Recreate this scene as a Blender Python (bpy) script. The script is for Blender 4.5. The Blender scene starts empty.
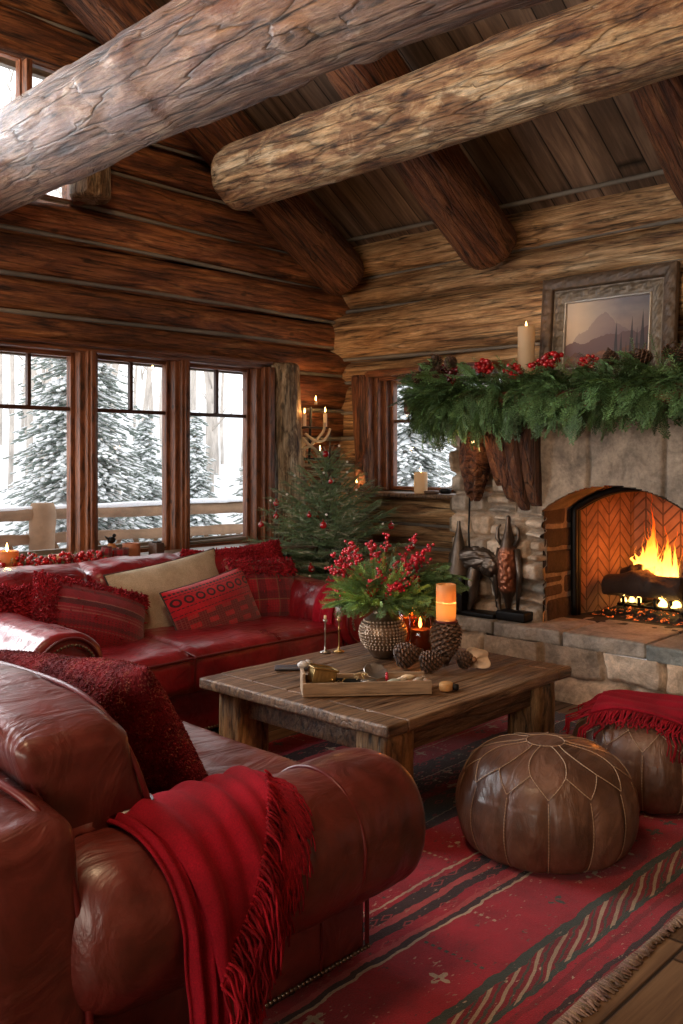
import bpy, math, random
import numpy as np
from mathutils import Matrix, Vector
PI = math.pi
rng = np.random.default_rng(7)
random.seed(7)
COL = bpy.context.scene.collection

# ------------------------------------------------------------------ noise
def _hash(ix, iy, iz, seed):
    h = (ix.astype(np.int64) * 374761393 + iy.astype(np.int64) * 668265263 + iz.astype(np.int64) * 2147483647 + seed * 1274126177) & 0xffffffff
    h = ((h ^ (h >> 13)) * 1274126177) & 0xffffffff
    h = ((h ^ (h >> 16)) * 2246822519) & 0xffffffff
    return ((h ^ (h >> 15)) & 0xffffff) / float(0xffffff)

def vnoise(p, seed=0):
    p = np.asarray(p, float)
    i = np.floor(p).astype(np.int64); f = p - i
    f = f * f * (3 - 2 * f)
    r = 0
    for dx in (0, 1):
        wx = f[:, 0] if dx else 1 - f[:, 0]
        for dy in (0, 1):
            wy = f[:, 1] if dy else 1 - f[:, 1]
            for dz in (0, 1):
                wz = f[:, 2] if dz else 1 - f[:, 2]
                r = r + wx * wy * wz * _hash(i[:, 0] + dx, i[:, 1] + dy, i[:, 2] + dz, seed)
    return r * 2 - 1

def fbm(p, scale=1.0, octv=3, seed=0):
    p = np.asarray(p, float) * scale
    a, s, t = 1.0, 0.0, 0.0
    for o in range(octv):
        s = s + a * vnoise(p + 17.3 * o, seed + o); t += a; a *= .5; p = p * 2.03
    return s / t

def sstep(a, b, x):
    t = np.clip((x - a) / (b - a), 0, 1)
    return t * t * (3 - 2 * t)

# ------------------------------------------------------------------ geometry collector
class G:
    def __init__(s):
        s.V = []; s.Q = []; s.T = []; s.C = []; s.U = []; s.n = 0
    def add(s, V, Q=None, T=None, c=None, uv=None, M=None):
        V = np.asarray(V, float).reshape(-1, 3)
        if M is not None:
            M = np.array(M); V = V @ M[:3, :3].T + M[:3, 3]
        if Q is not None and len(Q): s.Q.append(np.asarray(Q, np.int64).reshape(-1, 4) + s.n)
        if T is not None and len(T): s.T.append(np.asarray(T, np.int64).reshape(-1, 3) + s.n)
        if c is None: c = np.ones((len(V), 3)) * .5
        c = np.asarray(c, float)
        if c.ndim == 0: c = np.ones((len(V), 3)) * c
        elif c.ndim == 1 and len(c) == 3 and len(V) != 3: c = np.tile(c, (len(V), 1))
        elif c.ndim == 1 and len(c) == len(V): c = np.repeat(c[:, None], 3, 1)
        elif c.ndim == 1: c = np.tile(c, (len(V), 1))
        s.C.append(c)
        s.U.append(np.zeros((len(V), 2)) if uv is None else np.asarray(uv, float))
        s.V.append(V); s.n += len(V)
        return s
    def join(s, g, M=None, c=None):
        V = g.verts()
        o = s.n
        s.add(V, None, None, c=np.concatenate(g.C) if c is None else c, uv=np.concatenate(g.U), M=M)
        for q in g.Q: s.Q.append(q + o)
        for t in g.T: s.T.append(t + o)
        return s
    def verts(s): return np.concatenate(s.V) if s.V else np.zeros((0, 3))

def mk(name, g, mat, parent=None, M=None, world=False, smooth=True, angle=None):
    """one mesh object from a collector; world=True: the vertices are world coordinates of a part whose parent stands elsewhere"""
    V = g.verts()
    if world and parent is not None:
        Mi = np.array(PM[parent.name].inverted()); V = V @ Mi[:3, :3].T + Mi[:3, 3]
    Q = np.concatenate(g.Q) if g.Q else np.zeros((0, 4), np.int64)
    T = np.concatenate(g.T) if g.T else np.zeros((0, 3), np.int64)
    me = bpy.data.meshes.new(name)
    me.vertices.add(len(V)); me.vertices.foreach_set('co', V.astype(np.float32).ravel())
    li = np.concatenate([Q.ravel(), T.ravel()]).astype(np.int32)
    me.loops.add(len(li)); me.loops.foreach_set('vertex_index', li)
    nf = len(Q) + len(T)
    me.polygons.add(nf)
    ls = np.concatenate([np.arange(len(Q)) * 4, len(Q) * 4 + np.arange(len(T)) * 3]).astype(np.int32)
    me.polygons.foreach_set('loop_start', ls)
    me.update(calc_edges=True)
    C = np.concatenate(g.C); C = np.concatenate([C, np.ones((len(C), 1))], 1)
    a = me.color_attributes.new('tint', 'FLOAT_COLOR', 'POINT'); a.data.foreach_set('color', C.astype(np.float32).ravel())
    U = np.concatenate(g.U); uv = me.uv_layers.new(name='UVMap'); uv.data.foreach_set('uv', U[li].astype(np.float32).ravel())
    me.polygons.foreach_set('use_smooth', [smooth] * nf)
    me.validate()
    if angle is not None: me.set_sharp_from_angle(angle=math.radians(angle))
    me.materials.append(mat)
    o = bpy.data.objects.new(name, me); COL.objects.link(o)
    if M is not None: o.matrix_local = M
    if parent is not None: o.parent = parent
    PM[o.name] = (PM[parent.name] if parent is not None else Matrix.Identity(4)) @ (M if M is not None else Matrix.Identity(4))
    return o
PM = {}

def tag(o, label=None, cat=None, group=None, kind=None):
    if label: o['label'] = label
    if cat: o['category'] = cat
    if group: o['group'] = group
    if kind: o['kind'] = kind
    return o

def thing(name, label, cat, loc=(0, 0, 0), rz=0, group=None, kind=None):
    o = bpy.data.objects.new(name, None); COL.objects.link(o); o.empty_display_size = .05
    o.location = loc; o.rotation_euler = (0, 0, rz)
    PM[o.name] = Matrix.Translation(loc) @ Matrix.Rotation(rz, 4, 'Z')
    return tag(o, label, cat, group, kind)

def copy_tree(o, parent=None):
    c = o.copy(); COL.objects.link(c)
    if parent is not None: c.parent = parent
    for k in ('label', 'category', 'group'):
        if parent is None and k == 'label' and k in c.keys(): del c[k]
    for ch in list(o.children): copy_tree(ch, c)
    return c

def TR(x, y, z, rx=0, ry=0, rz=0, s=1):
    if not hasattr(s, '__len__'): s = (s, s, s)
    return Matrix.Translation((x, y, z)) @ Matrix.Rotation(rz, 4, 'Z') @ Matrix.Rotation(rx, 4, 'X') @ Matrix.Rotation(ry, 4, 'Y') @ Matrix.Diagonal((s[0], s[1], s[2], 1))

# ------------------------------------------------------------------ primitives: return (V, Q, T)
def gridq(nu, nv, wrapu=False, wrapv=False):
    """faces for vertices indexed i*nv+j"""
    iu = np.arange(nu if wrapu else nu - 1); jv = np.arange(nv if wrapv else nv - 1)
    I, J = np.meshgrid(iu, jv, indexing='ij'); I2 = (I + 1) % nu; J2 = (J + 1) % nv
    return np.stack([I * nv + J, I2 * nv + J, I2 * nv + J2, I * nv + J2], -1).reshape(-1, 4)

def box(x0, x1, y0, y1, z0, z1, b=0.0, c=None, g=None):
    """bevelled box"""
    g = g or G()
    if b <= 0:
        V = [(x, y, z) for x in (x0, x1) for y in (y0, y1) for z in (z0, z1)]
        Q = [(0, 1, 3, 2), (4, 6, 7, 5), (0, 4, 5, 1), (2, 3, 7, 6), (0, 2, 6, 4), (1, 5, 7, 3)]
        # separate faces for crisp shading
        VV = []; QQ = []
        for q in Q:
            n = len(VV); VV += [V[i] for i in q]; QQ.append((n, n + 1, n + 2, n + 3))
        return g.add(VV, QQ, c=c)
    V, Q = rbox_vq((x1 - x0) / 2, (y1 - y0) / 2, (z1 - z0) / 2, b, 2, (1, 1, 1))
    return g.add(V + np.array([(x0 + x1) / 2, (y0 + y1) / 2, (z0 + z1) / 2]), Q, c=c)

_rb = {}
def rbox_vq(hx, hy, hz, r, nr=3, nf=(6, 6, 6)):
    """rounded box surface grid, welded"""
    def axis(h, n):
        rr = min(r, h * .999)
        e = np.linspace(0, 1, nr + 1)
        lo = -h + rr * e; hi = h - rr * e[::-1]
        mid = np.linspace(-h + rr, h - rr, n + 1)[1:-1]
        return np.concatenate([lo, mid, hi])
    ax, ay, az = axis(hx, nf[0]), axis(hy, nf[1]), axis(hz, nf[2])
    Vs = []; Qs = []; idx = {}
    def vid(p):
        k = (round(p[0], 6), round(p[1], 6), round(p[2], 6))
        if k not in idx: idx[k] = len(Vs); Vs.append(p)
        return idx[k]
    for (A, B, f, flip) in ((ay, az, lambda a, b, s: (s * hx, a, b), 0), (ax, az, lambda a, b, s: (a, s * hy, b), 1), (ax, ay, lambda a, b, s: (a, b, s * hz), 0)):
        for s in (-1, 1):
            ids = [[vid(f(a, b, s)) for b in B] for a in A]
            for i in range(len(A) - 1):
                for j in range(len(B) - 1):
                    q = [ids[i][j], ids[i + 1][j], ids[i + 1][j + 1], ids[i][j + 1]]
                    if (s < 0) != bool(flip): q = q[::-1]
                    Qs.append(q)
    V = np.array(Vs)
    h = np.array([hx, hy, hz]); rr = np.minimum(r, h * .999)
    inner = np.clip(V, -(h - rr), h - rr); d = (V - inner) / rr
    L = np.linalg.norm(d, axis=1, keepdims=True); L[L == 0] = 1
    return inner + d / L * rr, np.array(Qs)

def lathe(prof, n=32, cap0=True, cap1=True):
    prof = np.array(prof, float); m = len(prof)
    a = np.linspace(0, 2 * PI, n, endpoint=False)
    V = np.stack([np.outer(prof[:, 0], np.cos(a)), np.outer(prof[:, 0], np.sin(a)), np.repeat(prof[:, 1:2], n, 1)], -1).reshape(-1, 3)
    Q = gridq(m, n, False, True)[:, ::-1]
    T = []
    if cap0: T += [(len(V), (j + 1) % n, j) for j in range(n)]; V = np.vstack([V, [0, 0, prof[0, 1]]])
    if cap1:
        b = (m - 1) * n; T += [(len(V), b + j, b + (j + 1) % n) for j in range(n)]; V = np.vstack([V, [0, 0, prof[-1, 1]]])
    return V, Q, T

def tube(pts, rad, n=8, caps=True):
    P = np.array(pts, float); m = len(P)
    rad = np.ones(m) * rad if np.ndim(rad) == 0 else np.array(rad, float)
    T = np.gradient(P, axis=0); T /= np.linalg.norm(T, axis=1, keepdims=True) + 1e-9
    up = np.array([0, 0, 1.]) if abs(T[0, 2]) < .9 else np.array([1., 0, 0])
    N = []; nn = up - T[0] * (up @ T[0]); nn /= np.linalg.norm(nn)
    for i in range(m):
        nn = nn - T[i] * (nn @ T[i]); nn /= np.linalg.norm(nn) + 1e-9; N.append(nn)
    N = np.array(N); B = np.cross(T, N)
    a = np.linspace(0, 2 * PI, n, endpoint=False)
    V = (P[:, None] + rad[:, None, None] * (np.cos(a)[None, :, None] * N[:, None] + np.sin(a)[None, :, None] * B[:, None])).reshape(-1, 3)
    Q = gridq(m, n, False, True)[:, ::-1]
    F = []
    if caps:
        F += [(len(V), (j + 1) % n, j) for j in range(n)][::1]; V = np.vstack([V, P[0]])
        b = (m - 1) * n; F += [(len(V), b + j, b + (j + 1) % n) for j in range(n)]; V = np.vstack([V, P[-1]])
    return V, Q[:, ::-1] if False else Q, F

def sphere(r=1, n=10, m=7, c=(0, 0, 0)):
    pr = [(max(1e-4, r * math.sin(PI * i / m)), -r * math.cos(PI * i / m)) for i in range(m + 1)]
    V, Q, T = lathe(pr[1:-1], n)
    V = V.copy(); V[-2] = (0, 0, -r); V[-1] = (0, 0, r)
    return V + np.array(c), Q, T

def frames(pos, d, scale, up=None, roll=None):
    """(n,4,4) matrices whose local X runs along d"""
    pos = np.asarray(pos, float); d = np.asarray(d, float); n = len(pos)
    d = d / (np.linalg.norm(d, axis=1, keepdims=True) + 1e-9)
    up = np.tile([0, 0, 1.], (n, 1)) if up is None else np.broadcast_to(np.asarray(up, float), (n, 3)).copy()
    y = np.cross(up, d); ln = np.linalg.norm(y, axis=1, keepdims=True)
    bad = ln[:, 0] < 1e-3; y[bad] = np.cross([1., .1, 0], d[bad]); y /= np.linalg.norm(y, axis=1, keepdims=True) + 1e-9
    z = np.cross(d, y)
    if roll is not None:
        c, s = np.cos(roll)[:, None], np.sin(roll)[:, None]
        y, z = y * c + z * s, z * c - y * s
    sc = np.ones(n) * scale if np.ndim(scale) == 0 else np.asarray(scale)
    M = np.zeros((n, 4, 4)); M[:, 3, 3] = 1
    M[:, :3, 0] = d * sc[:, None]; M[:, :3, 1] = y * sc[:, None]; M[:, :3, 2] = z * sc[:, None]; M[:, :3, 3] = pos
    return M

def batch(tv, tq, tt, Ms, g, c=None, tc=None):
    """place a template at every matrix"""
    n = len(Ms); k = len(tv)
    V = np.einsum('nij,kj->nki', Ms[:, :3, :3], tv) + Ms[:, None, :3, 3]
    off = (np.arange(n) * k)[:, None, None]
    Q = (np.asarray(tq)[None] + off).reshape(-1, 4) if tq is not None and len(tq) else None
    T = (np.asarray(tt)[None] + off).reshape(-1, 3) if tt is not None and len(tt) else None
    C = np.ones((n, k, 3)) * .5
    if tc is not None: C = np.tile(np.asarray(tc)[None], (n, 1, 1))
    if c is not None: C = C * np.asarray(c).reshape(n, 1, -1)
    return g.add(V.reshape(-1, 3), Q, T, c=C.reshape(-1, 3))

# ------------------------------------------------------------------ materials
def mat_new(name):
    m = bpy.data.materials.new(name); m.use_nodes = True; nt = m.node_tree
    b = nt.nodes['Principled BSDF']
    return m, nt, b
def nd(nt, typ, **kw):
    n = nt.nodes.new(typ)
    for k, v in kw.items():
        if k.startswith('_'): setattr(n, k[1:], v)
    for k, v in kw.items():
        if k.startswith('_'): continue
        key = int(k[1:]) if k[0] == 'i' and k[1:].isdigit() else k.replace('__', ' ')
        s = n.inputs[key]
        if isinstance(v, bpy.types.NodeSocket): nt.links.new(v, s)
        else: s.default_value = v
    return n
def coord(nt, which='Object', scale=(1, 1, 1), loc=(0, 0, 0)):
    t = nt.nodes.new('ShaderNodeTexCoord')
    mp = nt.nodes.new('ShaderNodeMapping'); nt.links.new(t.outputs[which], mp.inputs[0])
    mp.inputs['Scale'].default_value = scale; mp.inputs['Location'].default_value = loc
    return mp.outputs[0]
def noise(nt, vec, scale, detail=4, rough=.55, dist=0):
    return nd(nt, 'ShaderNodeTexNoise', Vector=vec, Scale=scale, Detail=detail, Roughness=rough, Distortion=dist).outputs[0]
def ramp(nt, fac, stops, interp='LINEAR'):
    r = nt.nodes.new('ShaderNodeValToRGB'); nt.links.new(fac, r.inputs[0]); cr = r.color_ramp; cr.interpolation = interp
    while len(cr.elements) < len(stops): cr.elements.new(.5)
    for e, (p, c) in zip(cr.elements, stops):
        e.position = p; e.color = (*(c if hasattr(c, '__len__') else (c, c, c)), 1)
    return r.outputs[0]
def mix(nt, f, a, b, mode='MIX'):
    n = nt.nodes.new('ShaderNodeMix'); n.data_type = 'RGBA'; n.blend_type = mode
    for i, v in ((0, f), (6, a), (7, b)):
        if isinstance(v, bpy.types.NodeSocket): nt.links.new(v, n.inputs[i])
        else: n.inputs[i].default_value = (*v, 1) if hasattr(v, '__len__') else v
    return n.outputs[2]
def mth(nt, op, a, b=None, clamp=False):
    n = nt.nodes.new('ShaderNodeMath'); n.operation = op; n.use_clamp = clamp
    for i, v in ((0, a), (1, b)):
        if v is None: continue
        if isinstance(v, bpy.types.NodeSocket): nt.links.new(v, n.inputs[i])
        else: n.inputs[i].default_value = v
    return n.outputs[0]
def bump(nt, h, strength=.5, dist=.01, normal=None):
    n = nt.nodes.new('ShaderNodeBump'); n.inputs['Strength'].default_value = strength; n.inputs['Distance'].default_value = dist
    nt.links.new(h, n.inputs['Height'])
    if normal is not None: nt.links.new(normal, n.inputs['Normal'])
    return n.outputs[0]
def attr(nt, name='tint'):
    n = nt.nodes.new('ShaderNodeAttribute'); n.attribute_name = name
    return n.outputs[0]
def lk(nt, s, d): nt.links.new(s, d)
def setp(b, **kw):
    for k, v in kw.items():
        k = k.replace('__', ' ')
        s = b.inputs[k]
        if isinstance(v, bpy.types.NodeSocket): b.id_data.links.new(v, s)
        elif hasattr(v, '__len__') and len(v) == 3 and s.type == 'RGBA': s.default_value = (*v, 1)
        else: s.default_value = v

def log_mat(name, cols, stretch=(1.0, 7, 7), rough=(.45, .75), bmp=1.0, seed=0.0, patch=None):
    m, nt, b = mat_new(name)
    v = coord(nt, 'Object', stretch, (seed, seed * 1.7, seed * .3))
    n1 = noise(nt, v, 2.3, 8, .66, .8)
    c = ramp(nt, n1, cols)
    v2 = coord(nt, 'Object', (stretch[0] * 1.3, stretch[1] * 3.4, stretch[2] * 3.4))
    n2 = noise(nt, v2, 2.2, 6, .65, .3)
    st = ramp(nt, n2, [(.36, .18), (.45, .75), (.56, 1.0), (.72, 1.3)])
    c = mix(nt, 1, c, st, 'MULTIPLY')
    v3 = coord(nt, 'Object', (2.2, 4, 4))
    n3 = noise(nt, v3, 1.6, 6, .65, .4)
    if patch is not None:
        c = mix(nt, ramp(nt, n3, [(.5, 0), (.58, 1)]), c, mix(nt, 1, c, patch, 'MULTIPLY'))
    vk = coord(nt, 'Object', (3.0, 6, 6))
    vo = nd(nt, 'ShaderNodeTexVoronoi', Vector=vk, Scale=1.1); kn = ramp(nt, vo.outputs['Distance'], [(.0, .12), (.07, .3), (.12, 1)])
    c = mix(nt, .85, c, kn, 'MULTIPLY')
    t = mix(nt, 1, attr(nt), (2, 2, 2), 'MULTIPLY')
    c = mix(nt, 1, c, t, 'MULTIPLY')
    lk(nt, c, b.inputs['Base Color'])
    setp(b, Roughness=ramp(nt, n2, [(.3, rough[1]), (.7, rough[0])]))
    h = mth(nt, 'ADD', mth(nt, 'MULTIPLY', n1, 1.6), mth(nt, 'MULTIPLY', n2, 1.0))
    h = mth(nt, 'ADD', h, mth(nt, 'MULTIPLY', n3, .6))
    # drying cracks running along the grain, and fine fibre
    vc = coord(nt, 'Object', (stretch[0] * 1.1, stretch[1] * 2.2, stretch[2] * 2.2))
    wv_ = nd(nt, 'ShaderNodeVectorMath', _operation='ADD', i0=vc, i1=nd(nt, 'ShaderNodeVectorMath', _operation='SCALE', i0=nd(nt, 'ShaderNodeTexNoise', Vector=vc, Scale=1.3, Detail=3.0).outputs[1], Scale=.7).outputs[0])
    ed = nd(nt, 'ShaderNodeTexVoronoi', Vector=wv_.outputs[0], Scale=1.0, _feature='DISTANCE_TO_EDGE').outputs[0]
    crack = ramp(nt, ed, [(.0, 0), (.035, .75), (.08, 1)])
    fib = noise(nt, coord(nt, 'Object', (stretch[0] * 4, stretch[1] * 12, stretch[2] * 12)), 3.0, 3, .7)
    c = mix(nt, .75, c, ramp(nt, crack, [(0, .25), (1, 1)]), 'MULTIPLY'); c = mix(nt, .8, c, ramp(nt, fib, [(.3, .6), (.65, 1.2)]), 'MULTIPLY')
    lk(nt, c, b.inputs['Base Color'])
    h = mth(nt, 'ADD', h, mth(nt, 'ADD', mth(nt, 'MULTIPLY', crack, .5), mth(nt, 'MULTIPLY', fib, .35)))
    lk(nt, bump(nt, h, bmp, .02), b.inputs['Normal'])
    return m

def simple(name, col, rough=.6, bscale=0, bstr=.3, var=0.0, metal=0, sheen=0, coat=0, spec=.5, vscale=6, bd=.004, usetint=False, stretch=(1, 1, 1)):
    m, nt, b = mat_new(name)
    v = coord(nt, 'Object', stretch)
    c = None
    if var > 0:
        n1 = noise(nt, v, vscale, 5, .6)
        c = ramp(nt, n1, [(.3, tuple(x * (1 - var) for x in col)), (.7, tuple(min(1, x * (1 + var)) for x in col))])
    if usetint:
        t = mix(nt, 1, attr(nt), (2, 2, 2), 'MULTIPLY')
        c = mix(nt, 1, c if c is not None else col, t, 'MULTIPLY')
    if c is not None: lk(nt, c, b.inputs['Base Color'])
    else: setp(b, Base__Color=col)
    setp(b, Roughness=rough, Metallic=metal, Coat__Weight=coat, Specular__IOR__Level=spec)
    if sheen: setp(b, Sheen__Weight=sheen, Sheen__Roughness=.5, Sheen__Tint=tuple(min(1, x * 2 + .1) for x in col))
    if bscale:
        lk(nt, bump(nt, noise(nt, v, bscale, 4, .6), bstr, bd), b.inputs['Normal'])
    return m

def leather(name, dark, light, rough=.34, coat=.35, wr=1.0):
    m, nt, b = mat_new(name)
    v = coord(nt, 'Object')
    n1 = noise(nt, v, 3.5, 6, .6, .4)
    c = ramp(nt, n1, [(.3, dark), (.68, light)])
    n2 = noise(nt, v, 22, 5, .6)
    c = mix(nt, 1, c, ramp(nt, n2, [(.3, .72), (.6, 1.05)]), 'MULTIPLY')
    lk(nt, c, b.inputs['Base Color'])
    setp(b, Roughness=ramp(nt, n1, [(.3, rough - .06), (.7, rough + .12)]), Coat__Weight=coat, Coat__Roughness=.22, Specular__IOR__Level=.5)
    vo = nd(nt, 'ShaderNodeTexVoronoi', Vector=v, Scale=170.0, _feature='DISTANCE_TO_EDGE').outputs[0]
    wv = coord(nt, 'Object', (2.2, 5, 2.2))
    w = nd(nt, 'ShaderNodeTexNoise', Vector=wv, Scale=3.0, Detail=3.0, Distortion=1.6)
    try: w.noise_type = 'RIDGED_MULTIFRACTAL'
    except Exception: pass
    wn = noise(nt, wv, 2.6, 4, .5, 1.2)
    b1 = bump(nt, wn, .55 * wr, .03)
    b2 = bump(nt, vo, .12, .002, b1)
    lk(nt, b2, b.inputs['Normal'])
    return m

def wool(name, dark, light, scale=160, bstr=.5, sheen=.4, usetint=False):
    m, nt, b = mat_new(name)
    v = coord(nt, 'Object')
    n1 = noise(nt, v, 7, 4, .6); n2 = noise(nt, v, scale, 3, .7)
    c = mix(nt, ramp(nt, n1, [(.35, 0), (.65, 1)]), dark, light)
    c = mix(nt, 1, c, ramp(nt, n2, [(.25, .55), (.7, 1.2)]), 'MULTIPLY')
    if usetint: c = mix(nt, 1, c, mix(nt, 1, attr(nt), (2, 2, 2), 'MULTIPLY'), 'MULTIPLY')
    lk(nt, c, b.inputs['Base Color'])
    setp(b, Roughness=.95, Sheen__Weight=sheen, Sheen__Roughness=.4, Sheen__Tint=tuple(min(1, x * 1.5 + .05) for x in light), Specular__IOR__Level=.2)
    lk(nt, bump(nt, n2, bstr, .004), b.inputs['Normal'])
    return m

def emis(name, col, strength):
    m, nt, b = mat_new(name)
    setp(b, Base__Color=(0, 0, 0), Emission__Color=col, Emission__Strength=strength)
    return m

def wax(name, col, transl=.45):
    m, nt, b = mat_new(name)
    setp(b, Base__Color=col, Roughness=.5)
    tr = nd(nt, 'ShaderNodeBsdfTranslucent', Color=(*col, 1))
    mx = nd(nt, 'ShaderNodeMixShader', i0=transl, i1=b.outputs[0], i2=tr.outputs[0])
    lk(nt, mx.outputs[0], nt.nodes['Material Output'].inputs[0])
    return m

def glass(name, tint=(1, 1, 1), refl=.06, fac=1.0):
    m, nt, b = mat_new(name)
    tr = nd(nt, 'ShaderNodeBsdfTransparent', Color=(*tint, 1)); gl = nd(nt, 'ShaderNodeBsdfGlossy', Roughness=.03)
    lw = nd(nt, 'ShaderNodeLayerWeight', Blend=.5); f3 = mth(nt, 'MULTIPLY', mth(nt, 'POWER', lw.outputs['Facing'], 4.0), .6)
    mx = nd(nt, 'ShaderNodeMixShader', i0=mth(nt, 'MULTIPLY', mth(nt, 'ADD', f3, .045), fac), i1=tr.outputs[0], i2=gl.outputs[0])
    lk(nt, mx.outputs[0], nt.nodes['Material Output'].inputs[0])
    return m

def area(name, loc, size, power, col, rot, spread=180, portal=False):
    l = bpy.data.lights.new(name, 'AREA'); l.shape = 'RECTANGLE'; l.size, l.size_y = size; l.energy = power; l.color = col; l.spread = math.radians(spread)
    if portal: l.cycles.is_portal = True
    o = bpy.data.objects.new(name, l); COL.objects.link(o); o.location = loc; o.rotation_euler = rot; return o
def point(name, loc, power, col, r=.05):
    l = bpy.data.lights.new(name, 'POINT'); l.energy = power; l.color = col; l.shadow_soft_size = r
    o = bpy.data.objects.new(name, l); COL.objects.link(o); o.location = loc; return o
# ------------------------------------------------------------------ palette
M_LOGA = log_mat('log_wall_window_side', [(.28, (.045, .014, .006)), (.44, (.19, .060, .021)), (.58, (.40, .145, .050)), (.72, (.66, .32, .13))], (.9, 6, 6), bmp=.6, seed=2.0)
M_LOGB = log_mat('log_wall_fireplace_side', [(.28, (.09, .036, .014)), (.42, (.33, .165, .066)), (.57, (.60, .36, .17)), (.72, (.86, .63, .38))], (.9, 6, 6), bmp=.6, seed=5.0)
M_BEAM1 = log_mat('weathered_beam', [(.28, (.05, .022, .011)), (.42, (.17, .08, .042)), (.56, (.27, .14, .072)), (.72, (.50, .355, .215))], (1.1, 5, 5), bmp=1.0, seed=9.0, patch=(.62, .45, .34))
M_BEAM2 = log_mat('golden_beam', [(.30, (.07, .028, .010)), (.42, (.36, .175, .068)), (.54, (.64, .41, .20)), (.70, (.90, .72, .47))], (1.2, 5, 5), seed=3.0, patch=(.5, .38, .30))
M_RAFT = log_mat('red_brown_rafter', [(.28, (.035, .010, .004)), (.45, (.15, .045, .016)), (.6, (.29, .11, .04)), (.8, (.46, .22, .09))], (1.0, 6, 6), seed=4.0)
M_POST = log_mat('bark_post', [(.30, (.10, .05, .022)), (.42, (.36, .23, .12)), (.55, (.60, .44, .27)), (.75, (.80, .68, .50))], (1.3, 9, 9), seed=8.0, patch=(.4, .3, .22))
M_TRIM = log_mat('window_trim_wood', [(.28, (.10, .030, .012)), (.5, (.22, .075, .03)), (.75, (.33, .13, .055))], (1.0, 1, 12), rough=(.35, .5), bmp=.15, seed=6.0)
M_TRIMV = log_mat('window_trim_wood_upright', [(.28, (.10, .030, .012)), (.5, (.22, .075, .03)), (.75, (.33, .13, .055))], (12, 12, 1.0), rough=(.35, .5), bmp=.15, seed=6.0)
M_DARKTRIM = simple('dark_window_trim', (.05, .018, .010), .45, var=.3)
M_TABLE = log_mat('table_wood', [(.25, (.045, .020, .010)), (.42, (.15, .075, .038)), (.6, (.28, .16, .085)), (.8, (.42, .28, .16))], (1.2, 10, 6), rough=(.28, .5), bmp=.35, seed=1.0)
M_TLEG = log_mat('table_leg_wood', [(.25, (.10, .040, .014)), (.42, (.34, .17, .06)), (.6, (.52, .30, .13)), (.75, (.70, .46, .23))], (7, 7, .9), rough=(.4, .6), bmp=.5, seed=4.0)
M_CHINK = simple('chinking', (.20, .175, .145), .9, 40, .4, .25, vscale=3)
M_PLANK = None
def plank_mat(name, cols, width, axis, length=2.5, rough=(.35, .6), dark=.12):
    m, nt, b = mat_new(name)
    t = nt.nodes.new('ShaderNodeTexCoord'); sp = nd(nt, 'ShaderNodeSeparateXYZ', i0=t.outputs['Object'])
    across = sp.outputs[1 - axis]; along = sp.outputs[axis]
    w = mth(nt, 'DIVIDE', across, width); idx = mth(nt, 'FLOOR', w); fr = mth(nt, 'FRACT', w)
    wn = nd(nt, 'ShaderNodeTexWhiteNoise', _noise_dimensions='1D'); lk(nt, idx, wn.inputs['W'])
    al = mth(nt, 'ADD', mth(nt, 'DIVIDE', along, length), mth(nt, 'MULTIPLY', wn.outputs[0], 7.3))
    i2 = mth(nt, 'FLOOR', al); f2 = mth(nt, 'FRACT', al)
    wn2 = nd(nt, 'ShaderNodeTexWhiteNoise', _noise_dimensions='2D')
    cb = nd(nt, 'ShaderNodeCombineXYZ', i0=idx, i1=i2); lk(nt, cb.outputs[0], wn2.inputs['Vector'])
    off = nd(nt, 'ShaderNodeCombineXYZ', i0=mth(nt, 'MULTIPLY', wn2.outputs[0], 31.0), i1=mth(nt, 'MULTIPLY', idx, 3.7), i2=0.0)
    va = nd(nt, 'ShaderNodeVectorMath', _operation='ADD', i0=t.outputs['Object'], i1=off.outputs[0])
    sc = (1.0, 14, 14) if axis == 0 else (14, 1.0, 14)
    mp = nd(nt, 'ShaderNodeMapping', Vector=va.outputs[0], Scale=sc)
    n1 = noise(nt, mp.outputs[0], 1.5, 7, .62, .5)
    c = ramp(nt, n1, cols)
    c = mix(nt, 1, c, ramp(nt, wn2.outputs[0], [(0, .5), (1, 1.35)]), 'MULTIPLY')
    e = mth(nt, 'MULTIPLY', fr, mth(nt, 'SUBTRACT', 1.0, fr))
    gap = ramp(nt, e, [(.012, dark), (.035, 1)])
    e2 = mth(nt, 'MULTIPLY', f2, mth(nt, 'SUBTRACT', 1.0, f2)); gap2 = ramp(nt, e2, [(.001, dark), (.003, 1)])
    gp = mix(nt, 1, gap, gap2, 'MULTIPLY')
    lk(nt, mix(nt, 1, c, gp, 'MULTIPLY'), b.inputs['Base Color'])
    setp(b, Roughness=ramp(nt, n1, [(.3, rough[1]), (.7, rough[0])]))
    lk(nt, bump(nt, mth(nt, 'ADD', mth(nt, 'MULTIPLY', n1, .35), gp), .6, .006), b.inputs['Normal'])
    return m
M_FLOOR = plank_mat('floor_planks', [(.3, (.045, .022, .011)), (.5, (.12, .062, .030)), (.7, (.21, .12, .062))], .21, 0)
M_CEIL = plank_mat('ceiling_planks', [(.3, (.05, .030, .020)), (.5, (.13, .08, .052)), (.7, (.26, .17, .115))], .17, 0, 9)
M_STONE = None
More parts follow.
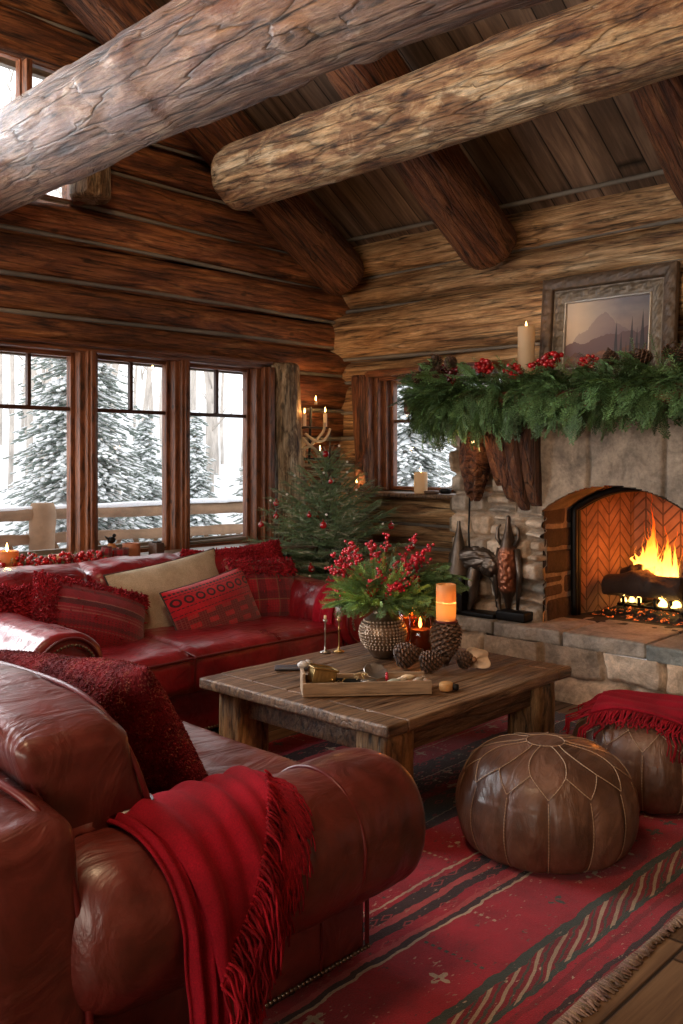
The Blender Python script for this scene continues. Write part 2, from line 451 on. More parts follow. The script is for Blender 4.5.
def stone_mat(name, base, var=.35, rough=.8, b2=1.0, bs=9):
    m, nt, b = mat_new(name)
    v = coord(nt, 'Object')
    n1 = noise(nt, v, bs * .6, 7, .65, .5); n2 = noise(nt, v, bs * 5, 5, .65)
    c = ramp(nt, n1, [(.34, tuple(x * (1 - var * 1.4) for x in base)), (.52, base), (.68, tuple(min(1, x * (1 + var)) for x in base))])
    c = mix(nt, 1, c, ramp(nt, n2, [(.3, .7), (.65, 1.1)]), 'MULTIPLY')
    c = mix(nt, 1, c, mix(nt, 1, attr(nt), (2, 2, 2), 'MULTIPLY'), 'MULTIPLY')
    lk(nt, c, b.inputs['Base Color']); setp(b, Roughness=rough)
    h = mth(nt, 'ADD', n1, mth(nt, 'MULTIPLY', n2, .35))
    lk(nt, bump(nt, h, .8 * b2, .02), b.inputs['Normal'])
    return m
M_STONE = stone_mat('field_stone', (.56, .44, .33))
M_SLAB = stone_mat('slab_stone', (.30, .235, .175), .4, .75)
M_HEARTH = stone_mat('hearth_stone', (.44, .40, .34), .3, .7)
M_REVEAL = stone_mat('smoked_stone', (.065, .035, .024), .35)
M_IRON = simple('black_iron', (.012, .011, .011), .5, 60, .2, metal=.6)
M_BRONZE = simple('dark_bronze', (.13, .098, .075), .36, 30, .5, .5, metal=.75, usetint=False, bd=.006)
M_SOFA = leather('oxblood_leather', (.12, .004, .007), (.30, .012, .019), .31, .30)
M_SOFA2 = leather('brown_red_leather', (.060, .009, .006), (.165, .024, .017), .38, .25, .8)
M_PIPE = simple('leather_piping', (.10, .006, .006), .4)
M_NAIL = simple('antique_nail_heads', (.20, .15, .11), .35, metal=.9)
M_POUF = leather('brown_pouf_leather', (.070, .030, .018), (.22, .105, .065), .42, .12, .9)
M_STITCH = simple('tan_stitching', (.38, .25, .16), .8)
M_THROW = wool('red_wool', (.19, .002, .008), (.32, .004, .017), 300, .3, .25)
M_FRINGE = wool('red_wool_fringe', (.18, .003, .008), (.32, .006, .016), 300, .3, .2, True)
M_SHAG = wool('shaggy_red_wool', (.16, .004, .010), (.36, .014, .024), 120, .6, .4, True)
M_BOUCLE = wool('burgundy_boucle', (.06, .005, .008), (.22, .016, .022), 90, .9, .4, True)
M_BEIGE = wool('beige_linen', (.46, .37, .27), (.62, .52, .40), 260, .6, .2)
M_PIPEDARK = simple('dark_piping', (.03, .02, .015), .7)
M_NEEDLE = simple('fir_needles', (.13, .22, .11), .55, var=.35, vscale=9, usetint=True)
M_CEDAR = simple('cedar_greens', (.12, .21, .075), .5, var=.4, vscale=12, usetint=True)
M_STEM = simple('brown_stem', (.07, .04, .022), .8, 50, .4)
M_BERRY = simple('red_berry', (.42, .010, .012), .22, var=.25, vscale=40, coat=.5, usetint=True)
M_CONE = simple('pinecone_scales', (.13, .068, .040), .55, var=.3, vscale=60, usetint=True)
M_IVORY = wax('ivory_wax', (.88, .68, .44), .4)
M_AMBER = wax('amber_wax', (.62, .28, .10), .5)
M_PLUM = wax('plum_wax', (.24, .08, .065), .35)
M_WICK = simple('wick', (.02, .015, .01), .9)
M_FLAME = emis('candle_flame', (1.0, .55, .16), 22)
M_GLASS = glass('clear_glass')
M_PANE = glass('window_pane_glass', (1, 1, 1), fac=.7)
M_AMBERGLASS = glass('amber_glass', (.95, .66, .42), fac=1.3)
M_SNOW = simple('snow', (.80, .83, .87), .7, 6, .5, .04, bd=.05)
M_BRASS = simple('aged_brass', (.46, .30, .12), .35, 80, .3, .3, metal=.9)
M_SILVER = simple('tarnished_silver', (.42, .38, .34), .3, 90, .5, .3, metal=.9)

# ------------------------------------------------------------------ logs
def log_vq(L, r, seed, nx=None, na=28, rough=1.0, taper=0, knots=6, endround=.3):
    """a peeled log along local X from 0 to L with bumps, flats and knots, closed ends"""
    nx = nx or max(8, int(L / .035)); x = np.linspace(0, L, nx); a = np.linspace(0, 2 * PI, na, endpoint=False)
    X, A = np.meshgrid(x, a, indexing='ij'); X = X.ravel(); A = A.ravel()
    p = np.stack([X * .9, np.cos(A) * r * 5, np.sin(A) * r * 5], 1)
    rr = r * (1 + .05 * rough * fbm(p * np.array([.8, 1, 1]), 1.0, 3, seed) ) * (1 - taper * X / L)
    rr += r * .035 * rough * fbm(p * np.array([1.5, 4, 4]), 1.0, 3, seed + 11)
    f = fbm(p * np.array([2.4, 1.5, 1.5]), 1.3, 3, seed + 5)
    rr += .007 * rough * sstep(.05, .16, f)
    rs = np.random.default_rng(seed)
    for k in range(knots):
        kx, ka = rs.uniform(0, L), rs.uniform(0, 2 * PI); s = rs.uniform(.03, .06)
        d = np.sqrt(((X - kx) / 1.4) ** 2 + (r * (np.angle(np.exp(1j * (A - ka))))) ** 2)
        rr += rough * .018 * np.exp(-(d / s) ** 2) - rough * .014 * np.exp(-(d / (s * .4)) ** 2)
    bend = .02 * rough * np.stack([np.sin(X * 1.1 + seed), np.cos(X * .9 + seed * 2)], 1)
    e = np.minimum(X, L - X); rr = rr * np.clip(.86 + .14 * np.sqrt(np.clip(e / (endround * r + 1e-6), 0, 1)), 0, 1)
    V = np.stack([X, rr * np.cos(A) + bend[:, 0], rr * np.sin(A) + bend[:, 1]], 1)
    Q = gridq(nx, na, False, True)
    c0 = len(V); c1 = c0 + 1
    V = np.vstack([V, [[0, bend[0, 0], bend[0, 1]], [L, bend[-1, 0], bend[-1, 1]]]])
    T = [(c0, (j + 1) % na, j) for j in range(na)] + [(c1, (nx - 1) * na + j, (nx - 1) * na + (j + 1) % na) for j in range(na)]
    return V, Q[:, ::-1][:, [1, 2, 3, 0]] if False else Q, [t[::-1] for t in T][::1]

def log_wall(name, M, bounds_segs, mat, seed=0, res=.05, y_chink=.05, chink=True):
    """a wall of horizontal logs along local X; bounds_segs: (z0, z1, [(x0, x1), ...])"""
    g = G(); gc = G()
    for k, (z0, z1, segs) in enumerate(bounds_segs):
        r = (z1 - z0) / 2 * 1.03
        for (x0, x1) in segs:
            if x1 - x0 < .02: continue
            V, Q, T = log_vq(x1 - x0, r, seed + k * 7 + int(abs(x0) * 13), nx=max(6, int((x1 - x0) / res)), na=26, rough=.8, knots=int((x1 - x0) * 2), endround=.02)
            V = V + np.array([x0, .13, (z0 + z1) / 2])
            g.add(V, Q, T, c=.5 * (.8 + .4 * rng.random()))
            box(x0, x1, .125, .17, z0 - .03, z1 + .03, c=.5, g=gc)
            if chink:
                n = max(3, int((x1 - x0) / .06)); xs = np.linspace(x0, x1, n)
                w = .014 + .005 * fbm(np.stack([xs * 3, xs * 0, xs * 0 + k], 1), 1, 2, seed)
                pts = np.stack([xs, np.full(n, y_chink) , z1 + .012 * np.sin(xs * 1.3 + k)], 1)
                V2, Q2, T2 = tube(pts, w * 1.0, 6); gc.add(V2, Q2, T2)
    root = thing(name, None, None, (0, 0, 0), 0, None, 'structure'); root.matrix_local = M; PM[root.name] = M.copy()
    mk('logs', g, mat, root)
    mk('chinking', gc, M_CHINK, root)
    return root
ZC = lambda X: 2.95 + .63 * (5.3 - X)        # ceiling height over the fireplace slope
RIDGE = 1.25
def ceil_z(X): return ZC(X) if X > RIDGE else ZC(RIDGE) - .63 * (RIDGE - X)
XL, YB = -2.8, -2.4                          # far ends of the room behind the camera

# wall with the window bank: local x = world X, local y (into the wall) = world Y
def split(x0, x1, holes):
    out = [(x0, x1)]
    for h0, h1 in holes:
        nxt = []
        for a, b in out:
            if h1 <= a or h0 >= b: nxt.append((a, b)); continue
            if h0 > a: nxt.append((a, h0))
            if h1 < b: nxt.append((h1, b))
        out = nxt
    return out
WIN = [(3.805 - .7 * k, 4.327 - .7 * k) for k in range(0, 7)]     # clear panes of the lower windows
WL = WIN[-1][0] - .14
bs = []
zb = [0, .26, .52, .76]
for a, b in zip(zb[:-1], zb[1:]): bs.append((a, b, [(XL, 5.55)]))
zb = [.76, 1.05, 1.3, 1.5, 1.71, 1.98]
for a, b in zip(zb[:-1], zb[1:]): bs.append((a, b, [(XL, WL), (4.52, 5.55)]))
zb = [1.98, 2.2, 2.41, 2.66, 2.88]
for a, b in zip(zb[:-1], zb[1:]): bs.append((a, b, [(XL, 5.55)]))
zb = [2.88, 3.14, 3.40, 3.66]
for a, b in zip(zb[:-1], zb[1:]): bs.append((a, b, split(XL, 5.3, [(-.3, 3.0)])))
z = 3.66
while z < 5.5:
    xe = 5.3 - (z + .1 - 2.95) / .63; xs = 2 * RIDGE - xe
    bs.append((z, z + .27, [(max(XL, xs), xe)] if xe > xs else [])); z += .27
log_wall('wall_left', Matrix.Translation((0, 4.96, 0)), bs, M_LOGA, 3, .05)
# wall with the fireplace: local x = -world Y, local y = world X
bs = []
CH0, CH1 = -3.5, -1.32                        # chimney span in local x
ZB = [0, .22, .45, .68, .86, 1.09]
for a, b in zip(ZB[:-1], ZB[1:]): bs.append((a, b, split(-5.3, -YB, [(CH0, CH1)])))
ZB = [1.09, 1.3, 1.5, 1.69, 1.92]
for a, b in zip(ZB[:-1], ZB[1:]): bs.append((a, b, split(-5.3, -YB, [(-4.64, CH1)])))
ZB = [1.93, 2.11, 2.5, 2.74, 3.05]
for a, b in zip(ZB[:-1], ZB[1:]): bs.append((a, b, [(-5.3, -YB)]))
bs.append((1.69, 1.93, [(CH0 + .02, CH1)]))
MB_ = Matrix(((0, 1, 0, 5.28), (-1, 0, 0, 0), (0, 0, 1, 0), (0, 0, 0, 1)))
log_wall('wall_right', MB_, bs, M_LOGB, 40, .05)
# plain log walls behind the camera
def plain(n, L): return [(i * n, (i + 1) * n, [(0, L)]) for i in range(int(2.97 / n))]
MBk = Matrix(((0, -1, 0, XL), (1, 0, 0, YB), (0, 0, 1, 0), (0, 0, 0, 1)))
bw = []
for z0, z1, sg in plain(.27, 7.4): bw.append((z0, z1, [(0, 1.4), (6.0, 7.4)] if .9 < z0 + .135 < 2.6 else sg))  # opening left for the added fill window
log_wall('wall_back', MBk, bw, M_LOGB, 80, .25, chink=False)
bs = plain(.27, 8.1); z = 2.97
while z < 5.4:
    xe = 5.3 - (z + .1 - 2.95) / .63; xs = 2 * RIDGE - xe
    bs.append((z, z + .27, [(max(0, 5.3 - xe), 5.3 - xs)])); z += .27
MFr = Matrix(((-1, 0, 0, 5.3), (0, -1, 0, YB), (0, 0, 1, 0), (0, 0, 0, 1)))
log_wall('wall_front', MFr, bs, M_LOGB, 120, .25, chink=False)
# floor, ceiling
g = box(XL - .3, 5.9, YB - .3, 5.3, -.12, 0); tag(mk('floor', g, M_FLOOR, smooth=False), kind='structure')
th = math.atan(.63); Ls = (5.55 - RIDGE) / math.cos(th)
def ceiling_slab(name, M):
    g = box(0, Ls, YB - .3, 5.35, 0, .1)
    o = mk(name, g, M_CEIL, M=M, smooth=False); tag(o, kind='structure'); return o
ceiling_slab('ceiling', Matrix.Translation((RIDGE, 0, ZC(RIDGE))) @ Matrix.Rotation(th, 4, 'Y'))
ceiling_slab('ceiling', Matrix.Translation((RIDGE, 2.95, ZC(RIDGE))) @ Matrix.Rotation(PI, 4, 'Z') @ Matrix.Rotation(th, 4, 'Y'))
g = G(); V, Q, T = tube([(5.17, y, 3.005) for y in np.linspace(YB, 4.9, 60)], .016, 6); g.add(V, Q, T)
tag(mk('trim_1', g, M_CHINK), kind='structure')

# beams
def beam(name, label, p0, p1, r, mat, seed, group=None, rough=1.3, na=56, res=.022, knots=14, taper=0, cat='beam'):
    p0, p1 = Vector(p0), Vector(p1); d = p1 - p0; L = d.length
    V, Q, T = log_vq(L, r, seed, nx=int(L / res), na=na, rough=rough, knots=knots, taper=taper, endround=.5)
    g = G(); g.add(V, Q, T)
    q = Vector((1, 0, 0)).rotation_difference(d.normalized())
    M = Matrix.Translation(p0) @ q.to_matrix().to_4x4()
    return tag(mk(name, g, mat, M=M), label, cat, group, 'thing')
beam('log_beam', 'massive weathered grey-brown log beam crossing the top left of the room, nearest the camera', (2.25, 4.93, 2.855), (2.25, YB + .1, 2.855), .213, M_BEAM1, 21, rough=1.6, knots=26)
beam('log_beam', 'golden brown peeled log beam with a free rounded left end below the rafters', (3.73, 4.46, 3.12), (3.73, YB + .1, 3.12), .2, M_BEAM2, 33, rough=1.1, knots=22)
for y, lab, sd in ((4.74, 'dark red-brown log rafter running down into the corner of the two walls', 51),
                   (3.42, 'middle log rafter with its rounded foot on the wall left of the picture', 52),
                   (1.9, 'rightmost log rafter, cut off by the right edge above the framed picture', 53)):
    beam('log_rafter', lab, (5.12, y, 2.70), (RIDGE, y, 2.70 + .63 * (5.12 - RIDGE)), .19, M_RAFT, sd, 'log rafters under the sloped ceiling', rough=1.2, na=44, res=.03, cat='rafter')

# ------------------------------------------------------------------ windows
def window_unit(n, x0, x1, z0, z1, ym, lab, ax='X', munt=True, zm=1.64, post=(.09, .09)):
    """casement: x0..x1 clear glass; stiles and rails around it, one bar across and one short upright bar"""
    root = thing('window_%d' % n, None, None, (0, 0, 0), 0, None, 'structure')
    def bx(g, a0, a1, d0, d1, c0, c1, b=.004):
        if ax == 'X': return box(a0, a1, ym + d0, ym + d1, c0, c1, b, g=g)
        return box(ym + d0, ym + d1, -a1, -a0, c0, c1, b, g=g)
    s = .028 if munt else .010
    g = G()
    bx(g, x0 - s, x0, -.01, .04, z0 - s, z1 + s); bx(g, x1, x1 + s, -.01, .04, z0 - s, z1 + s)
    mk('sash_stile', g, M_TRIMV, root, angle=40)
    g = G()
    bx(g, x0, x1, -.01, .04, z1, z1 + s); bx(g, x0, x1, -.01, .04, z0 - s, z0)
    mk('sash_rail', g, M_TRIM, root, angle=40)
    if munt:
        g = G()
        bx(g, x0, x1, .0, .03, zm - .012, zm + .012)
        xm = (x0 + x1) / 2
        if ax == 'X': bx(g, xm - .012, xm + .012, .0, .03, zm + .012, z1)
        mk('glazing_bar', g, M_DARKTRIM, root, angle=40)
    g = G(); bx(g, x0, x1, .018, .022, z0, z1, 0); mk('window_pane', g, M_PANE, root, smooth=False)
    return root
for k, (a, b) in enumerate(WIN):
    window_unit(k + 1, a, b, .76, 1.955, 5.0, '')
# casing between and around the windows: stepped upright boards
g = G()
for k in range(len(WIN)):
    a = WIN[k][0] - .028; bprev = WIN[k + 1][1] + .028 if k + 1 < len(WIN) else WIN[k][0] - .16
    w = a - bprev
    box(bprev - .002, a + .002, 4.93, 5.05, .70, 1.99, .006, g=g)
    box(bprev + .028, a - .028, 4.895, 4.935, .70, 1.99, .006, g=g)
    box(bprev + .046, a - .046, 4.875, 4.9, .70, 1.99, .005, g=g)
box(4.353, 4.40, 4.92, 5.05, .70, 1.99, .006, g=g); box(4.395, 4.43, 4.88, 5.05, .70, 1.99, .006, g=g); box(4.425, 4.47, 4.85, 5.05, .70, 1.99, .006, g=g)
tag(mk('trim_2', g, M_TRIMV, angle=40), kind='structure')
g = G(); box(WL, 4.47, 4.90, 5.06, .66, .735, .006, g=g); box(WL, 4.47, 4.90, 5.06, 1.98, 2.03, .006, g=g); box(WL, 4.47, 4.87, 5.0, 2.01, 2.035, .005, g=g)
tag(mk('trim_3', g, M_TRIM, angle=40), kind='structure')
# ledge under the windows, deep enough for the candles behind the sofa
g = G(); box(WL, 4.50, 4.44, 4.93, .70, .745, .012, g=g)
tag(mk('window_sill', g, M_TABLE, angle=40), kind='structure')
# upper gable windows
for k, (a, b) in enumerate([(2.32, 2.60), (2.66, 2.93), (1.4, 2.2), (.5, 1.3), (-.25, .4)]):
    window_unit(9 + k, a, b, 2.90, 3.645, 5.0, '', munt=False)
g = G()
for a, b in ((2.612, 2.648), (2.945, 3.0), (2.21, 2.31), (1.31, 1.39), (.41, .49), (-.33, -.26)): box(a, b, 4.93, 5.06, 2.88, 3.64, .005, g=g)
tag(mk('trim_4', g, M_TRIMV, angle=40), kind='structure')
# picture window added behind the camera to let in frontal fill light
gw = G()
for yv in (-1.0, .15, 1.3, 2.45, 3.6): box(XL - .06, XL + .06, yv - .05, yv + .05, .92, 2.46, .006, g=gw)
box(XL - .06, XL + .08, -1.0, 3.6, .88, .95, .006, g=gw); box(XL - .06, XL + .06, -1.0, 3.6, 2.42, 2.50, .006, g=gw)
wr_ = tag(mk('window_14', gw, M_TRIM, angle=40), kind='structure')
# natural log posts
def post(label, x, y, z0, z1, r, seed, mat=None):
    V, Q, T = log_vq(z1 - z0, r, seed, nx=int((z1 - z0) / .02), na=40, rough=1.8, knots=5, endround=.1)
    g = G(); g.add(V, Q, T)
    tag(mk('log_post', g, mat or M_POST, M=Matrix.Translation((x, y, z0)) @ Matrix.Rotation(-PI / 2, 4, 'Y')), label, 'post', None, 'thing')
post('pale bark-streaked log post right of the triple window, beside the wall sconce', 4.60, 4.90, .02, 2.03, .115, 61)
post('slim dark log post left of the small window beside the fireplace', 5.24, 4.70, 1.10, 1.97, .075, 62, M_RAFT)
post('short log stub post under the big beam at the upper window', 3.02, 4.86, 2.885, 3.62, .12, 63)
# small window on the fireplace wall: local x = -Y
WB = window_unit(8, -4.49, -3.60, 1.13, 1.92, 5.36, '', ax='Y', zm=1.62)
g = G()
box(5.20, 5.42, 4.61, 4.65, 1.09, 1.99, .006, g=g); box(5.26, 5.42, 4.565, 4.615, 1.09, 1.98, .006, g=g); box(5.31, 5.42, 4.525, 4.57, 1.10, 1.96, .005, g=g)
tag(mk('trim_5', g, M_TRIMV, angle=40), kind='structure')
g = G(); box(5.20, 5.42, 3.5, 4.63, 1.95, 2.0, .006, g=g); box(5.27, 5.42, 3.5, 4.6, 1.925, 1.955, .006, g=g)
tag(mk('trim_6', g, M_TRIM, angle=40), kind='structure')
g = G(); box(5.10, 5.5, 3.5, 4.75, 1.06, 1.092, .01, g=g)
tag(mk('window_sill', g, M_TABLE, angle=40), kind='structure')
# ------------------------------------------------------------------ stonework as relief: stones laid in rows
def stone_field(u, v, rows, seed, wmin, wmax, mort=.012, warp=.018, f0=-2.0, f1=8.0):
    """height 0..1, tint, for arrays u (along) v (up)"""
    rs = np.random.default_rng(seed)
    p = np.stack([u, v, u * 0 + seed], 1)
    uu = u + warp * fbm(p, 4, 3, seed); vv = v + warp * fbm(p, 4, 3, seed + 3)
    H = np.zeros(len(u)); Tn = np.zeros((len(u), 3)); D = np.zeros(len(u))
    for k in range(len(rows) - 1):
        a, b = rows[k], rows[k + 1]
        m = (vv >= a) & (vv < b)
        cuts = [f0 + rs.uniform(0, wmin)]
        while cuts[-1] < f1: cuts.append(cuts[-1] + rs.uniform(wmin, wmax))
        cuts = np.array(cuts); i = np.clip(np.searchsorted(cuts, uu[m]) - 1, 0, len(cuts) - 2)
        split_ = rs.random(len(cuts)) < .28; sp = rs.uniform(.35, .65, len(cuts))
        lo, hi = np.full(i.shape, a, float), np.full(i.shape, b, float)
        mid = a + (b - a) * sp[i]; up = vv[m] > mid
        lo = np.where(split_[i] & up, mid, lo); hi = np.where(split_[i] & ~up, mid, hi)
        dx = np.minimum(uu[m] - cuts[i], cuts[i + 1] - uu[m]); dy = np.minimum(vv[m] - lo, hi - vv[m])
        rr = .035
        cx = np.clip(rr - dx, 0, rr); cy = np.clip(rr - dy, 0, rr)
        d = rr - np.sqrt(cx ** 2 + cy ** 2)
        key = i * 2 + (split_[i] & up)
        lev = rs.uniform(-.25, .35, 2 * len(cuts)); t = rs.uniform(.62, 1.35, 2 * len(cuts)); hue = rs.uniform(-.12, .12, 2 * len(cuts))
        h = sstep(mort * .4, mort * 1.8, d) * (.65 + lev[key] + 4 * np.clip(d, 0, .05))
        H[m] = h; D[m] = d
        tt = t[key]; c = np.stack([tt * (1 + hue[key]), tt, tt * (1 - hue[key])], 1) * .5
        mo = sstep(mort * .3, mort, d)[:, None]
        Tn[m] = c * mo + np.array([.32, .30, .28]) * (1 - mo)
    H += .16 * fbm(p, 14, 4, seed + 9) * (D > mort)
    H += .5 * np.clip(fbm(p, 5, 2, seed + 19), -.3, .3) * (D > mort)
    return H, Tn

def stone_face(g, to3d, u0, u1, v0, v1, rows, seed, wmin, wmax, depth=.045, res=.0095, mask=None, **kw):
    nu, nv = int((u1 - u0) / res) + 2, int((v1 - v0) / res) + 2
    U, V = np.meshgrid(np.linspace(u0, u1, nu), np.linspace(v0, v1, nv), indexing='ij'); U = U.ravel(); V = V.ravel()
    H, Tn = stone_field(U, V, rows, seed, wmin, wmax, **kw)
    Q = gridq(nu, nv)
    if mask is not None:
        ok = mask(U, V); Q = Q[ok[Q].all(1)]
    P = to3d(U, V, H * depth)
    return g.add(P, Q, c=Tn)

FX, Y0, Y1 = 4.80, 1.32, 3.50           # chimney face and span
OY0, OY1, OC, OHW = 1.95, 2.85, 2.40, .45
def arch_z(y): return 1.03 + .155 * np.clip(1 - np.abs((y - OC) / OHW) ** 2.2, 0, 1)
FP = thing('stone_fireplace', 'big stone fireplace with an arched firebox, raised hearth and wooden mantel', 'fireplace', (5.0, 2.4, 0))
HZ = .38
inside = lambda U, V: ~((U > OY0) & (U < OY1) & (V < arch_z(U)))
# piers: rough small stones; over the arch: large smooth slabs
g = G()
rows = [HZ - .1, .47, .60, .72, .86, .99, 1.12, 1.24, 1.40, 1.55, 1.8]
stone_face(g, lambda u, v, h: np.stack([FX + .0 - h, u, v], 1), 2.845, Y1, HZ - .02, 1.68, rows, 5, .11, .26, .075, .008, mask=lambda U, V: (U > 3.02) | (V < 1.02))
stone_face(g, lambda u, v, h: np.stack([FX + .0 - h, u, v], 1), Y0, 1.95, HZ - .02, 1.02, rows, 6, .14, .28, .06, .011)
# outer side faces
stone_face(g, lambda u, v, h: np.stack([u, Y1 + h, v], 1), FX, 5.35, .0, 1.68, [0, .18, .34] + rows[1:], 8, .16, .34, .05, .014)
stone_face(g, lambda u, v, h: np.stack([u, Y0 - h, v], 1), FX, 5.35, .0, 1.68, [0, .18, .34] + rows[1:], 9, .16, .34, .05, .016)
box(FX + .02, 5.35, Y0, Y1, 1.60, 1.69, c=.4, g=g)
for ya_, yb_ in ((Y0 + .01, 1.94), (2.855, Y1 - .01)): box(FX + .004, 5.34, ya_, yb_, .0, 1.62, c=.3, g=g)
box(FX + .10, 5.76, 1.9, 2.9, 1.40, 1.62, c=.2, g=g)
mk('rough_stone_pier', g, M_STONE, FP, world=True)
g = G()
sl = lambda u, v, h: np.stack([FX - .025 - h, u, v], 1)
stone_face(g, sl, Y0, 3.02, .99, 1.68, [.9, 1.0, 2.5], 15, .33, .47, .03, .0085, mask=lambda U, V: inside(U, V) , mort=.010, warp=.015)
# thickness of the slabs round the arch
ya = np.linspace(OY0, OY1, 60); za = arch_z(ya)
Vv = np.concatenate([np.stack([np.full(60, FX - .05), ya, za], 1), np.stack([np.full(60, FX + .05), ya, za + .0], 1), np.stack([np.full(60, 5.14), ya, za + .015], 1)])
g.add(Vv, gridq(3, 60), c=.35)
for yy, s in ((3.02, 1), (Y0, -1)): box(FX - .03, FX + .1, yy - .01, yy + .002, 1.02, 1.66, c=.4, g=g)
mk('arch_slab', g, M_SLAB, FP, world=True)
# smoked reveals and iron surround
for yy, s in ((OY1, -1), (OY0, 1)):
    g = G(); stone_face(g, lambda u, v, h: np.stack([u, yy + s * (h - .01), v], 1), FX - .02, 5.12, HZ - .02, 1.04, [.3, .50, .64, .80, .93, 1.2], 21, .4, .6, .012, .01, f0=4.5, f1=6)
    mk('smoked_reveal', g, M_REVEAL, FP, world=True)
g = G()
yy = np.linspace(OY0 + .02, OY1 - .02, 40); zt = arch_z(yy) - .015
path = [(5.10, OY1 - .02, z) for z in np.linspace(HZ, zt[-1], 10)][:-1] + [(5.10, a, b) for a, b in zip(yy[::-1], zt[::-1])] + [(5.10, OY0 + .02, z) for z in np.linspace(zt[0], HZ, 10)][1:]
V, Q, T = tube(path, .022, 6); g.add(V, Q, T)
V, Q, T = tube([(p[0] + .03, p[1], p[2]) for p in path], .026, 6); g.add(V, Q, T)
mk('iron_surround', g, M_IRON, FP, world=True)
# firebox shell with herringbone brick
def herring_mat():
    m, nt, b = mat_new('herringbone_firebrick')
    t = nt.nodes.new('ShaderNodeTexCoord'); sp = nd(nt, 'ShaderNodeSeparateXYZ', i0=t.outputs['UV'])
    u, v = sp.outputs[0], sp.outputs[1]
    # zigzag courses
    col = mth(nt, 'DIVIDE', u, .23); f = mth(nt, 'FRACT', col)
    tri = mth(nt, 'ABSOLUTE', mth(nt, 'SUBTRACT', mth(nt, 'MULTIPLY', f, 2.0), 1.0))
    w = mth(nt, 'DIVIDE', mth(nt, 'SUBTRACT', v, mth(nt, 'MULTIPLY', tri, .115)), .075)
    fr = mth(nt, 'FRACT', w); e = mth(nt, 'MULTIPLY', fr, mth(nt, 'SUBTRACT', 1.0, fr))
    e2 = mth(nt, 'MULTIPLY', tri, mth(nt, 'SUBTRACT', 1.0, tri))
    line = mix(nt, 1, ramp(nt, e, [(.04, 0), (.10, 1)]), ramp(nt, e2, [(.02, 0), (.05, 1)]), 'MULTIPLY')
    n1 = noise(nt, t.outputs['Object'], 6, 5, .6)
    c = mix(nt, line, (.10, .05, .035), ramp(nt, n1, [(.3, (.13, .06, .04)), (.7, (.34, .17, .11))]))
    lk(nt, c, b.inputs['Base Color']); setp(b, Roughness=.85)
    lk(nt, bump(nt, mth(nt, 'ADD', line, mth(nt, 'MULTIPLY', n1, .3)), .8, .008), b.inputs['Normal'])
    return m
M_HERR = herring_mat()
g = G()
BX = 5.72; ys, ye = 2.02, 2.78
poly = [(5.12, OY1 - .01), (BX, ye - .04), (BX, ys + .04), (5.12, OY0 + .01)]
acc = 0
for (xa, ya_), (xb, yb_) in zip(poly[:-1], poly[1:]):
    L = math.hypot(xb - xa, yb_ - ya_)
    g.add([(xa, ya_, HZ), (xb, yb_, HZ), (xb, yb_, 1.45), (xa, ya_, 1.45)], [(0, 1, 2, 3)], uv=[(acc, 0), (acc + L, 0), (acc + L, 1.07), (acc, 1.07)]); acc += L
g.add([(5.12, OY1, 1.38), (BX, ye, 1.38), (BX, ys, 1.38), (5.12, OY0, 1.38)], [(0, 1, 2, 3)], c=.2)
mk('firebrick_lining', g, M_HERR, FP, world=True, smooth=False)
g = G(); box(5.0, BX, OY0, OY1, .30, HZ, c=.3, g=g)
mk('firebox_floor', g, M_REVEAL, FP, world=True, smooth=False)
g = box(FX + .06, 5.15, OY0 - .05, OY1 + .05, 1.2, 1.4, c=.2); mk('lintel_core', g, M_REVEAL, FP, world=True, smooth=False)
# hearth: front of stacked stones and thick top slabs
g = G()
HX = 4.58
stone_face(g, lambda u, v, h: np.stack([HX - h, u, v], 1), 1.1, 3.46, 0, .305, [-.2, .13, .5], 31, .16, .50, .055, .009, f0=.2, f1=4, warp=.055)
stone_face(g, lambda u, v, h: np.stack([u, 3.46 + h, v], 1), HX, 5.3, 0, .3, [-.2, .15, .5], 32, .2, .42, .04, .014)
stone_face(g, lambda u, v, h: np.stack([u, 1.1 - h, v], 1), HX, 5.3, 0, .3, [-.2, .15, .5], 33, .2, .42, .04, .02)
mk('hearth_base', g, M_STONE, FP, world=True)
rs = np.random.default_rng(4)
cuts = [1.05, 1.62, 2.12, 2.62, 3.08, 3.50]
for k in range(5):
    a, b = cuts[k] + .006, cuts[k + 1] - .006
    xf = HX - .05 + (.0 if k < 2 else .035 if k < 4 else .05)
    V, Q = rbox_vq((5.13 - xf) / 2, (b - a) / 2, .042, .016, 2, (26, 26, 3))
    p = V + np.array([k * 3.1, 0, 0])
    edge = np.clip((-V[:, 0] - (5.13 - xf) / 2 + .05) / .05, 0, 1)
    V[:, 0] += edge * .022 * fbm(p, 12, 3, 44 + k)
    V[:, 2] += .004 * fbm(p, 8, 3, 50 + k)
    V += np.array([(5.13 + xf) / 2, (a + b) / 2, .338 + (.0 if k < 3 else -.002)])
    t = [.34, .33, .44, .5, .52][k]
    c = np.array([t * (.8 if k < 2 else 1), t * .93, t * (1.02 if k < 2 else .9)])
    g = G(); g.add(V, Q, c=c); mk('hearth_slab', g, M_HEARTH, FP, world=True)
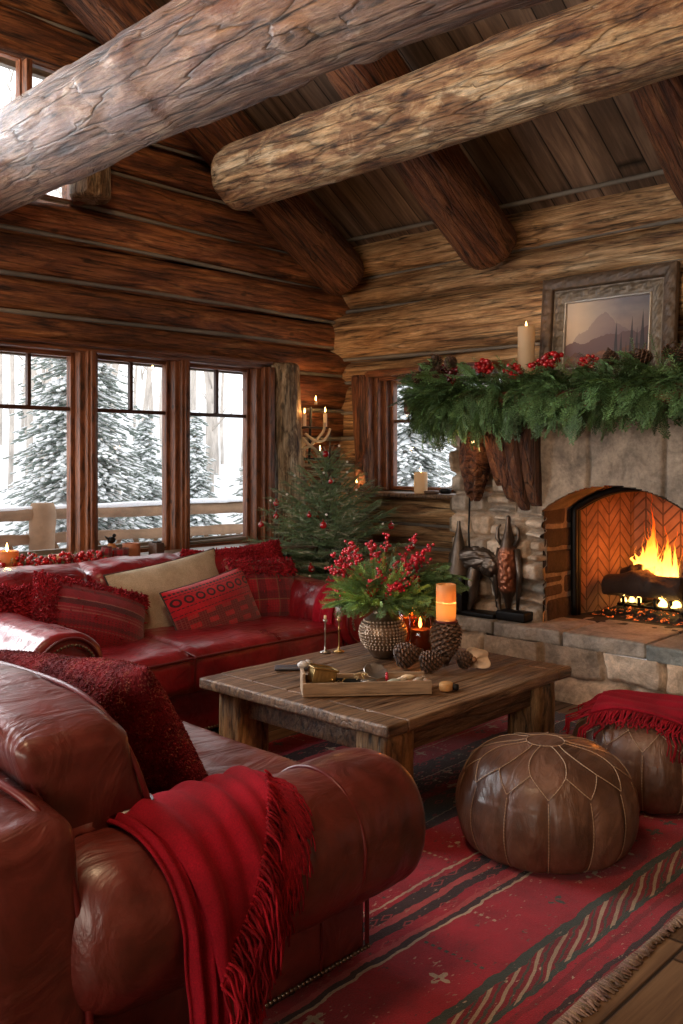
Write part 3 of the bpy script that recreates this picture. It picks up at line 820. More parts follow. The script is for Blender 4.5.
# mantel shelf and rustic corbel
V, Q = rbox_vq(.37, 1.28, .055, .02, 2, (8, 70, 3)); V[:, 0] += .012 * fbm(V, 6, 3, 60); V[:, 2] += .006 * fbm(V, 5, 3, 61)
g = G(); g.add(V[:, [1, 0, 2]] * np.array([1, -1, 1]), Q)
mk('mantel_shelf', g, M_RAFT, FP, M=Matrix.Translation((4.87 - 5.0, 2.42 - 2.4, 1.675)) @ Matrix.Rotation(PI / 2, 4, 'Z'))
for yc in (3.02, 1.72):
    g = G()
    for j, (dy, w, zb, dd) in enumerate([(-.13, .075, 1.06, .17), (-.055, .07, 1.03, .21), (.02, .08, 1.08, .22), (.10, .07, 1.16, .19)]):
        n = 26; t = np.linspace(0, 1, n)
        zz = zb + (1.62 - zb) * t
        # each stave: a board whose depth grows upward
        dep = .05 + dd * np.clip(t * 1.25, 0, 1) ** .6
        wob = .010 * fbm(np.stack([t * 5, t * 0 + j, t * 0 + yc], 1), 1, 3, 70 + j)
        ring = []
        for i in range(n):
            x1 = FX + .02; x0 = FX - dep[i] + wob[i]; ya_, yb_ = yc + dy - w / 2 + wob[i] * .6, yc + dy + w / 2 - .003 + wob[i] * .5
            bvl = .012
            ring.append([(x1, ya_, zz[i]), (x0 + bvl, ya_, zz[i]), (x0, ya_ + bvl, zz[i]), (x0, yb_ - bvl, zz[i]), (x0 + bvl, yb_, zz[i]), (x1, yb_, zz[i])])
        R = np.array(ring).reshape(-1, 3); g.add(R[:, [0, 1, 2]], gridq(n, 6, False, True), c=.5 * (.7 + .2 * j))
        k0 = g.n; g.add(np.vstack([ring[0], np.mean(ring[0], 0)]), None, [(6, (q + 1) % 6, q) for q in range(6)])
    mk('wooden_corbel', G().join(g, M=Matrix(((0, 0, 1, 0), (0, 1, 0, 0), (-1, 0, 0, 0), (0, 0, 0, 1)))), M_RAFT, FP,
       M=Matrix.Translation((-5.0, -2.4, 0)) @ Matrix(((0, 0, -1, 0), (0, 1, 0, 0), (1, 0, 0, 0), (0, 0, 0, 1))))
# gnarled wood knot hung against the left pier below the garland
def blob(rx, ry, rz, seed, amp=.3, freq=3, nu=40, nv=30, ridged=True):
    V, Q, T = sphere(1, nu, nv)
    n = fbm(V, freq, 4, seed)
    if ridged: n = 1 - 2 * np.abs(n)
    V = V * (1 + amp * n)[:, None] * np.array([rx, ry, rz])
    return V, Q, T
g = G(); V, Q, T = blob(.085, .07, .20, 77, .35, 2.2); g.add(V, Q, T)
tag(mk('driftwood_knot', g, M_RAFT, M=Matrix.Translation((4.66, 3.26, 1.34))), 'gnarled dark driftwood piece hanging on the stone pier left of the corbel', 'driftwood')

# ------------------------------------------------------------------ fire
def bark_log(L, r, seed): return log_vq(L, r, seed, nx=60, na=26, rough=2.4, knots=3, endround=.3)
M_FIRELOG = simple('charred_firewood', (.035, .020, .014), .85, 30, 1.0, .6, bd=.01)
def place_log(name, label, p0, p1, r, seed, group):
    p0, p1 = Vector(p0), Vector(p1); d = p1 - p0
    V, Q, T = bark_log(d.length, r, seed); g = G(); g.add(V, Q, T)
    tag(mk(name, g, M_FIRELOG, M=Matrix.Translation(p0) @ Vector((1, 0, 0)).rotation_difference(d.normalized()).to_matrix().to_4x4()), label, 'firewood', group)
GRP = 'burning logs on the grate'
place_log('firewood_log', 'thick charred log lying across the front of the fire grate', (5.36, 2.74, .535), (5.36, 2.26, .535), .058, 81, GRP)
place_log('firewood_log', 'charred log behind, at the back of the fire grate', (5.50, 2.72, .53), (5.52, 2.20, .55), .055, 82, GRP)
place_log('firewood_log', 'short split log resting on top of the other burning logs', (5.41, 2.64, .632), (5.46, 2.44, .660), .042, 83, GRP)
place_log('firewood_log', 'upright leaning charred log at the right of the fire', (5.35, 2.20, .42), (5.50, 2.22, .72), .045, 84, GRP)
gr = thing('fire_grate', 'black iron grate holding the burning logs in the firebox', 'grate', (5.42, 2.4, HZ))
for y in (2.2, 2.3, 2.4, 2.5, 2.6):
    g = G(); V, Q, T = tube([(5.28, y, .50), (5.285, y, .455), (5.33, y, .445), (5.58, y, .45)], .010, 6); g.add(V, Q, T)
    mk('grate_bar', g, M_IRON, gr, world=True)
g = G()
for x in (5.33, 5.54):
    V, Q, T = tube([(x, 2.14, .44), (x, 2.66, .44)], .010, 6); g.add(V, Q, T)
mk('cross_bar', g, M_IRON, gr, world=True)
for x in (5.33, 5.54):
    for y in (2.18, 2.62):
        g = G(); V, Q, T = tube([(x, y, HZ), (x, y, .44)], .010, 6); g.add(V, Q, T); mk('leg', g, M_IRON, gr, world=True)
m, nt, b = mat_new('embers'); n1 = noise(nt, coord(nt), 26, 4, .7)
setp(b, Base__Color=(.02, .012, .01), Roughness=.95, Emission__Color=(1, .16, .02)); lk(nt, ramp(nt, n1, [(.56, 0), (.72, 1)]), b.inputs['Emission Strength'])
nt.nodes.new('ShaderNodeMath')
st = mth(nt, 'MULTIPLY', ramp(nt, n1, [(.56, 0), (.72, 1)]), 3.0); lk(nt, st, b.inputs['Emission Strength'])
g = G(); nx = 50; xs, ys_ = np.meshgrid(np.linspace(5.16, 5.68, nx), np.linspace(2.02, 2.78, 70), indexing='ij'); p = np.stack([xs.ravel(), ys_.ravel(), xs.ravel() * 0], 1)
d = np.minimum(np.minimum(p[:, 0] - 5.16, 5.68 - p[:, 0]), np.minimum(p[:, 1] - 2.02, 2.78 - p[:, 1]))
p[:, 2] = HZ + .002 + .04 * sstep(0, .1, d) * (.8 + .9 * fbm(p, 30, 3, 5)); g.add(p, gridq(nx, 70))
tag(mk('ember_bed', g, m), 'bed of glowing embers and ash under the fire grate', 'embers', None, 'stuff')
# flames
m, nt, b = mat_new('flame')
t = nt.nodes.new('ShaderNodeTexCoord'); sp = nd(nt, 'ShaderNodeSeparateXYZ', i0=t.outputs['Object'])
h = mth(nt, 'DIVIDE', sp.outputs[2], .46)
n1 = noise(nt, coord(nt, 'Object', (1, 1, .35)), 22, 4, .6, 1.0)
hc = mth(nt, 'ADD', h, mth(nt, 'MULTIPLY', mth(nt, 'SUBTRACT', n1, .5), .5))
colr = ramp(nt, hc, [(.0, (1, .60, .16)), (.35, (1, .42, .06)), (.75, (1, .20, .015)), (1.0, (.9, .09, .005))])
stn = ramp(nt, hc, [(0, 1), (.4, .6), (1, .15)])
em = nd(nt, 'ShaderNodeEmission', Color=colr, Strength=mth(nt, 'MULTIPLY', stn, 11.0))
lw = nd(nt, 'ShaderNodeLayerWeight', Blend=.5); fac = mth(nt, 'SUBTRACT', 1.0, lw.outputs['Facing'])
al = mth(nt, 'MULTIPLY', ramp(nt, fac, [(.15, 0), (.9, .75)]), ramp(nt, n1, [(.38, .1), (.58, 1)]))
tr = nd(nt, 'ShaderNodeBsdfTransparent'); mx = nd(nt, 'ShaderNodeMixShader', i0=al, i1=tr.outputs[0], i2=em.outputs[0])
lk(nt, mx.outputs[0], nt.nodes['Material Output'].inputs[0]); M_FIRE = m
def flame_vq(h, r, seed, n=18, k=26):
    t = np.linspace(0, 1, k); prof = r * (np.sin(np.clip(t * 1.15 + .12, 0, 1) ** .6 * PI) ** .8) * (1 - t) ** .35 + .0008
    V, Q, T = lathe(np.stack([prof, t * h], 1), n)
    q = V[:, 2] / h
    V[:, 0] += r * 1.0 * q * fbm(np.stack([q * 3, q * 0 + seed, q * 0], 1), 1, 2, seed) + r * .5 * fbm(V, 25, 2, seed + 3) * q
    V[:, 1] += r * 1.6 * q * fbm(np.stack([q * 3, q * 0 + seed, q * 0], 1), 1, 2, seed + 1) + r * .5 * fbm(V, 25, 2, seed + 4) * q
    return V, Q, T
g = G(); rs = np.random.default_rng(11)
for k in range(64):
    y = rs.uniform(2.18, 2.70); x = rs.uniform(5.40, 5.58); base = rs.uniform(.02, .14)
    hmax = .15 + .40 * math.exp(-((y - 2.53) / .06) ** 2) + .24 * math.exp(-((y - 2.36) / .06) ** 2)
    V, Q, T = flame_vq(hmax * rs.uniform(.55, 1.05), rs.uniform(.022, .042), int(rs.integers(999)))
    g.add(V + np.array([x - 5.47, y - 2.4, base]), Q, T)
for k in range(9):
    y = rs.uniform(2.18, 2.62)
    V, Q, T = flame_vq(rs.uniform(.05, .10), rs.uniform(.018, .03), int(rs.integers(999))); g.add(V + np.array([5.33 - 5.47 + rs.uniform(-.04, .02), y - 2.4, -.02]), Q, T)
tag(mk('fire', g, M_FIRE, M=Matrix.Translation((5.47, 2.4, .48))), 'bright orange flames rising from the logs in the firebox', 'fire', None, 'stuff')

# ------------------------------------------------------------------ bronzes on the left of the hearth
bz = thing('bronze_sculpture', 'dark bronze animal-like sculpture with a shaggy back standing on splayed legs, left on the hearth', 'sculpture', (4.72, 3.30, HZ))
g = G(); V, Q = rbox_vq(.11, .17, .014, .008, 2, (3, 3, 1)); g.add(V + np.array([4.73, 3.27, .394]), Q); mk('base', g, M_IRON, bz, world=True)
g = G(); V, Q, T = blob(.055, .15, .06, 90, .35, 2.6, 60, 44); g.add(V + np.array([4.72, 3.30, .72]), Q, T)
V, Q, T = blob(.045, .06, .055, 91, .35, 2.6); g.add(V + np.array([4.71, 3.18, .69]), Q, T)
mk('shaggy_back', g, M_BRONZE, bz, world=True)
for k, (pts, r0, r1) in enumerate([([(4.72, 3.37, .70), (4.70, 3.42, .60), (4.70, 3.40, .48), (4.69, 3.43, .405)], .040, .014),
                                   ([(4.72, 3.29, .70), (4.69, 3.30, .58), (4.68, 3.29, .50), (4.67, 3.31, .405)], .042, .010),
                                   ([(4.72, 3.22, .69), (4.73, 3.16, .58), (4.72, 3.13, .48), (4.71, 3.11, .405)], .020, .010),
                                   ([(4.77, 3.33, .70), (4.79, 3.34, .56), (4.78, 3.36, .405)], .032, .012)]):
    pts = np.array(pts); t = np.linspace(0, len(pts) - 1, 24); P_ = np.stack([np.interp(t, range(len(pts)), pts[:, i]) for i in range(3)], 1)
    rad = np.interp(t, [0, (len(pts) - 1) * .45, len(pts) - 1], [r0, r0 * 1.05, r1]); V, Q, T = tube(P_, rad, 12)
    V = V + .010 * np.stack([fbm(V, 16, 3, 95 + k), fbm(V, 16, 3, 96 + k), V[:, 0] * 0], 1)
    g = G(); g.add(V, Q, T); mk('leg', g, M_BRONZE, bz, world=True)
bz = thing('bronze_fish_sculpture', 'tall slender bronze carving with a scaly copper belly and thin neck, beside the firebox', 'sculpture', (4.72, 3.06, HZ))
g = G(); V, Q = rbox_vq(.06, .10, .028, .012, 2, (2, 2, 1)); g.add(V + np.array([4.70, 3.0, .408]), Q); mk('base', g, M_IRON, bz, world=True)
prof = [(.012, .43), (.02, .45), (.03, .50), (.055, .55), (.062, .63), (.062, .74), (.055, .80), (.045, .85), (.028, .90), (.018, .95), (.016, .99), (.004, 1.0)]
def smooth_prof(pr, n=60):
    pr = np.array(pr); t = np.linspace(0, len(pr) - 1, n); return np.stack([np.interp(t, range(len(pr)), pr[:, 0]), np.interp(t, range(len(pr)), pr[:, 1])], 1)
V, Q, T = lathe(smooth_prof(prof, 120), 64); a = np.arctan2(V[:, 1], V[:, 0])
band = sstep(.53, .56, V[:, 2]) * (1 - sstep(.78, .82, V[:, 2]))
nn = fbm(np.stack([np.cos(a) * 1.4, np.sin(a) * 1.4, V[:, 2] * 16], 1), 3, 2, 7)
k = 1 + band * .16 * sstep(-.05, .12, np.abs(nn) - .12)
V[:, :2] *= k[:, None]; V[:, 1] *= .85
Cc = np.ones((len(V), 3)) * .35 + band[:, None] * np.array([.9, .35, .18])
g = G(); g.add(V + np.array([4.72, 3.06, 0]), Q, T, c=Cc)
M_BRONZE2 = simple('copper_brown_bronze', (.13, .085, .06), .35, 40, .3, .3, metal=.7, usetint=True)
mk('body', g, M_BRONZE2, bz, world=True)
for s in (-1, 1):
    g = G(); pts = [(4.715, 3.06 + s * .045, .82), (4.715, 3.06 + s * .075, .86), (4.715, 3.06 + s * .072, .92), (4.715, 3.06 + s * .05, .94)]
    V, Q, T = tube(pts, [.012, .014, .010, .005], 8); g.add(V, Q, T); mk('fin', g, M_BRONZE, bz, world=True)
    g = G(); V, Q, T = tube([(4.72, 3.06 + s * .06, .80), (4.71, 3.06 + s * .085, .65), (4.71, 3.06 + s * .07, .44)], [.018, .020, .010], 8); g.add(V, Q, T); mk('side_fin', g, M_BRONZE, bz, world=True)
# dark metal cone behind the tree branch
g = G(); V, Q, T = lathe(smooth_prof([(.085, 0), (.07, .06), (.045, .15), (.022, .25), (.012, .30), (.010, .33)]), 24); g.add(V, Q, T)
tag(mk('fireside_bell', g, M_BRONZE, M=Matrix.Translation((4.70, 3.41, .62))), 'dark metal bell-shaped piece at the left edge of the stone pier', 'bell')
g = G(); V, Q = rbox_vq(.08, .08, .12, .01, 2, (2, 2, 2)); g.add(V + np.array([4.70, 3.41, .50]), Q)
tag(mk('iron_stand', g, M_IRON), 'small black stand carrying the bell-shaped piece beside the sculpture', 'stand')
pk = thing('fire_poker', 'thin black poker hanging against the stone pier above the bronze sculpture', 'poker', (4.70, 3.33, .62))
g = G(); V, Q, T = tube([(4.705, 3.33, 1.10), (4.70, 3.335, .9), (4.705, 3.33, .62)], .006, 6); g.add(V, Q, T); mk('rod', g, M_IRON, pk, world=True)
g = G(); V, Q, T = tube([(4.70, 3.33, 1.10), (4.69, 3.33, 1.14), (4.70, 3.32, 1.16), (4.71, 3.33, 1.13)], .006, 6); g.add(V, Q, T); mk('hook', g, M_IRON, pk, world=True)

# ------------------------------------------------------------------ framed picture leaning on the mantel
def painting_mat():
    m, nt, b = mat_new('landscape_canvas')
    t = nt.nodes.new('ShaderNodeTexCoord'); sp = nd(nt, 'ShaderNodeSeparateXYZ', i0=t.outputs['UV']); u, v = sp.outputs[0], sp.outputs[1]
    sky = ramp(nt, v, [(.35, (.34, .20, .19)), (.62, (.52, .36, .30)), (.8, (.42, .36, .36)), (1, (.20, .20, .27))])
    nz = noise(nt, coord(nt, 'UV', (3, 5, 1)), 1.5, 4, .55)
    sky = mix(nt, .3, sky, ramp(nt, nz, [(.3, (.15, .12, .16)), (.7, (.6, .45, .36))]), 'MIX')
    sun = mth(nt, 'SUBTRACT', 1.0, mth(nt, 'MULTIPLY', mth(nt, 'ABSOLUTE', mth(nt, 'SUBTRACT', u, .15)), 2.0), True)
    sky = mix(nt, mth(nt, 'MULTIPLY', sun, .75), sky, (.95, .72, .48))
    def line(scale, base, amp, tilt, det=4, off=0.0):
        cb = nd(nt, 'ShaderNodeCombineXYZ', i0=mth(nt, 'ADD', mth(nt, 'MULTIPLY', u, scale), off), i1=off)
        n = noise(nt, cb.outputs[0], 1.0, det, .5)
        y = mth(nt, 'ADD', mth(nt, 'MULTIPLY', n, amp), mth(nt, 'ADD', mth(nt, 'MULTIPLY', u, tilt), base))
        return mth(nt, 'GREATER_THAN', y, v)
    pk = mth(nt, 'SUBTRACT', .80, mth(nt, 'MULTIPLY', mth(nt, 'ABSOLUTE', mth(nt, 'SUBTRACT', u, .47)), 1.1))
    cb = nd(nt, 'ShaderNodeCombineXYZ', i0=mth(nt, 'MULTIPLY', u, 9.0), i1=3.0)
    pk = mth(nt, 'ADD', pk, mth(nt, 'MULTIPLY', mth(nt, 'SUBTRACT', noise(nt, cb.outputs[0], 1, 4, .5), .5), .25))
    c = mix(nt, mth(nt, 'MULTIPLY', mth(nt, 'GREATER_THAN', pk, v), .5), sky, (.28, .17, .19))
    c = mix(nt, line(3.0, .10, .5, .18, 4, 2.0), c, (.24, .13, .12))
    c = mix(nt, line(4.0, -.08, .45, .18, 4, 5.0), c, mix(nt, ramp(nt, nz, [(.4, 0), (.65, 1)]), (.12, .05, .035), (.46, .17, .07)))
    # fir silhouettes on the right
    fr = mth(nt, 'FRACT', mth(nt, 'MULTIPLY', u, 17.0)); idx = mth(nt, 'FLOOR', mth(nt, 'MULTIPLY', u, 17.0))
    wn = nd(nt, 'ShaderNodeTexWhiteNoise', _noise_dimensions='1D'); lk(nt, idx, wn.inputs['W'])
    tri = mth(nt, 'ABSOLUTE', mth(nt, 'SUBTRACT', fr, .5))
    top = mth(nt, 'SUBTRACT', mth(nt, 'ADD', .30, mth(nt, 'MULTIPLY', wn.outputs[0], .50)), mth(nt, 'MULTIPLY', tri, 1.1))
    tm = mth(nt, 'MULTIPLY', mth(nt, 'GREATER_THAN', top, v), mth(nt, 'GREATER_THAN', u, .60))
    c = mix(nt, mth(nt, 'MULTIPLY', tm, .85), c, (.025, .022, .028))
    c = mix(nt, 1, c, ramp(nt, u, [(0, .80), (.5, .62), (1, .34)]), 'MULTIPLY')
    lk(nt, c, b.inputs['Base Color']); setp(b, Roughness=.45)
    return m
PW, PH = .87, .735
pf = thing('framed_painting', 'dark carved wooden frame around a dusky mountain landscape, standing on the mantel', 'picture', (5.10, 2.63, 1.732))
lean = Matrix.Rotation(math.radians(5.5), 4, 'Y')
def ringframe(w0, h0, w1, h1, prof, carve=0, seed=0, M=None):
    """mitred frame from outer (w0,h0) half sizes to inner (w1,h1): prof = [(t, depth)]"""
    g = G(); cx = [(-1, -1), (1, -1), (1, 1), (-1, 1)]
    for s in range(4):
        a, b = cx[s], cx[(s + 1) % 4]; n = 110; rows_ = []
        for t, dpt in prof:
            hw = w0 + (w1 - w0) * t; hh = h0 + (h1 - h0) * t
            A = np.array([a[0] * hw, a[1] * hh]); B = np.array([b[0] * hw, b[1] * hh]); tt = np.linspace(0, 1, n)[:, None]
            P2 = A + (B - A) * tt
            rows_.append(np.column_stack([np.full(n, -dpt), P2[:, 0], P2[:, 1] + h0]))
        V = np.concatenate(rows_)
        if carve:
            L = V[:, 1] * 1.0 + V[:, 2]
            tv = np.repeat([p[0] for p in prof], n); w = np.sin(np.clip(tv, 0, 1) * PI) ** .7
            V[:, 0] -= w * carve * (np.sin(L * 95) * np.sin(tv * 9 + L * 30) + 1.2 * fbm(V, 55, 2, seed))
        g.add(V, gridq(len(prof), n))
    return g
g = ringframe(PW / 2, PH / 2, PW / 2 - .075, PH / 2 - .075, [(0, 0), (0, .045)] + [(t, .045 + .014 * math.sin(t * PI)) for t in np.linspace(.05, .95, 12)] + [(1, .040), (1, .02)], .004, 3)
M_FRAME = simple('carved_frame_wood', (.085, .053, .033), .5, 60, .5, .5, vscale=20, spec=.5)
mk('outer_frame', g, M_FRAME, pf, M=lean)
g = ringframe(PW / 2 - .075, PH / 2 - .075, PW / 2 - .155, PH / 2 - .155, [(0, .015), (.06, .03)] + [(t, .03 - .006 * math.cos(t * 7)) for t in np.linspace(.1, .9, 12)] + [(.92, .020), (1, .026)], .005, 9)
for e in range(len(g.V)): g.V[e][:, 2] += .075
mk('carved_liner', g, simple('silvery_carved_liner', (.15, .12, .09), .42, 60, .5, .4, vscale=20, metal=.3), pf, M=lean)
iw, ih = PW / 2 - .155, PH / 2 - .155
g = ringframe(iw + .004, ih + .004, iw - .012, ih - .012, [(0, .02), (.3, .032), (.8, .030), (1, .018)])
for e in range(len(g.V)): g.V[e][:, 2] += PH / 2 - ih - .004
mk('inner_fillet', g, M_SILVER, pf, M=lean)
g = G(); g.add([(-.017, iw, PH / 2 - ih), (-.017, -iw, PH / 2 - ih), (-.017, -iw, PH / 2 + ih), (-.017, iw, PH / 2 + ih)], [(0, 1, 2, 3)], uv=[(0, 0), (1, 0), (1, 1), (0, 1)])
mk('canvas', g, painting_mat(), pf, M=lean, smooth=False)
g = box(-.006, 0, -PW / 2 + .01, PW / 2 - .01, .01, PH - .01); mk('backing', g, M_IRON, pf, M=lean, smooth=False)
# ------------------------------------------------------------------ upholstery helpers
def cushion_vq(hx, hy, hz, r, puff, seed, nf=(26, 26, 4), wr=.006, axis=2):
    V, Q = rbox_vq(hx, hy, hz, r, 4, nf)
    u = V / np.array([hx, hy, hz])
    o = [i for i in range(3) if i != axis]
    w = np.clip(1 - u[:, o[0]] ** 2, 0, 1) ** .6 * np.clip(1 - u[:, o[1]] ** 2, 0, 1) ** .6
    V = V.copy(); V[:, axis] += np.sign(u[:, axis]) * puff * w * np.abs(u[:, axis])
    n = fbm(V + seed, 5, 3, seed); rid = 1 - np.abs(fbm(V * np.array([1, .45, 1]) + seed * 3, 9, 3, seed + 2)) * 2
    V += (u / (np.linalg.norm(u, axis=1, keepdims=True) + 1e-9)) * (wr * 1.2 * n + wr * .8 * rid)[:, None]
    return V, Q

def sausage_vq(L, ry, rz, seed, er0=.5, er1=.5, n=90, na=56, wr=.004, p=2.2, seams=()):
    """arm roll along local X with rounded ends"""
    x = np.linspace(0, 1, n); x = .5 - .5 * np.cos(x * PI); X = x * L
    e0, e1 = er0 * ry, er1 * ry
    k = np.ones(n)
    m = X < e0; k[m] = (1 - np.abs((e0 - X[m]) / e0) ** 2.4) ** (1 / 2.4)
    m = X > L - e1; k[m] = (1 - np.abs((X[m] - L + e1) / e1) ** 2.4) ** (1 / 2.4)
    k = np.clip(k, .01, 1)
    for s in seams: k *= 1 - .030 * np.exp(-((X - s) / .006) ** 2)
    a = np.linspace(0, 2 * PI, na, endpoint=False); ca, sa = np.cos(a), np.sin(a)
    ca, sa = np.sign(ca) * np.abs(ca) ** (2 / p), np.sign(sa) * np.abs(sa) ** (2 / p)
    V = np.stack([np.repeat(X, na), np.outer(k, ca * ry).ravel(), np.outer(k, sa * rz).ravel()], 1)
    V[:, 1:] *= (1 + (wr / ry) * (fbm(V, 4, 2, seed) * 3 + (1 - 2 * np.abs(fbm(V * np.array([2.2, 1, 1]), 5, 3, seed + 4)))))[:, None]
    Q = gridq(n, na, False, True)
    c0 = len(V); V = np.vstack([V, [0, 0, 0], [L, 0, 0]])
    T = [(c0, (j + 1) % na, j) for j in range(na)] + [(c0 + 1, (n - 1) * na + j, (n - 1) * na + (j + 1) % na) for j in range(na)]
    return V, Q, T

def path_tube(g, pts, r, n=8, sub=6, c=None, closed=False):
    pts = np.array(pts, float)
    if closed: pts = np.vstack([pts, pts[:1]])
    t = np.linspace(0, len(pts) - 1, (len(pts) - 1) * sub + 1); i = np.clip(t.astype(int), 0, len(pts) - 2); f = (t - i)[:, None]
    p0 = pts[np.clip(i - 1, 0, None)]; p1 = pts[i]; p2 = pts[i + 1]; p3 = pts[np.clip(i + 2, None, len(pts) - 1)]
    P_ = .5 * ((2 * p1) + (-p0 + p2) * f + (2 * p0 - 5 * p1 + 4 * p2 - p3) * f ** 2 + (-p0 + 3 * p1 - 3 * p2 + p3) * f ** 3)
    V, Q, T = tube(P_, r, n); g.add(V, Q, T, c=c); return P_

NV, NQ, NT = sphere(1, 8, 6)
def nails(g, pts, r=.006):
    pts = np.asarray(pts); M = np.zeros((len(pts), 4, 4)); M[:, 0, 0] = M[:, 1, 1] = M[:, 2, 2] = r; M[:, 3, 3] = 1; M[:, :3, 3] = pts
    batch(NV, NQ, NT, M, g)

# ------------------------------------------------------------------ far sofa under the windows
S1 = thing('leather_sofa', 'oxblood red leather sofa with rolled arms standing under the triple window', 'sofa', (2.85, 3.9, 0))
AXL, AXR = 1.93, 3.71                     # arm centres
g = G(); V, Q = rbox_vq((AXR - AXL) / 2 + .10, .45, .135, .03, 3, (30, 8, 3)); V += .004 * fbm(V, 5, 2, 3)[:, None]; g.add(V + np.array([(AXL + AXR) / 2, 3.88, .19]), Q)
mk('base', g, M_SOFA, S1, world=True)
for x in (AXL, AXR):
    arm = None
    g = G(); V, Q, T = sausage_vq(1.02, .165, .160, 5 + int(x), .22, .3, wr=.006)
    V[:, 2] += .05 * sstep(.3, .9, V[:, 0]) * .6
    g.add(V[:, [1, 0, 2]] * np.array([-1, 1, 1]) + np.array([x, 3.30, .485]), Q, T)
    arm = mk('arm_roll', g, M_SOFA, S1, world=True)
    g = G(); V, Q = rbox_vq(.125, .46, .21, .03, 3, (4, 12, 6)); V[:, 1] *= 1.0; g.add(V + np.array([x, 3.82, .26]), Q); mk('arm_panel', g, M_SOFA, S1, world=True)
    g = G(); a = np.linspace(-.45, PI + .45, 30)
    nails(g, np.stack([x + .118 * np.cos(a), np.full(30, 3.292), .485 + .115 * np.sin(a)], 1), .0075)
    mk('nailhead_trim', g, M_NAIL, S1, world=True)
    for dx_ in (.106, -.106):
        g = G(); nails(g, np.stack([np.full(24, x + dx_), np.full(24, 3.348), np.linspace(.07, .38, 24)], 1), .0068); mk('nailhead_trim', g, M_NAIL, S1, world=True)
    g = G(); a = np.linspace(0, 2 * PI, 24, endpoint=False); path_tube(g, np.stack([x + .145 * np.cos(a), np.full(24, 3.305), .485 + .14 * np.sin(a)], 1), .007, closed=True); mk('piping', g, M_PIPE, S1, world=True)
V, Q = cushion_vq((AXR - AXL) / 2 - .12, .40, .085, .05, .035, 12, (60, 26, 4), .007)
V[:, 2] -= .016 * np.exp(-((V[:, 0] - (2.58 - (AXL + AXR) / 2)) / .012) ** 2) * (V[:, 2] > 0)
V[:, 1] += .012 * np.exp(-((V[:, 0] - (2.58 - (AXL + AXR) / 2)) / .012) ** 2) * (V[:, 1] < -.3)
g = G(); g.add(V + np.array([(AXL + AXR) / 2, 3.74, .37]), Q); mk('seat_cushion', g, M_SOFA, S1, world=True)
g = G(); xa, xb = AXL + .14, AXR - .14
path_tube(g, [(xa, 3.337, .435), ((xa + xb) / 2, 3.335, .44), (xb, 3.337, .435)], .006, sub=20)
path_tube(g, [(2.58, 3.336, .30), (2.58, 3.333, .42), (2.58, 3.36, .452), (2.58, 3.7, .47), (2.58, 3.95, .475)], .005)
mk('piping', g, M_PIPE, S1, world=True)
# back: frame and three soft cushions
V, Q = rbox_vq(1.02, .11, .36, .07, 4, (50, 4, 10)); V[:, 2] += .012 * fbm(V, 3, 3, 7) * (V[:, 2] > 0)
g = G(); g.add(V + np.array([2.84, 4.28, .44]), Q); mk('back_frame', g, M_SOFA, S1, world=True)
for k, (xc, hw) in enumerate([(2.18, .315), (2.81, .32), (3.41, .31)]):
    V, Q = cushion_vq(hw, .13, .215, .08, .04, 20 + k, (28, 4, 20), .009, axis=1)
    V[:, 1] += .10 * (V[:, 2] / .21) * .5
    V[:, 2] += .014 * fbm(V, 4, 2, 30 + k) * (V[:, 2] > 0) + .012 * np.cos(V[:, 0] / hw * 1.4) * (V[:, 2] > 0)
    g = G(); g.add(V + np.array([xc, 4.13, .585]), Q); mk('back_cushion', g, M_SOFA, S1, world=True)
for x in (1.95, 3.75):
    for y in (3.48, 4.28):
        g = G(); V, Q, T = lathe([(.022, 0), (.03, .02), (.036, .06)], 16); g.add(V + np.array([x, y, 0]), Q, T); mk('foot', g, M_IRON, S1, world=True)
g = G(); nails(g, np.stack([np.linspace(2.06, 3.64, 90), np.full(90, 3.428), np.full(90, .075)], 1), .006); mk('nailhead_trim', g, M_NAIL, S1, world=True)

# ------------------------------------------------------------------ near sofa, facing the fire, its near arm towards the camera
S2 = thing('leather_sofa', 'near brown-red leather sofa seen from its arm end, in the bottom left corner', 'sofa', (1.35, 2.4, 0))
g = G(); V, Q = rbox_vq(.475, 1.02, .19, .03, 3, (10, 24, 4)); g.add(V + np.array([1.345, 2.655, .235]), Q); mk('base', g, M_SOFA2, S2, world=True)
for k, (y, sd) in enumerate(((1.605, 41), (3.62, 43))):
    if y > 3: continue
    g = G(); V, Q, T = sausage_vq(1.03, .172, .168, sd, .80, .55, n=120, na=64, wr=.004, seams=(.74,))
    V[:, 2] += .012 * np.cos(V[:, 0] * 4.2)
    g.add(V + np.array([.86, y, .42]), Q, T); mk('arm_roll', g, M_SOFA2, S2, world=True)
    g = G(); V, Q = rbox_vq(.485, .10, .165, .02, 3, (16, 3, 5)); g.add(V + np.array([1.345, y + .125, .20]), Q)
    mk('arm_panel', g, M_SOFA2, S2, world=True)
    a = np.linspace(0, 2 * PI, 40, endpoint=False)
    g = G(); path_tube(g, np.stack([np.full(40, 1.605), y + .174 * np.cos(a), .415 + .168 * np.sin(a)], 1), .0055, sub=3, closed=True)
    path_tube(g, [(1.835, y + .026, .28), (1.835, y + .026, .15), (1.835, y + .026, .05)], .006)
    path_tube(g, [(1.66, y + .026, .28), (1.66, y + .0235, .15), (1.66, y + .026, .05)], .004)
    mk('piping', g, M_PIPE, S2, world=True)
    g = G(); xs = np.arange(.90, 1.84, .0135); nails(g, np.stack([xs, np.full(len(xs), y + .018), np.full(len(xs), .052)], 1), .0062)
    mk('nailhead_trim', g, M_NAIL, S2, world=True)
V, Q = cushion_vq(.345, .80, .085, .055, .03, 51, (22, 44, 4), .008); g = G(); g.add(V + np.array([1.50, 2.58, .40]), Q); mk('seat_cushion', g, M_SOFA2, S2, world=True)
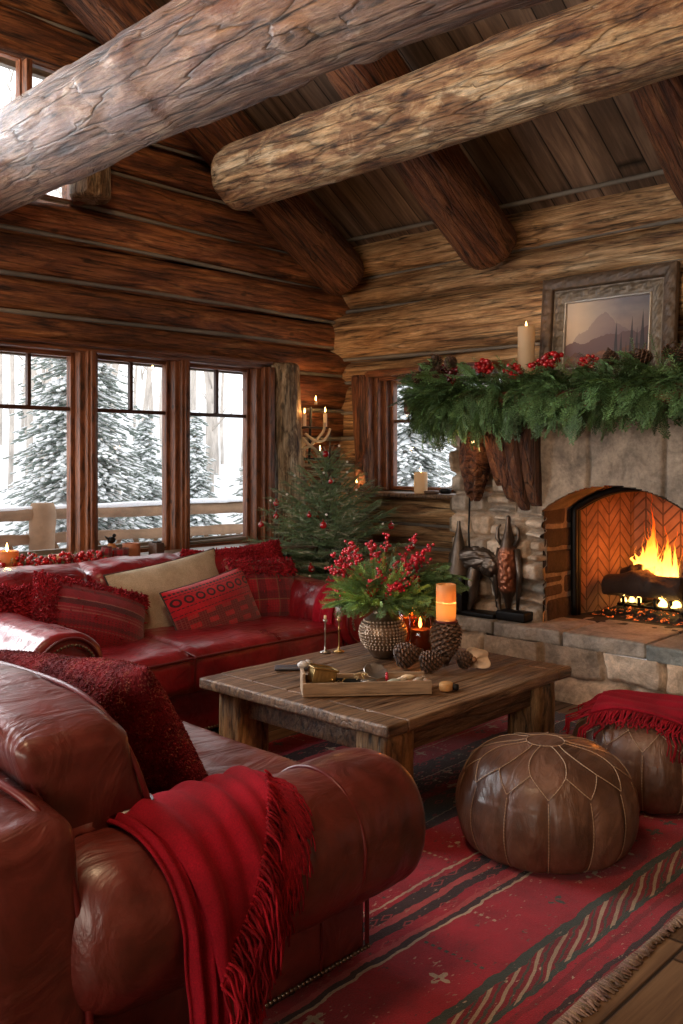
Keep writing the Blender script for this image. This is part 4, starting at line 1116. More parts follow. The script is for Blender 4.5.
V, Q = rbox_vq(.10, 1.08, .32, .045, 5, (4, 40, 12)); V[:, 2] += .05 * np.clip((V[:, 1] + 1.08) / .3, 0, 1) * (V[:, 2] > 0) - .03
V[:, 0] += -.06 * (V[:, 2] / .32) * .5
g = G(); g.add(V + np.array([.83, 2.58, .40]), Q); mk('back_frame', g, M_SOFA2, S2, world=True)
for k, (yc, hw) in enumerate([(2.03, .40), (2.86, .42)]):
    V, Q = cushion_vq(.12, hw, .225, .035, .014, 60 + k, (5, 40, 24), .009, axis=0)
    V[:, 0] += -.08 * (V[:, 2] / .225)
    V[:, 2] -= .05 * (np.abs(V[:, 1]) / hw) ** 3 * (V[:, 2] > 0)
    g = G(); g.add(V + np.array([1.045, yc, .62]), Q); bc = mk('back_cushion', g, M_SOFA2, S2, world=True)
    g = G(); hz = .225
    for sx in (-1, 1):
        g = G(); pts = []
        for t in np.linspace(-.07, .57, 34):
            a = t * 2 * PI; cy, cz = math.cos(a), math.sin(a)
            m = max(abs(cy) ** 5, 0) + abs(cz) ** 5; q = (1 / m) ** .2
            yy, zz = cy * q * (hw - .006), cz * q * (hz - .004)
            zt = zz - (.05 * (abs(yy) / hw) ** 3 if zz > 0 else 0)
            pts.append((1.045 + sx * .112 - .08 * zz / hz, yc + yy * 1.015, .62 + zt * 1.01))
        path_tube(g, pts, .0065, sub=3)
        mk('piping', g, M_PIPE, bc, world=True)
g = G(); path_tube(g, [(.925, 1.506, .06), (.92, 1.502, .30), (.90, 1.505, .50), (.872, 1.535, .645), (.83, 1.66, .73), (.78, 2.2, .755), (.78, 3.2, .755)], .008, sub=10)
path_tube(g, [(.745, 1.50, .06), (.735, 1.492, .30), (.705, 1.495, .50), (.68, 1.53, .645), (.67, 1.66, .72)], .007, sub=10)
mk('piping', g, M_PIPE, S2, world=True)
for x in (.92, 1.75):
    for y in (1.72, 3.55):
        g = G(); V, Q, T = lathe([(.022, 0), (.03, .02), (.036, .06)], 16); g.add(V + np.array([x, y, 0]), Q, T); mk('foot', g, M_IRON, S2, world=True)

# ------------------------------------------------------------------ pillows
def pillow_vq(w, h, t, seed, n=46, wr=.006, pinch=.07, soft=2.6):
    s = np.sin(np.linspace(-PI / 2, PI / 2, n)); U, W = np.meshgrid(s, s, indexing='ij'); U = U.ravel(); W = W.ravel()
    f = t / 2 * (np.clip(1 - np.abs(U) ** soft, 0, 1) * np.clip(1 - np.abs(W) ** soft, 0, 1)) ** .55
    X = U * w / 2 * (1 - pinch * (1 - W ** 2)); Z = W * h / 2 * (1 - pinch * (1 - U ** 2))
    uv = np.stack([U * .5 + .5, W * .5 + .5], 1)
    out = []
    for sg in (-1, 1):
        p = np.stack([X, X * 0, Z], 1)
        k = fbm(p + seed, 6, 3, seed + sg) * 1.3 + (1 - 2 * np.abs(fbm(p + seed * 2, 5, 2, seed + 7))) * .8
        out.append(np.stack([X, sg * (f + wr * k * (f / (t / 2))), Z], 1))
    V = np.vstack(out); Q = gridq(n, n); Q2 = Q[:, ::-1] + n * n
    return V, np.vstack([Q, Q2]), np.vstack([uv, uv])
def tufts(g, V, Q, N, length, rad, seed, droop=.5, curl=.5, sel=None, cvar=.35, tan=0):
    rs = np.random.default_rng(seed)
    A = V[Q]; ctr = A.mean(1); nrm = np.cross(A[:, 2] - A[:, 0], A[:, 3] - A[:, 1]); ar = np.linalg.norm(nrm, axis=1); nrm /= ar[:, None] + 1e-12
    out = np.sign((nrm * (ctr - V.mean(0)) * np.array([.2, 1, .2])).sum(1)); nrm *= np.where(out == 0, 1, out)[:, None]
    if sel is not None: ar = ar * sel(ctr)
    i = rs.choice(len(Q), N, p=ar / ar.sum()); w = rs.dirichlet([1, 1, 1, 1], N)
    P_ = (A[i] * w[:, :, None]).sum(1); d = nrm[i] + rs.normal(0, curl, (N, 3)); d /= np.linalg.norm(d, axis=1, keepdims=True)
    tv = []; k = 4
    for j, (x, r) in enumerate(((0, 1), (.45, .95), (.85, .65))):
        for a in range(3): tv.append((x, r * rad / length * math.cos(a * 2.094), r * rad / length * math.sin(a * 2.094)))
    tv.append((1.0, 0, 0)); tv = np.array(tv, float)
    tq = [(j * 3 + a, j * 3 + (a + 1) % 3, j * 3 + 3 + (a + 1) % 3, j * 3 + 3 + a) for j in range(2) for a in range(3)]; tt = [(6 + a, 6 + (a + 1) % 3, 9) for a in range(3)]
    M = frames(P_ - d * length * .1, d, length * rs.uniform(.7, 1.25, N))
    VV = np.einsum('nij,kj->nki', M[:, :3, :3], tv) + M[:, None, :3, 3]
    bend = (tv[:, 0] ** 2)[None, :, None] * (rs.normal(0, .35, (N, 1, 3)) + np.array([0, 0, -droop])) * length
    VV = VV + bend
    off = (np.arange(N) * len(tv))[:, None, None]
    c = rs.uniform(1 - cvar, 1 + cvar, N)[:, None] * .5 * np.ones((N, 3))
    if tan:
        pat = (fbm(P_, 22, 2, seed + 9) > .02) & (np.abs(np.sin(P_[:, 0] * 60 + P_[:, 2] * 25)) > .55)
        k_ = pat & (rs.random(N) < tan * 4); c[k_] *= np.array([1.5, 5.0, 2.6])
    c = np.repeat(c, len(tv), 0)
    g.add(VV.reshape(-1, 3), (np.array(tq)[None] + off).reshape(-1, 4), (np.array(tt)[None] + off).reshape(-1, 3), c=c)
def kilim_mat(name, base, dark, light, kind=0):
    m, nt, b = mat_new(name)
    t = nt.nodes.new('ShaderNodeTexCoord'); sp = nd(nt, 'ShaderNodeSeparateXYZ', i0=t.outputs['UV']); u, v = sp.outputs[0], sp.outputs[1]
    nz = noise(nt, t.outputs['Object'], 30, 3, .6); fine = noise(nt, t.outputs['Object'], 240, 3, .7)
    vw = mth(nt, 'ADD', v, mth(nt, 'MULTIPLY', mth(nt, 'SUBTRACT', nz, .5), .012))
    c = mix(nt, ramp(nt, noise(nt, t.outputs['Object'], 9, 4, .6), [(.4, 0), (.65, .7)]), base, tuple(x * .55 for x in base))
    def stripe(axis, n, w):
        f = mth(nt, 'FRACT', mth(nt, 'MULTIPLY', axis, n)); return mth(nt, 'LESS_THAN', f, w)
    if kind == 0:      # banded: a row of ovals, dashes, dark plaid below
        band = mth(nt, 'MULTIPLY', mth(nt, 'GREATER_THAN', vw, .70), mth(nt, 'LESS_THAN', vw, .88))
        fu = mth(nt, 'SUBTRACT', mth(nt, 'FRACT', mth(nt, 'MULTIPLY', u, 8.0)), .5); fv = mth(nt, 'MULTIPLY', mth(nt, 'SUBTRACT', vw, .79), 9.0)
        rr = mth(nt, 'ADD', mth(nt, 'POWER', mth(nt, 'ABSOLUTE', fu), 2.0), mth(nt, 'POWER', mth(nt, 'ABSOLUTE', mth(nt, 'MULTIPLY', fv, .7)), 2.0))
        ov = mth(nt, 'MULTIPLY', mth(nt, 'LESS_THAN', rr, .16), mth(nt, 'GREATER_THAN', rr, .05))
        c = mix(nt, mth(nt, 'MULTIPLY', band, ov), c, dark)
        for y, w in ((.69, .014), (.885, .014), (.93, .03), (.60, .012), (.10, .03)):
            s = mth(nt, 'LESS_THAN', mth(nt, 'ABSOLUTE', mth(nt, 'SUBTRACT', vw, y)), w / 2); s = mth(nt, 'MULTIPLY', s, mth(nt, 'MAXIMUM', stripe(u, 24.0, .6), .3))
            c = mix(nt, s, c, dark)
        low = mth(nt, 'MULTIPLY', mth(nt, 'LESS_THAN', vw, .56), mth(nt, 'GREATER_THAN', vw, .13))
        pl = mth(nt, 'MAXIMUM', stripe(u, 5.0, .45), stripe(vw, 7.0, .5)); fine_s = mth(nt, 'MAXIMUM', stripe(u, 34.0, .3), stripe(vw, 30.0, .3))
        c = mix(nt, mth(nt, 'MULTIPLY', mth(nt, 'MULTIPLY', low, pl), .72), c, dark)
        c = mix(nt, mth(nt, 'MULTIPLY', mth(nt, 'MULTIPLY', low, fine_s), .45), c, light)
    elif kind == 1:    # knitted red with worn horizontal bands
        for y, w, cc, k in ((.62, .07, dark, .7), (.50, .02, light, .35), (.66, .015, light, .45), (.54, .014, light, .3), (.36, .05, dark, .5), (.30, .012, light, .3), (.80, .04, dark, .5)):
            s = mth(nt, 'LESS_THAN', mth(nt, 'ABSOLUTE', mth(nt, 'SUBTRACT', vw, y)), w / 2)
            c = mix(nt, mth(nt, 'MULTIPLY', s, k), c, cc)
        pl = mth(nt, 'MULTIPLY', mth(nt, 'MULTIPLY', stripe(u, 30.0, .45), stripe(vw, 34.0, .45)), mth(nt, 'LESS_THAN', vw, .46))
        c = mix(nt, mth(nt, 'MULTIPLY', pl, .5), c, dark)
    else:              # tartan
        a = mth(nt, 'MAXIMUM', stripe(u, 3.3, .42), 0.0); d2 = stripe(vw, 3.1, .42)
        c = mix(nt, mth(nt, 'MULTIPLY', a, .45), c, dark); c = mix(nt, mth(nt, 'MULTIPLY', d2, .45), c, dark)
        l = mth(nt, 'MAXIMUM', stripe(u, 3.3, .05), stripe(vw, 3.1, .05)); c = mix(nt, mth(nt, 'MULTIPLY', l, .45), c, light)
        l = mth(nt, 'MAXIMUM', stripe(u, 26.0, .25), stripe(vw, 26.0, .25)); c = mix(nt, mth(nt, 'MULTIPLY', l, .3), c, dark)
    c = mix(nt, 1, c, ramp(nt, fine, [(.25, .55), (.7, 1.25)]), 'MULTIPLY')
    lk(nt, c, b.inputs['Base Color']); setp(b, Roughness=.95, Sheen__Weight=.25, Specular__IOR__Level=.2)
    lk(nt, bump(nt, fine, .6, .004), b.inputs['Normal'])
    return m
M_KIL0 = kilim_mat('red_kilim_weave', (.52, .010, .024), (.045, .010, .014), (.26, .09, .07), 0)
M_KIL1 = kilim_mat('worn_red_knit', (.23, .008, .018), (.035, .014, .016), (.34, .16, .13), 1)
M_TART = kilim_mat('red_tartan', (.34, .010, .022), (.035, .008, .012), (.30, .16, .08), 2)
def pillow(name, label, w, h, t, loc, rz, tilt, roll, mat, seed, group=None, tuft=0, tl=.03, tr=.005, tmat=None, pinch=.07, tsel=None, piping=None, rx2=0, wr=.006, tan=0):
    """local x width, z height; tilt leans the top back, roll turns it in its own plane; loc is its centre"""
    V, Q, uv = pillow_vq(w, h, t, seed, pinch=pinch, wr=wr)
    M = Matrix.Translation(loc) @ Matrix.Rotation(rz, 4, 'Z') @ Matrix.Rotation(tilt, 4, 'X') @ Matrix.Rotation(roll, 4, 'Y')
    g = G(); g.add(V, Q, uv=uv)
    o = tag(mk(name, g, mat, M=M), label, 'pillow', group)
    if tuft:
        g = G(); tufts(g, V, Q, tuft, tl, tr, seed + 5, sel=tsel, tan=tan)
        t_ = mk('pile', g, tmat or mat, o)
    if piping:
        g = G(); n = 46; s = np.sin(np.linspace(-PI / 2, PI / 2, n))
        e = [(a * w / 2, 0, -h / 2 * (1 - pinch * (1 - a * a))) for a in s] + [(w / 2 * (1 - pinch * (1 - a * a)), 0, a * h / 2) for a in s] + [(-a * w / 2, 0, h / 2 * (1 - pinch * (1 - a * a))) for a in s] + [(-w / 2 * (1 - pinch * (1 - a * a)), 0, -a * h / 2) for a in s]
        V2, Q2, T2 = tube(np.array(e)[::2], .0045, 6); g.add(V2, Q2, T2); mk('piping', g, piping, o)
    return o
GP = 'cushions along the far sofa'
pillow('throw_pillow', 'beige linen pillow with dark piping, behind the bright red patterned one', .78, .44, .17, (2.95, 3.98, .59), .08, -.36, -.10, M_BEIGE, 3, GP, piping=M_PIPEDARK, pinch=.05)
pillow('throw_pillow', 'bright red kilim pillow with ovals and plaid, in the middle of the far sofa', .60, .36, .15, (3.05, 3.77, .545), .06, -.40, -.14, M_KIL0, 4, GP, pinch=.05, piping=M_PIPEDARK)
pillow('throw_pillow', 'dark red worn knit pillow with pale stripes, slumped beside the far sofa left arm', .56, .42, .17, (2.33, 3.80, .575), -.1, -.60, .34, M_KIL1, 5, GP, tuft=3600, tl=.016, tr=.004, tmat=M_SHAG, pinch=.05, tsel=lambda c: ((c[:, 2] > .14) | (c[:, 0] < -.18)).astype(float) + .015)
pillow('throw_pillow', 'curly shaggy red pillow at the left edge of the picture on the far sofa', .50, .38, .18, (1.98, 3.96, .585), .1, -.40, .05, M_SHAG, 6, GP, tuft=7000, tl=.020, tr=.006, tmat=M_SHAG)
pillow('throw_pillow', 'small shaggy red pillow tucked behind the worn knit pillow on the far sofa', .40, .32, .14, (2.36, 4.04, .60), .0, -.3, .1, M_SHAG, 7, GP, tuft=5000, tl=.018, tr=.0055, tmat=M_SHAG)
pillow('throw_pillow', 'red tartan pillow beside the right arm of the far sofa', .46, .38, .15, (3.45, 3.84, .60), -.12, -.36, .06, M_TART, 8, GP, pinch=.06, tuft=1500, tl=.02, tr=.004, tmat=M_SHAG, tsel=lambda c: (c[:, 2] > .08) + .02)
pillow('throw_pillow', 'red fleecy pillow standing behind the tartan pillow at the right arm of the far sofa', .46, .36, .14, (3.52, 4.02, .67), -.2, -.3, -.08, M_SHAG, 9, GP, tuft=6000, tl=.013, tr=.005, tmat=M_SHAG)
pillow('throw_pillow', 'dark red woolly pillow between the beige pillow and the tartan pillow', .36, .34, .13, (3.27, 4.08, .66), .0, -.3, .10, M_SHAG, 10, GP, tuft=5000, tl=.014, tr=.005, tmat=M_SHAG)
GN = 'burgundy knit cushions on the near sofa'
pillow('boucle_pillow', 'large burgundy boucle pillow leaning on the near sofa, beside the red throw', .86, .42, .24, (1.37, 2.27, .625), PI / 2 + .10, -.50, .10, M_BOUCLE, 11, GN, tuft=42000, tl=.0034, tr=.0026, tan=.12, tmat=M_BOUCLE, pinch=.10, wr=.014)
pillow('boucle_pillow', 'burgundy boucle pillow on the near sofa at the very left edge, behind the large one', .60, .44, .24, (1.30, 3.0, .66), PI / 2 + .0, -.45, -.05, M_BOUCLE, 12, GN, tuft=22000, tl=.0034, tr=.0026, tan=.12, tmat=M_BOUCLE, pinch=.08, wr=.014)

# ------------------------------------------------------------------ throws
def fringe(g, roots, dirs, length, r, seed, gravity=1.0, wav=.012, collide=None, n=12):
    rs = np.random.default_rng(seed)
    for p, d in zip(roots, dirs):
        L = length * rs.uniform(.75, 1.2); P_ = [np.array(p, float)]; v = np.array(d, float)
        ph = rs.uniform(0, 6, 3)
        for k in range(n):
            v = v + np.array([0, 0, -.35 * gravity]); v /= np.linalg.norm(v)
            q = P_[-1] + v * L / n + wav * np.array([math.sin(k * .9 + ph[0]), math.sin(k * .8 + ph[1]), 0]) * .5
            if collide is not None: q = collide(q)
            P_.append(q)
        V, Q, T = tube(P_, np.linspace(r, r * .7, len(P_)), 5); g.add(V, Q, T, c=.5 * rs.uniform(.6, 1.4))
ARY, ARZ, ARR = 1.605, .42, .182
def arm_pt(s, off=0.0):
    """path over the near arm: s=0 on top, s>0 outwards and down (towards the camera), s<0 to the seat"""
    R_ = ARR + off
    if s <= PI / 2 * R_ * 1.0 and s >= -PI / 2 * R_:
        a = s / R_; return ARY - R_ * math.sin(a), ARZ + R_ * .985 * math.cos(a)
    if s > 0: return ARY - R_ - .0, ARZ - (s - PI / 2 * R_)
    return ARY + R_ , ARZ + (-PI / 2 * R_ - s) * -1 * -1 if False else ARZ - (-s - PI / 2 * R_)
def throw_layer(x_of, s0, s_of, seed, nu=60, nv=90, off=.0, fold=.010):
    """x_of(u, t), s_of(u): hem length; returns grid, hem row"""
    rs = np.random.default_rng(seed); V = []; uv = []
    for i in range(nu):
        u = i / (nu - 1)
        for j in range(nv):
            t = j / (nv - 1); s = s0(u) + (s_of(u) - s0(u)) * t
            x = x_of(u, t)
            hang = max(0, s - .18)
            f = fold * (math.sin(u * 17 + seed + 2 * t) * (.5 + 1.3 * min(1, hang * 4)) + .7 * math.sin(u * 31 + 1.7 * seed + 5 * t)) + fold
            y, z = arm_pt(s, off + max(0.0, f) + .002)
            V.append((x, y, z)); uv.append((u, t))
    V = np.array(V); V += .0025 * np.stack([fbm(V, 14, 2, seed), fbm(V, 14, 2, seed + 1), fbm(V, 14, 2, seed + 2)], 1)
    return V, gridq(nu, nv), np.array(uv)
TH = thing('wool_throw', 'crimson wool throw with long fringe draped over the near sofa arm', 'throw blanket', (1.3, 1.6, .6))
# lower tail
V1, Q1, u1 = throw_layer(lambda u, t: 1.02 + .12 * u + .06 * t * (1 - u) - .02 * t + .05 * t, lambda u: -.16, lambda u: .66, 3, 34, 90, .004, .007)
g = G(); g.add(V1, Q1, uv=u1)
V2, Q2, u2 = throw_layer(lambda u, t: 1.04 + u * (.43 - .04 * t) + .10 * t * (1 - u), lambda u: -.20, lambda u: .44 - .42 * u ** .9, 5, 90, 80, .012, .008)
g.add(V2, Q2, uv=u2)
blanket = mk('blanket', g, M_THROW, TH, world=True)
sm = blanket.modifiers.new('thickness', 'SOLIDIFY'); sm.thickness = .006; sm.offset = 0
def hem(V, nu, nv): return V.reshape(nu, nv, 3)[:, -1]
def col_arm(q):
    dy, dz = q[1] - ARY, (q[2] - ARZ) / .985; d = math.hypot(dy, dz)
    if q[2] > ARZ:
        if d < ARR + .010: k = (ARR + .010) / max(d, 1e-6); return np.array([q[0], ARY + dy * k, ARZ + dz * k * .985])
    elif abs(dy) < ARR + .006 and dy < 0: return np.array([q[0], ARY - ARR - .006, q[2]])
    return q
g = G(); h1 = hem(V1, 34, 90); t = np.linspace(0, 33, 40); r1 = np.stack([np.interp(t, range(34), h1[:, k]) for k in range(3)], 1)
fringe(g, r1, [(0, 0, -1)] * 40, .14, .0028, 4, wav=.002)
h2 = hem(V2, 90, 80); t = np.linspace(0, 89, 190); r2 = np.stack([np.interp(t, range(90), h2[:, k]) for k in range(3)], 1)
dirs = [(.55, -.35, -.1 - .8 * (1 - i / 190)) for i in range(190)]
fringe(g, r2, dirs, .20, .0030, 6, wav=.006, collide=col_arm, n=16)
r3 = r2[::4] + np.array([-.006, -.004, .012]); fringe(g, r3, [(.5, -.5, -.3)] * len(r3), .17, .0030, 8, wav=.008, collide=col_arm, n=14)
tag(mk('fringe', g, M_FRINGE, TH, world=True), None, None, None, 'stuff')
# throw hanging over the right arm of the far sofa
TH2 = thing('wool_throw', 'dark crimson tasselled throw hanging on the right arm of the far sofa', 'throw blanket', (3.60, 3.5, .6))
def arm2(x_c, s, R_=.176, zc=.485):
    a = s / R_
    if abs(a) <= PI / 2: return x_c - R_ * math.sin(a), zc + R_ * math.cos(a)
    return (x_c - R_, zc - (s - PI / 2 * R_)) if s > 0 else (x_c + R_, zc - (-s - PI / 2 * R_))
nu, nv = 30, 50; V = []
for i in range(nu):
    for j in range(nv):
        u, t = i / (nu - 1), j / (nv - 1); s = -.12 + t * .50
        x, z_ = arm2(AXR, s, .176 + .008 + .006 * math.sin(u * 16)); V.append((x, 3.38 + .15 * u, z_ + .0))
g = G(); g.add(np.array(V), gridq(nu, nv)); b2 = mk('blanket', g, M_THROW, TH2, world=True); sm = b2.modifiers.new('thickness', 'SOLIDIFY'); sm.thickness = .006; sm.offset = 0
hh = np.array(V).reshape(nu, nv, 3)[:, -1]; t = np.linspace(0, nu - 1, 46); rr_ = np.stack([np.interp(t, range(nu), hh[:, k]) for k in range(3)], 1)
g = G(); fringe(g, rr_, [(0, 0, -1)] * 46, .13, .0035, 14, wav=.004); tag(mk('fringe', g, M_FRINGE, TH2, world=True), None, None, None, 'stuff')

# ------------------------------------------------------------------ coffee table
CT = thing('coffee_table', 'low rustic plank coffee table with thick round-edged legs, in front of the sofas', 'coffee table', (2.95, 2.5, 0))
TX0, TX1, TY0, TY1, TZ = 2.34, 3.56, 1.985, 3.0, .45
g = G(); ny = 5; wy = (TY1 - TY0) / ny; bw = .11
for k in range(ny):
    V, Q = rbox_vq((TX1 - TX0) / 2 - bw - .002, wy / 2 - .0012, .021, .006, 2, (60, 10, 2))
    V[:, 2] += .0028 * fbm(V * np.array([.5, 3, 1]) + k * 3, 6, 3, 90 + k)
    g.add(V + np.array([(TX0 + TX1) / 2, TY0 + wy * (k + .5), TZ - .021]), Q, c=.5 * (.82 + .36 * rng.random()))
for x in (TX0 + bw / 2, TX1 - bw / 2):
    V, Q = rbox_vq(bw / 2, (TY1 - TY0) / 2, .022, .010, 3, (8, 60, 2)); V[:, 2] += .003 * fbm(V, 7, 3, 99); V[:, :2] += .004 * fbm(V, 5, 3, 98)[:, None]
    g.add(V + np.array([x, (TY0 + TY1) / 2, TZ - .021]), Q, c=.5)
mk('tabletop', g, M_TABLE, CT, world=True)
for x in (2.475, 3.44):
    for y in (2.115, 2.875):
        V, Q = rbox_vq(.082, .082, .203, .035, 3, (4, 4, 14)); V[:, :2] *= (1 + .05 * fbm(V, 5, 3, int(x * 10 + y * 7)))[:, None]
        g = G(); g.add(V + np.array([x, y, .204]), Q); mk('leg', g, M_TLEG, CT, world=True)
for nm, b_ in (('x', (2.558, 3.357, 2.065, 2.10)), ('x', (2.54, 3.38, 2.88, 2.915)), ('y', (2.43, 2.465, 2.18, 2.82)), ('y', (3.44, 3.475, 2.18, 2.82))):
    g = box(b_[0], b_[1], b_[2], b_[3], .305, .412, .006); mk('apron', g, M_TABLE, CT, world=True, angle=40)

# ------------------------------------------------------------------ poufs
def pouf(label, loc, R_, H_, rz, seed):
    root = thing('leather_pouf', label, 'pouf', (loc[0], loc[1], 0), rz, 'leather poufs on the rug')
    NP = 13
    prof = np.array([(.0, H_), (.06, H_ - .000), (.30 * R_, H_ - .006), (.55 * R_, H_ - .022), (.76 * R_, H_ - .052), (.90 * R_, H_ - .098), (.975 * R_, H_ - .155), (R_, H_ * .40), (.965 * R_, H_ * .24), (.88 * R_, H_ * .10), (.76 * R_, .015), (.6 * R_, .002), (0.02, .002)])
    pr = smooth_prof(prof, 12); m = 110
    # arc smooth: catmull through profile
    t = np.linspace(0, len(prof) - 1, m); i = np.clip(t.astype(int), 0, len(prof) - 2); f = (t - i)[:, None]
    p0 = prof[np.clip(i - 1, 0, None)]; p1 = prof[i]; p2 = prof[i + 1]; p3 = prof[np.clip(i + 2, None, len(prof) - 1)]
    pr = .5 * ((2 * p1) + (-p0 + p2) * f + (2 * p0 - 5 * p1 + 4 * p2 - p3) * f ** 2 + (-p0 + 3 * p1 - 3 * p2 + p3) * f ** 3); pr[:, 0] = np.clip(pr[:, 0], .003, None)
    n = 260; a = np.linspace(0, 2 * PI, n, endpoint=False)
    V = np.stack([np.outer(pr[:, 0], np.cos(a)), np.outer(pr[:, 0], np.sin(a)), np.repeat(pr[:, 1:2], n, 1)], -1).reshape(-1, 3)
    A_ = np.tile(a, m); rad = np.hypot(V[:, 0], V[:, 1]); side = V[:, 2] < H_ - .14
    seg = (A_ * NP / (2 * PI)) % 1; ds = np.minimum(seg, 1 - seg) * 2 * PI / NP * rad
    k = 1 - .030 * np.exp(-(ds / .016) ** 2) * sstep(H_ - .08, H_ - .12, V[:, 2]) + .012 * np.sin(seg * PI) * side
    lump = 1 + .020 * fbm(V, 5, 3, seed) + .010 * (1 - 2 * np.abs(fbm(V * np.array([1, 1, .5]), 9, 3, seed + 1)))
    V[:, :2] *= (k * lump)[:, None]; V[:, 2] += .006 * fbm(V, 6, 3, seed + 2) * (V[:, 2] > .1)
    g = G(); g.add(V, gridq(m, n, False, True)); mk('body', g, M_POUF, root)
    # stitched seams: follow the same surface
    def surf(r_or_t, ang):
        tt = r_or_t; q = np.array([np.interp(tt, np.arange(m), pr[:, 0]), np.interp(tt, np.arange(m), pr[:, 1])])
        p = np.array([[q[0] * math.cos(ang), q[0] * math.sin(ang), q[1]]]); l = 1 + .020 * fbm(p, 5, 3, seed)[0] + .010 * (1 - 2 * abs(fbm(p * np.array([1, 1, .5]), 9, 3, seed + 1)[0]))
        zz = q[1] + .006 * fbm(p * np.array([l, l, 1]), 6, 3, seed + 2)[0] * (q[1] > .1)
        return np.array([p[0, 0] * l, p[0, 1] * l, zz])
    tz = lambda z: float(np.interp(-z, -pr[:70, 1], np.arange(70)))
    tlow = tz(H_ - .105); tup = tz(H_ - .050); tc = 10
    g = G()
    def seam(pts, lift=.0015, r=.0016):
        P_ = np.array(pts); nrm = P_ / (np.linalg.norm(P_, axis=1, keepdims=True)) ; P_ = P_ + nrm * lift
        L = np.concatenate([[0], np.cumsum(np.linalg.norm(np.diff(P_, axis=0), axis=1))]); nn = max(8, int(L[-1] / .0028)); s = np.linspace(0, L[-1], nn)
        P2 = np.stack([np.interp(s, L, P_[:, k_]) for k_ in range(3)], 1); rr = r * (1 + .35 * np.sin(s / .011 * 2 * PI))
        V_, Q_, T_ = tube(P2, rr, 5); g.add(V_, Q_, T_)
    da = 2 * PI / NP; tb = tz(.05) if H_ > .3 else 80
    tb = 88
    for k_ in range(NP):
        a0 = k_ * da
        # lower node at the top of each side seam; the groove pulls the surface in a little
        V0 = [surf(tt, a0) * np.array([.972, .972, 1]) * (1, 1, 1) for tt in np.linspace(tlow + 2, tb, 40)]
        seam(V0, .004)
        lowp = lambda f_, s_: surf(tlow + (tup - tlow) * f_, a0 + s_ * da / 2 * f_)
        for s_ in (-1, 1): seam([lowp(f_, s_) for f_ in np.linspace(0, 1, 12)], .003)
        seam([surf(tup + (tc - tup) * f_, a0 + da / 2 + .22 * math.sin(f_ * PI) * (1 if k_ % 2 else -1) * .5) for f_ in np.linspace(0, 1, 24)], .003)
    seam([surf(tc, a_) for a_ in np.linspace(0, 2 * PI, 40)], .003)
    tag(mk('stitching', g, M_STITCH, root), 'tan stitched seams')
    return root
pouf('brown leather pouf with tan star stitching, the nearer one, with a bare top', (2.80, 1.665), .305, .37, .33, 3)
pouf('brown leather pouf behind the bare one, its top covered by a red cloth', (3.52, 1.62), .31, .36, .1, 8)
# red cloth over the second pouf
TH3 = thing('wool_throw', 'folded crimson fringed throw lying over the top of the farther pouf', 'throw blanket', (3.52, 1.6, .37))
def ptop(x, y):
    r = math.hypot(x - 3.52, y - 1.62) / .31
    if r < 1: return .362 - .008 * r - .13 * max(0, r - .5) ** 2 * 2.2
    return .362 - .008 - .0715 - (r - 1) * 1.9 * .31
nu, nv = 70, 60; V = []
for i in range(nu):
    for j in range(nv):
        u, t = i / (nu - 1), j / (nv - 1)
        x = 3.37 + .30 * t + .12 * (u - .5); y = 1.80 - .58 * u + .08 * (t - .5)
        z_ = ptop(x, y) + .012 + .005 * math.sin(u * 9 + t * 3) + .004 * math.sin(t * 21 + u * 4)
        V.append((x, y, z_))
V = np.array(V)
g = G(); g.add(V, gridq(nu, nv)); b3 = mk('blanket', g, M_THROW, TH3, world=True); sm = b3.modifiers.new('thickness', 'SOLIDIFY'); sm.thickness = .010; sm.offset = 1
Gd = V.reshape(nu, nv, 3)
def col_p(q):
    dx, dy = q[0] - 3.52, q[1] - 1.62; d = math.hypot(dx, dy)
    if q[2] < .30 and d < .325: k = .325 / max(d, 1e-6); return np.array([3.52 + dx * k, 1.62 + dy * k, q[2]])
    if q[2] < ptop(q[0], q[1]) + .008: return np.array([q[0], q[1], ptop(q[0], q[1]) + .008])
    return q
g = G()
for edge, d, n in ((Gd[:, 0], (-.9, 0, .1), 110), (Gd[:, -1], (.9, 0, 0), 60), (Gd[-1], (0, -.9, 0), 50), (Gd[0], (0, .6, .2), 40)):
    t = np.linspace(0, len(edge) - 1, n); rr_ = np.stack([np.interp(t, range(len(edge)), edge[:, k]) for k in range(3)], 1)
    fringe(g, rr_, [d] * n, .19, .0036, 20 + n, wav=.006, collide=col_p, n=12)
tag(mk('fringe', g, M_FRINGE, TH3, world=True), None, None, None, 'stuff')

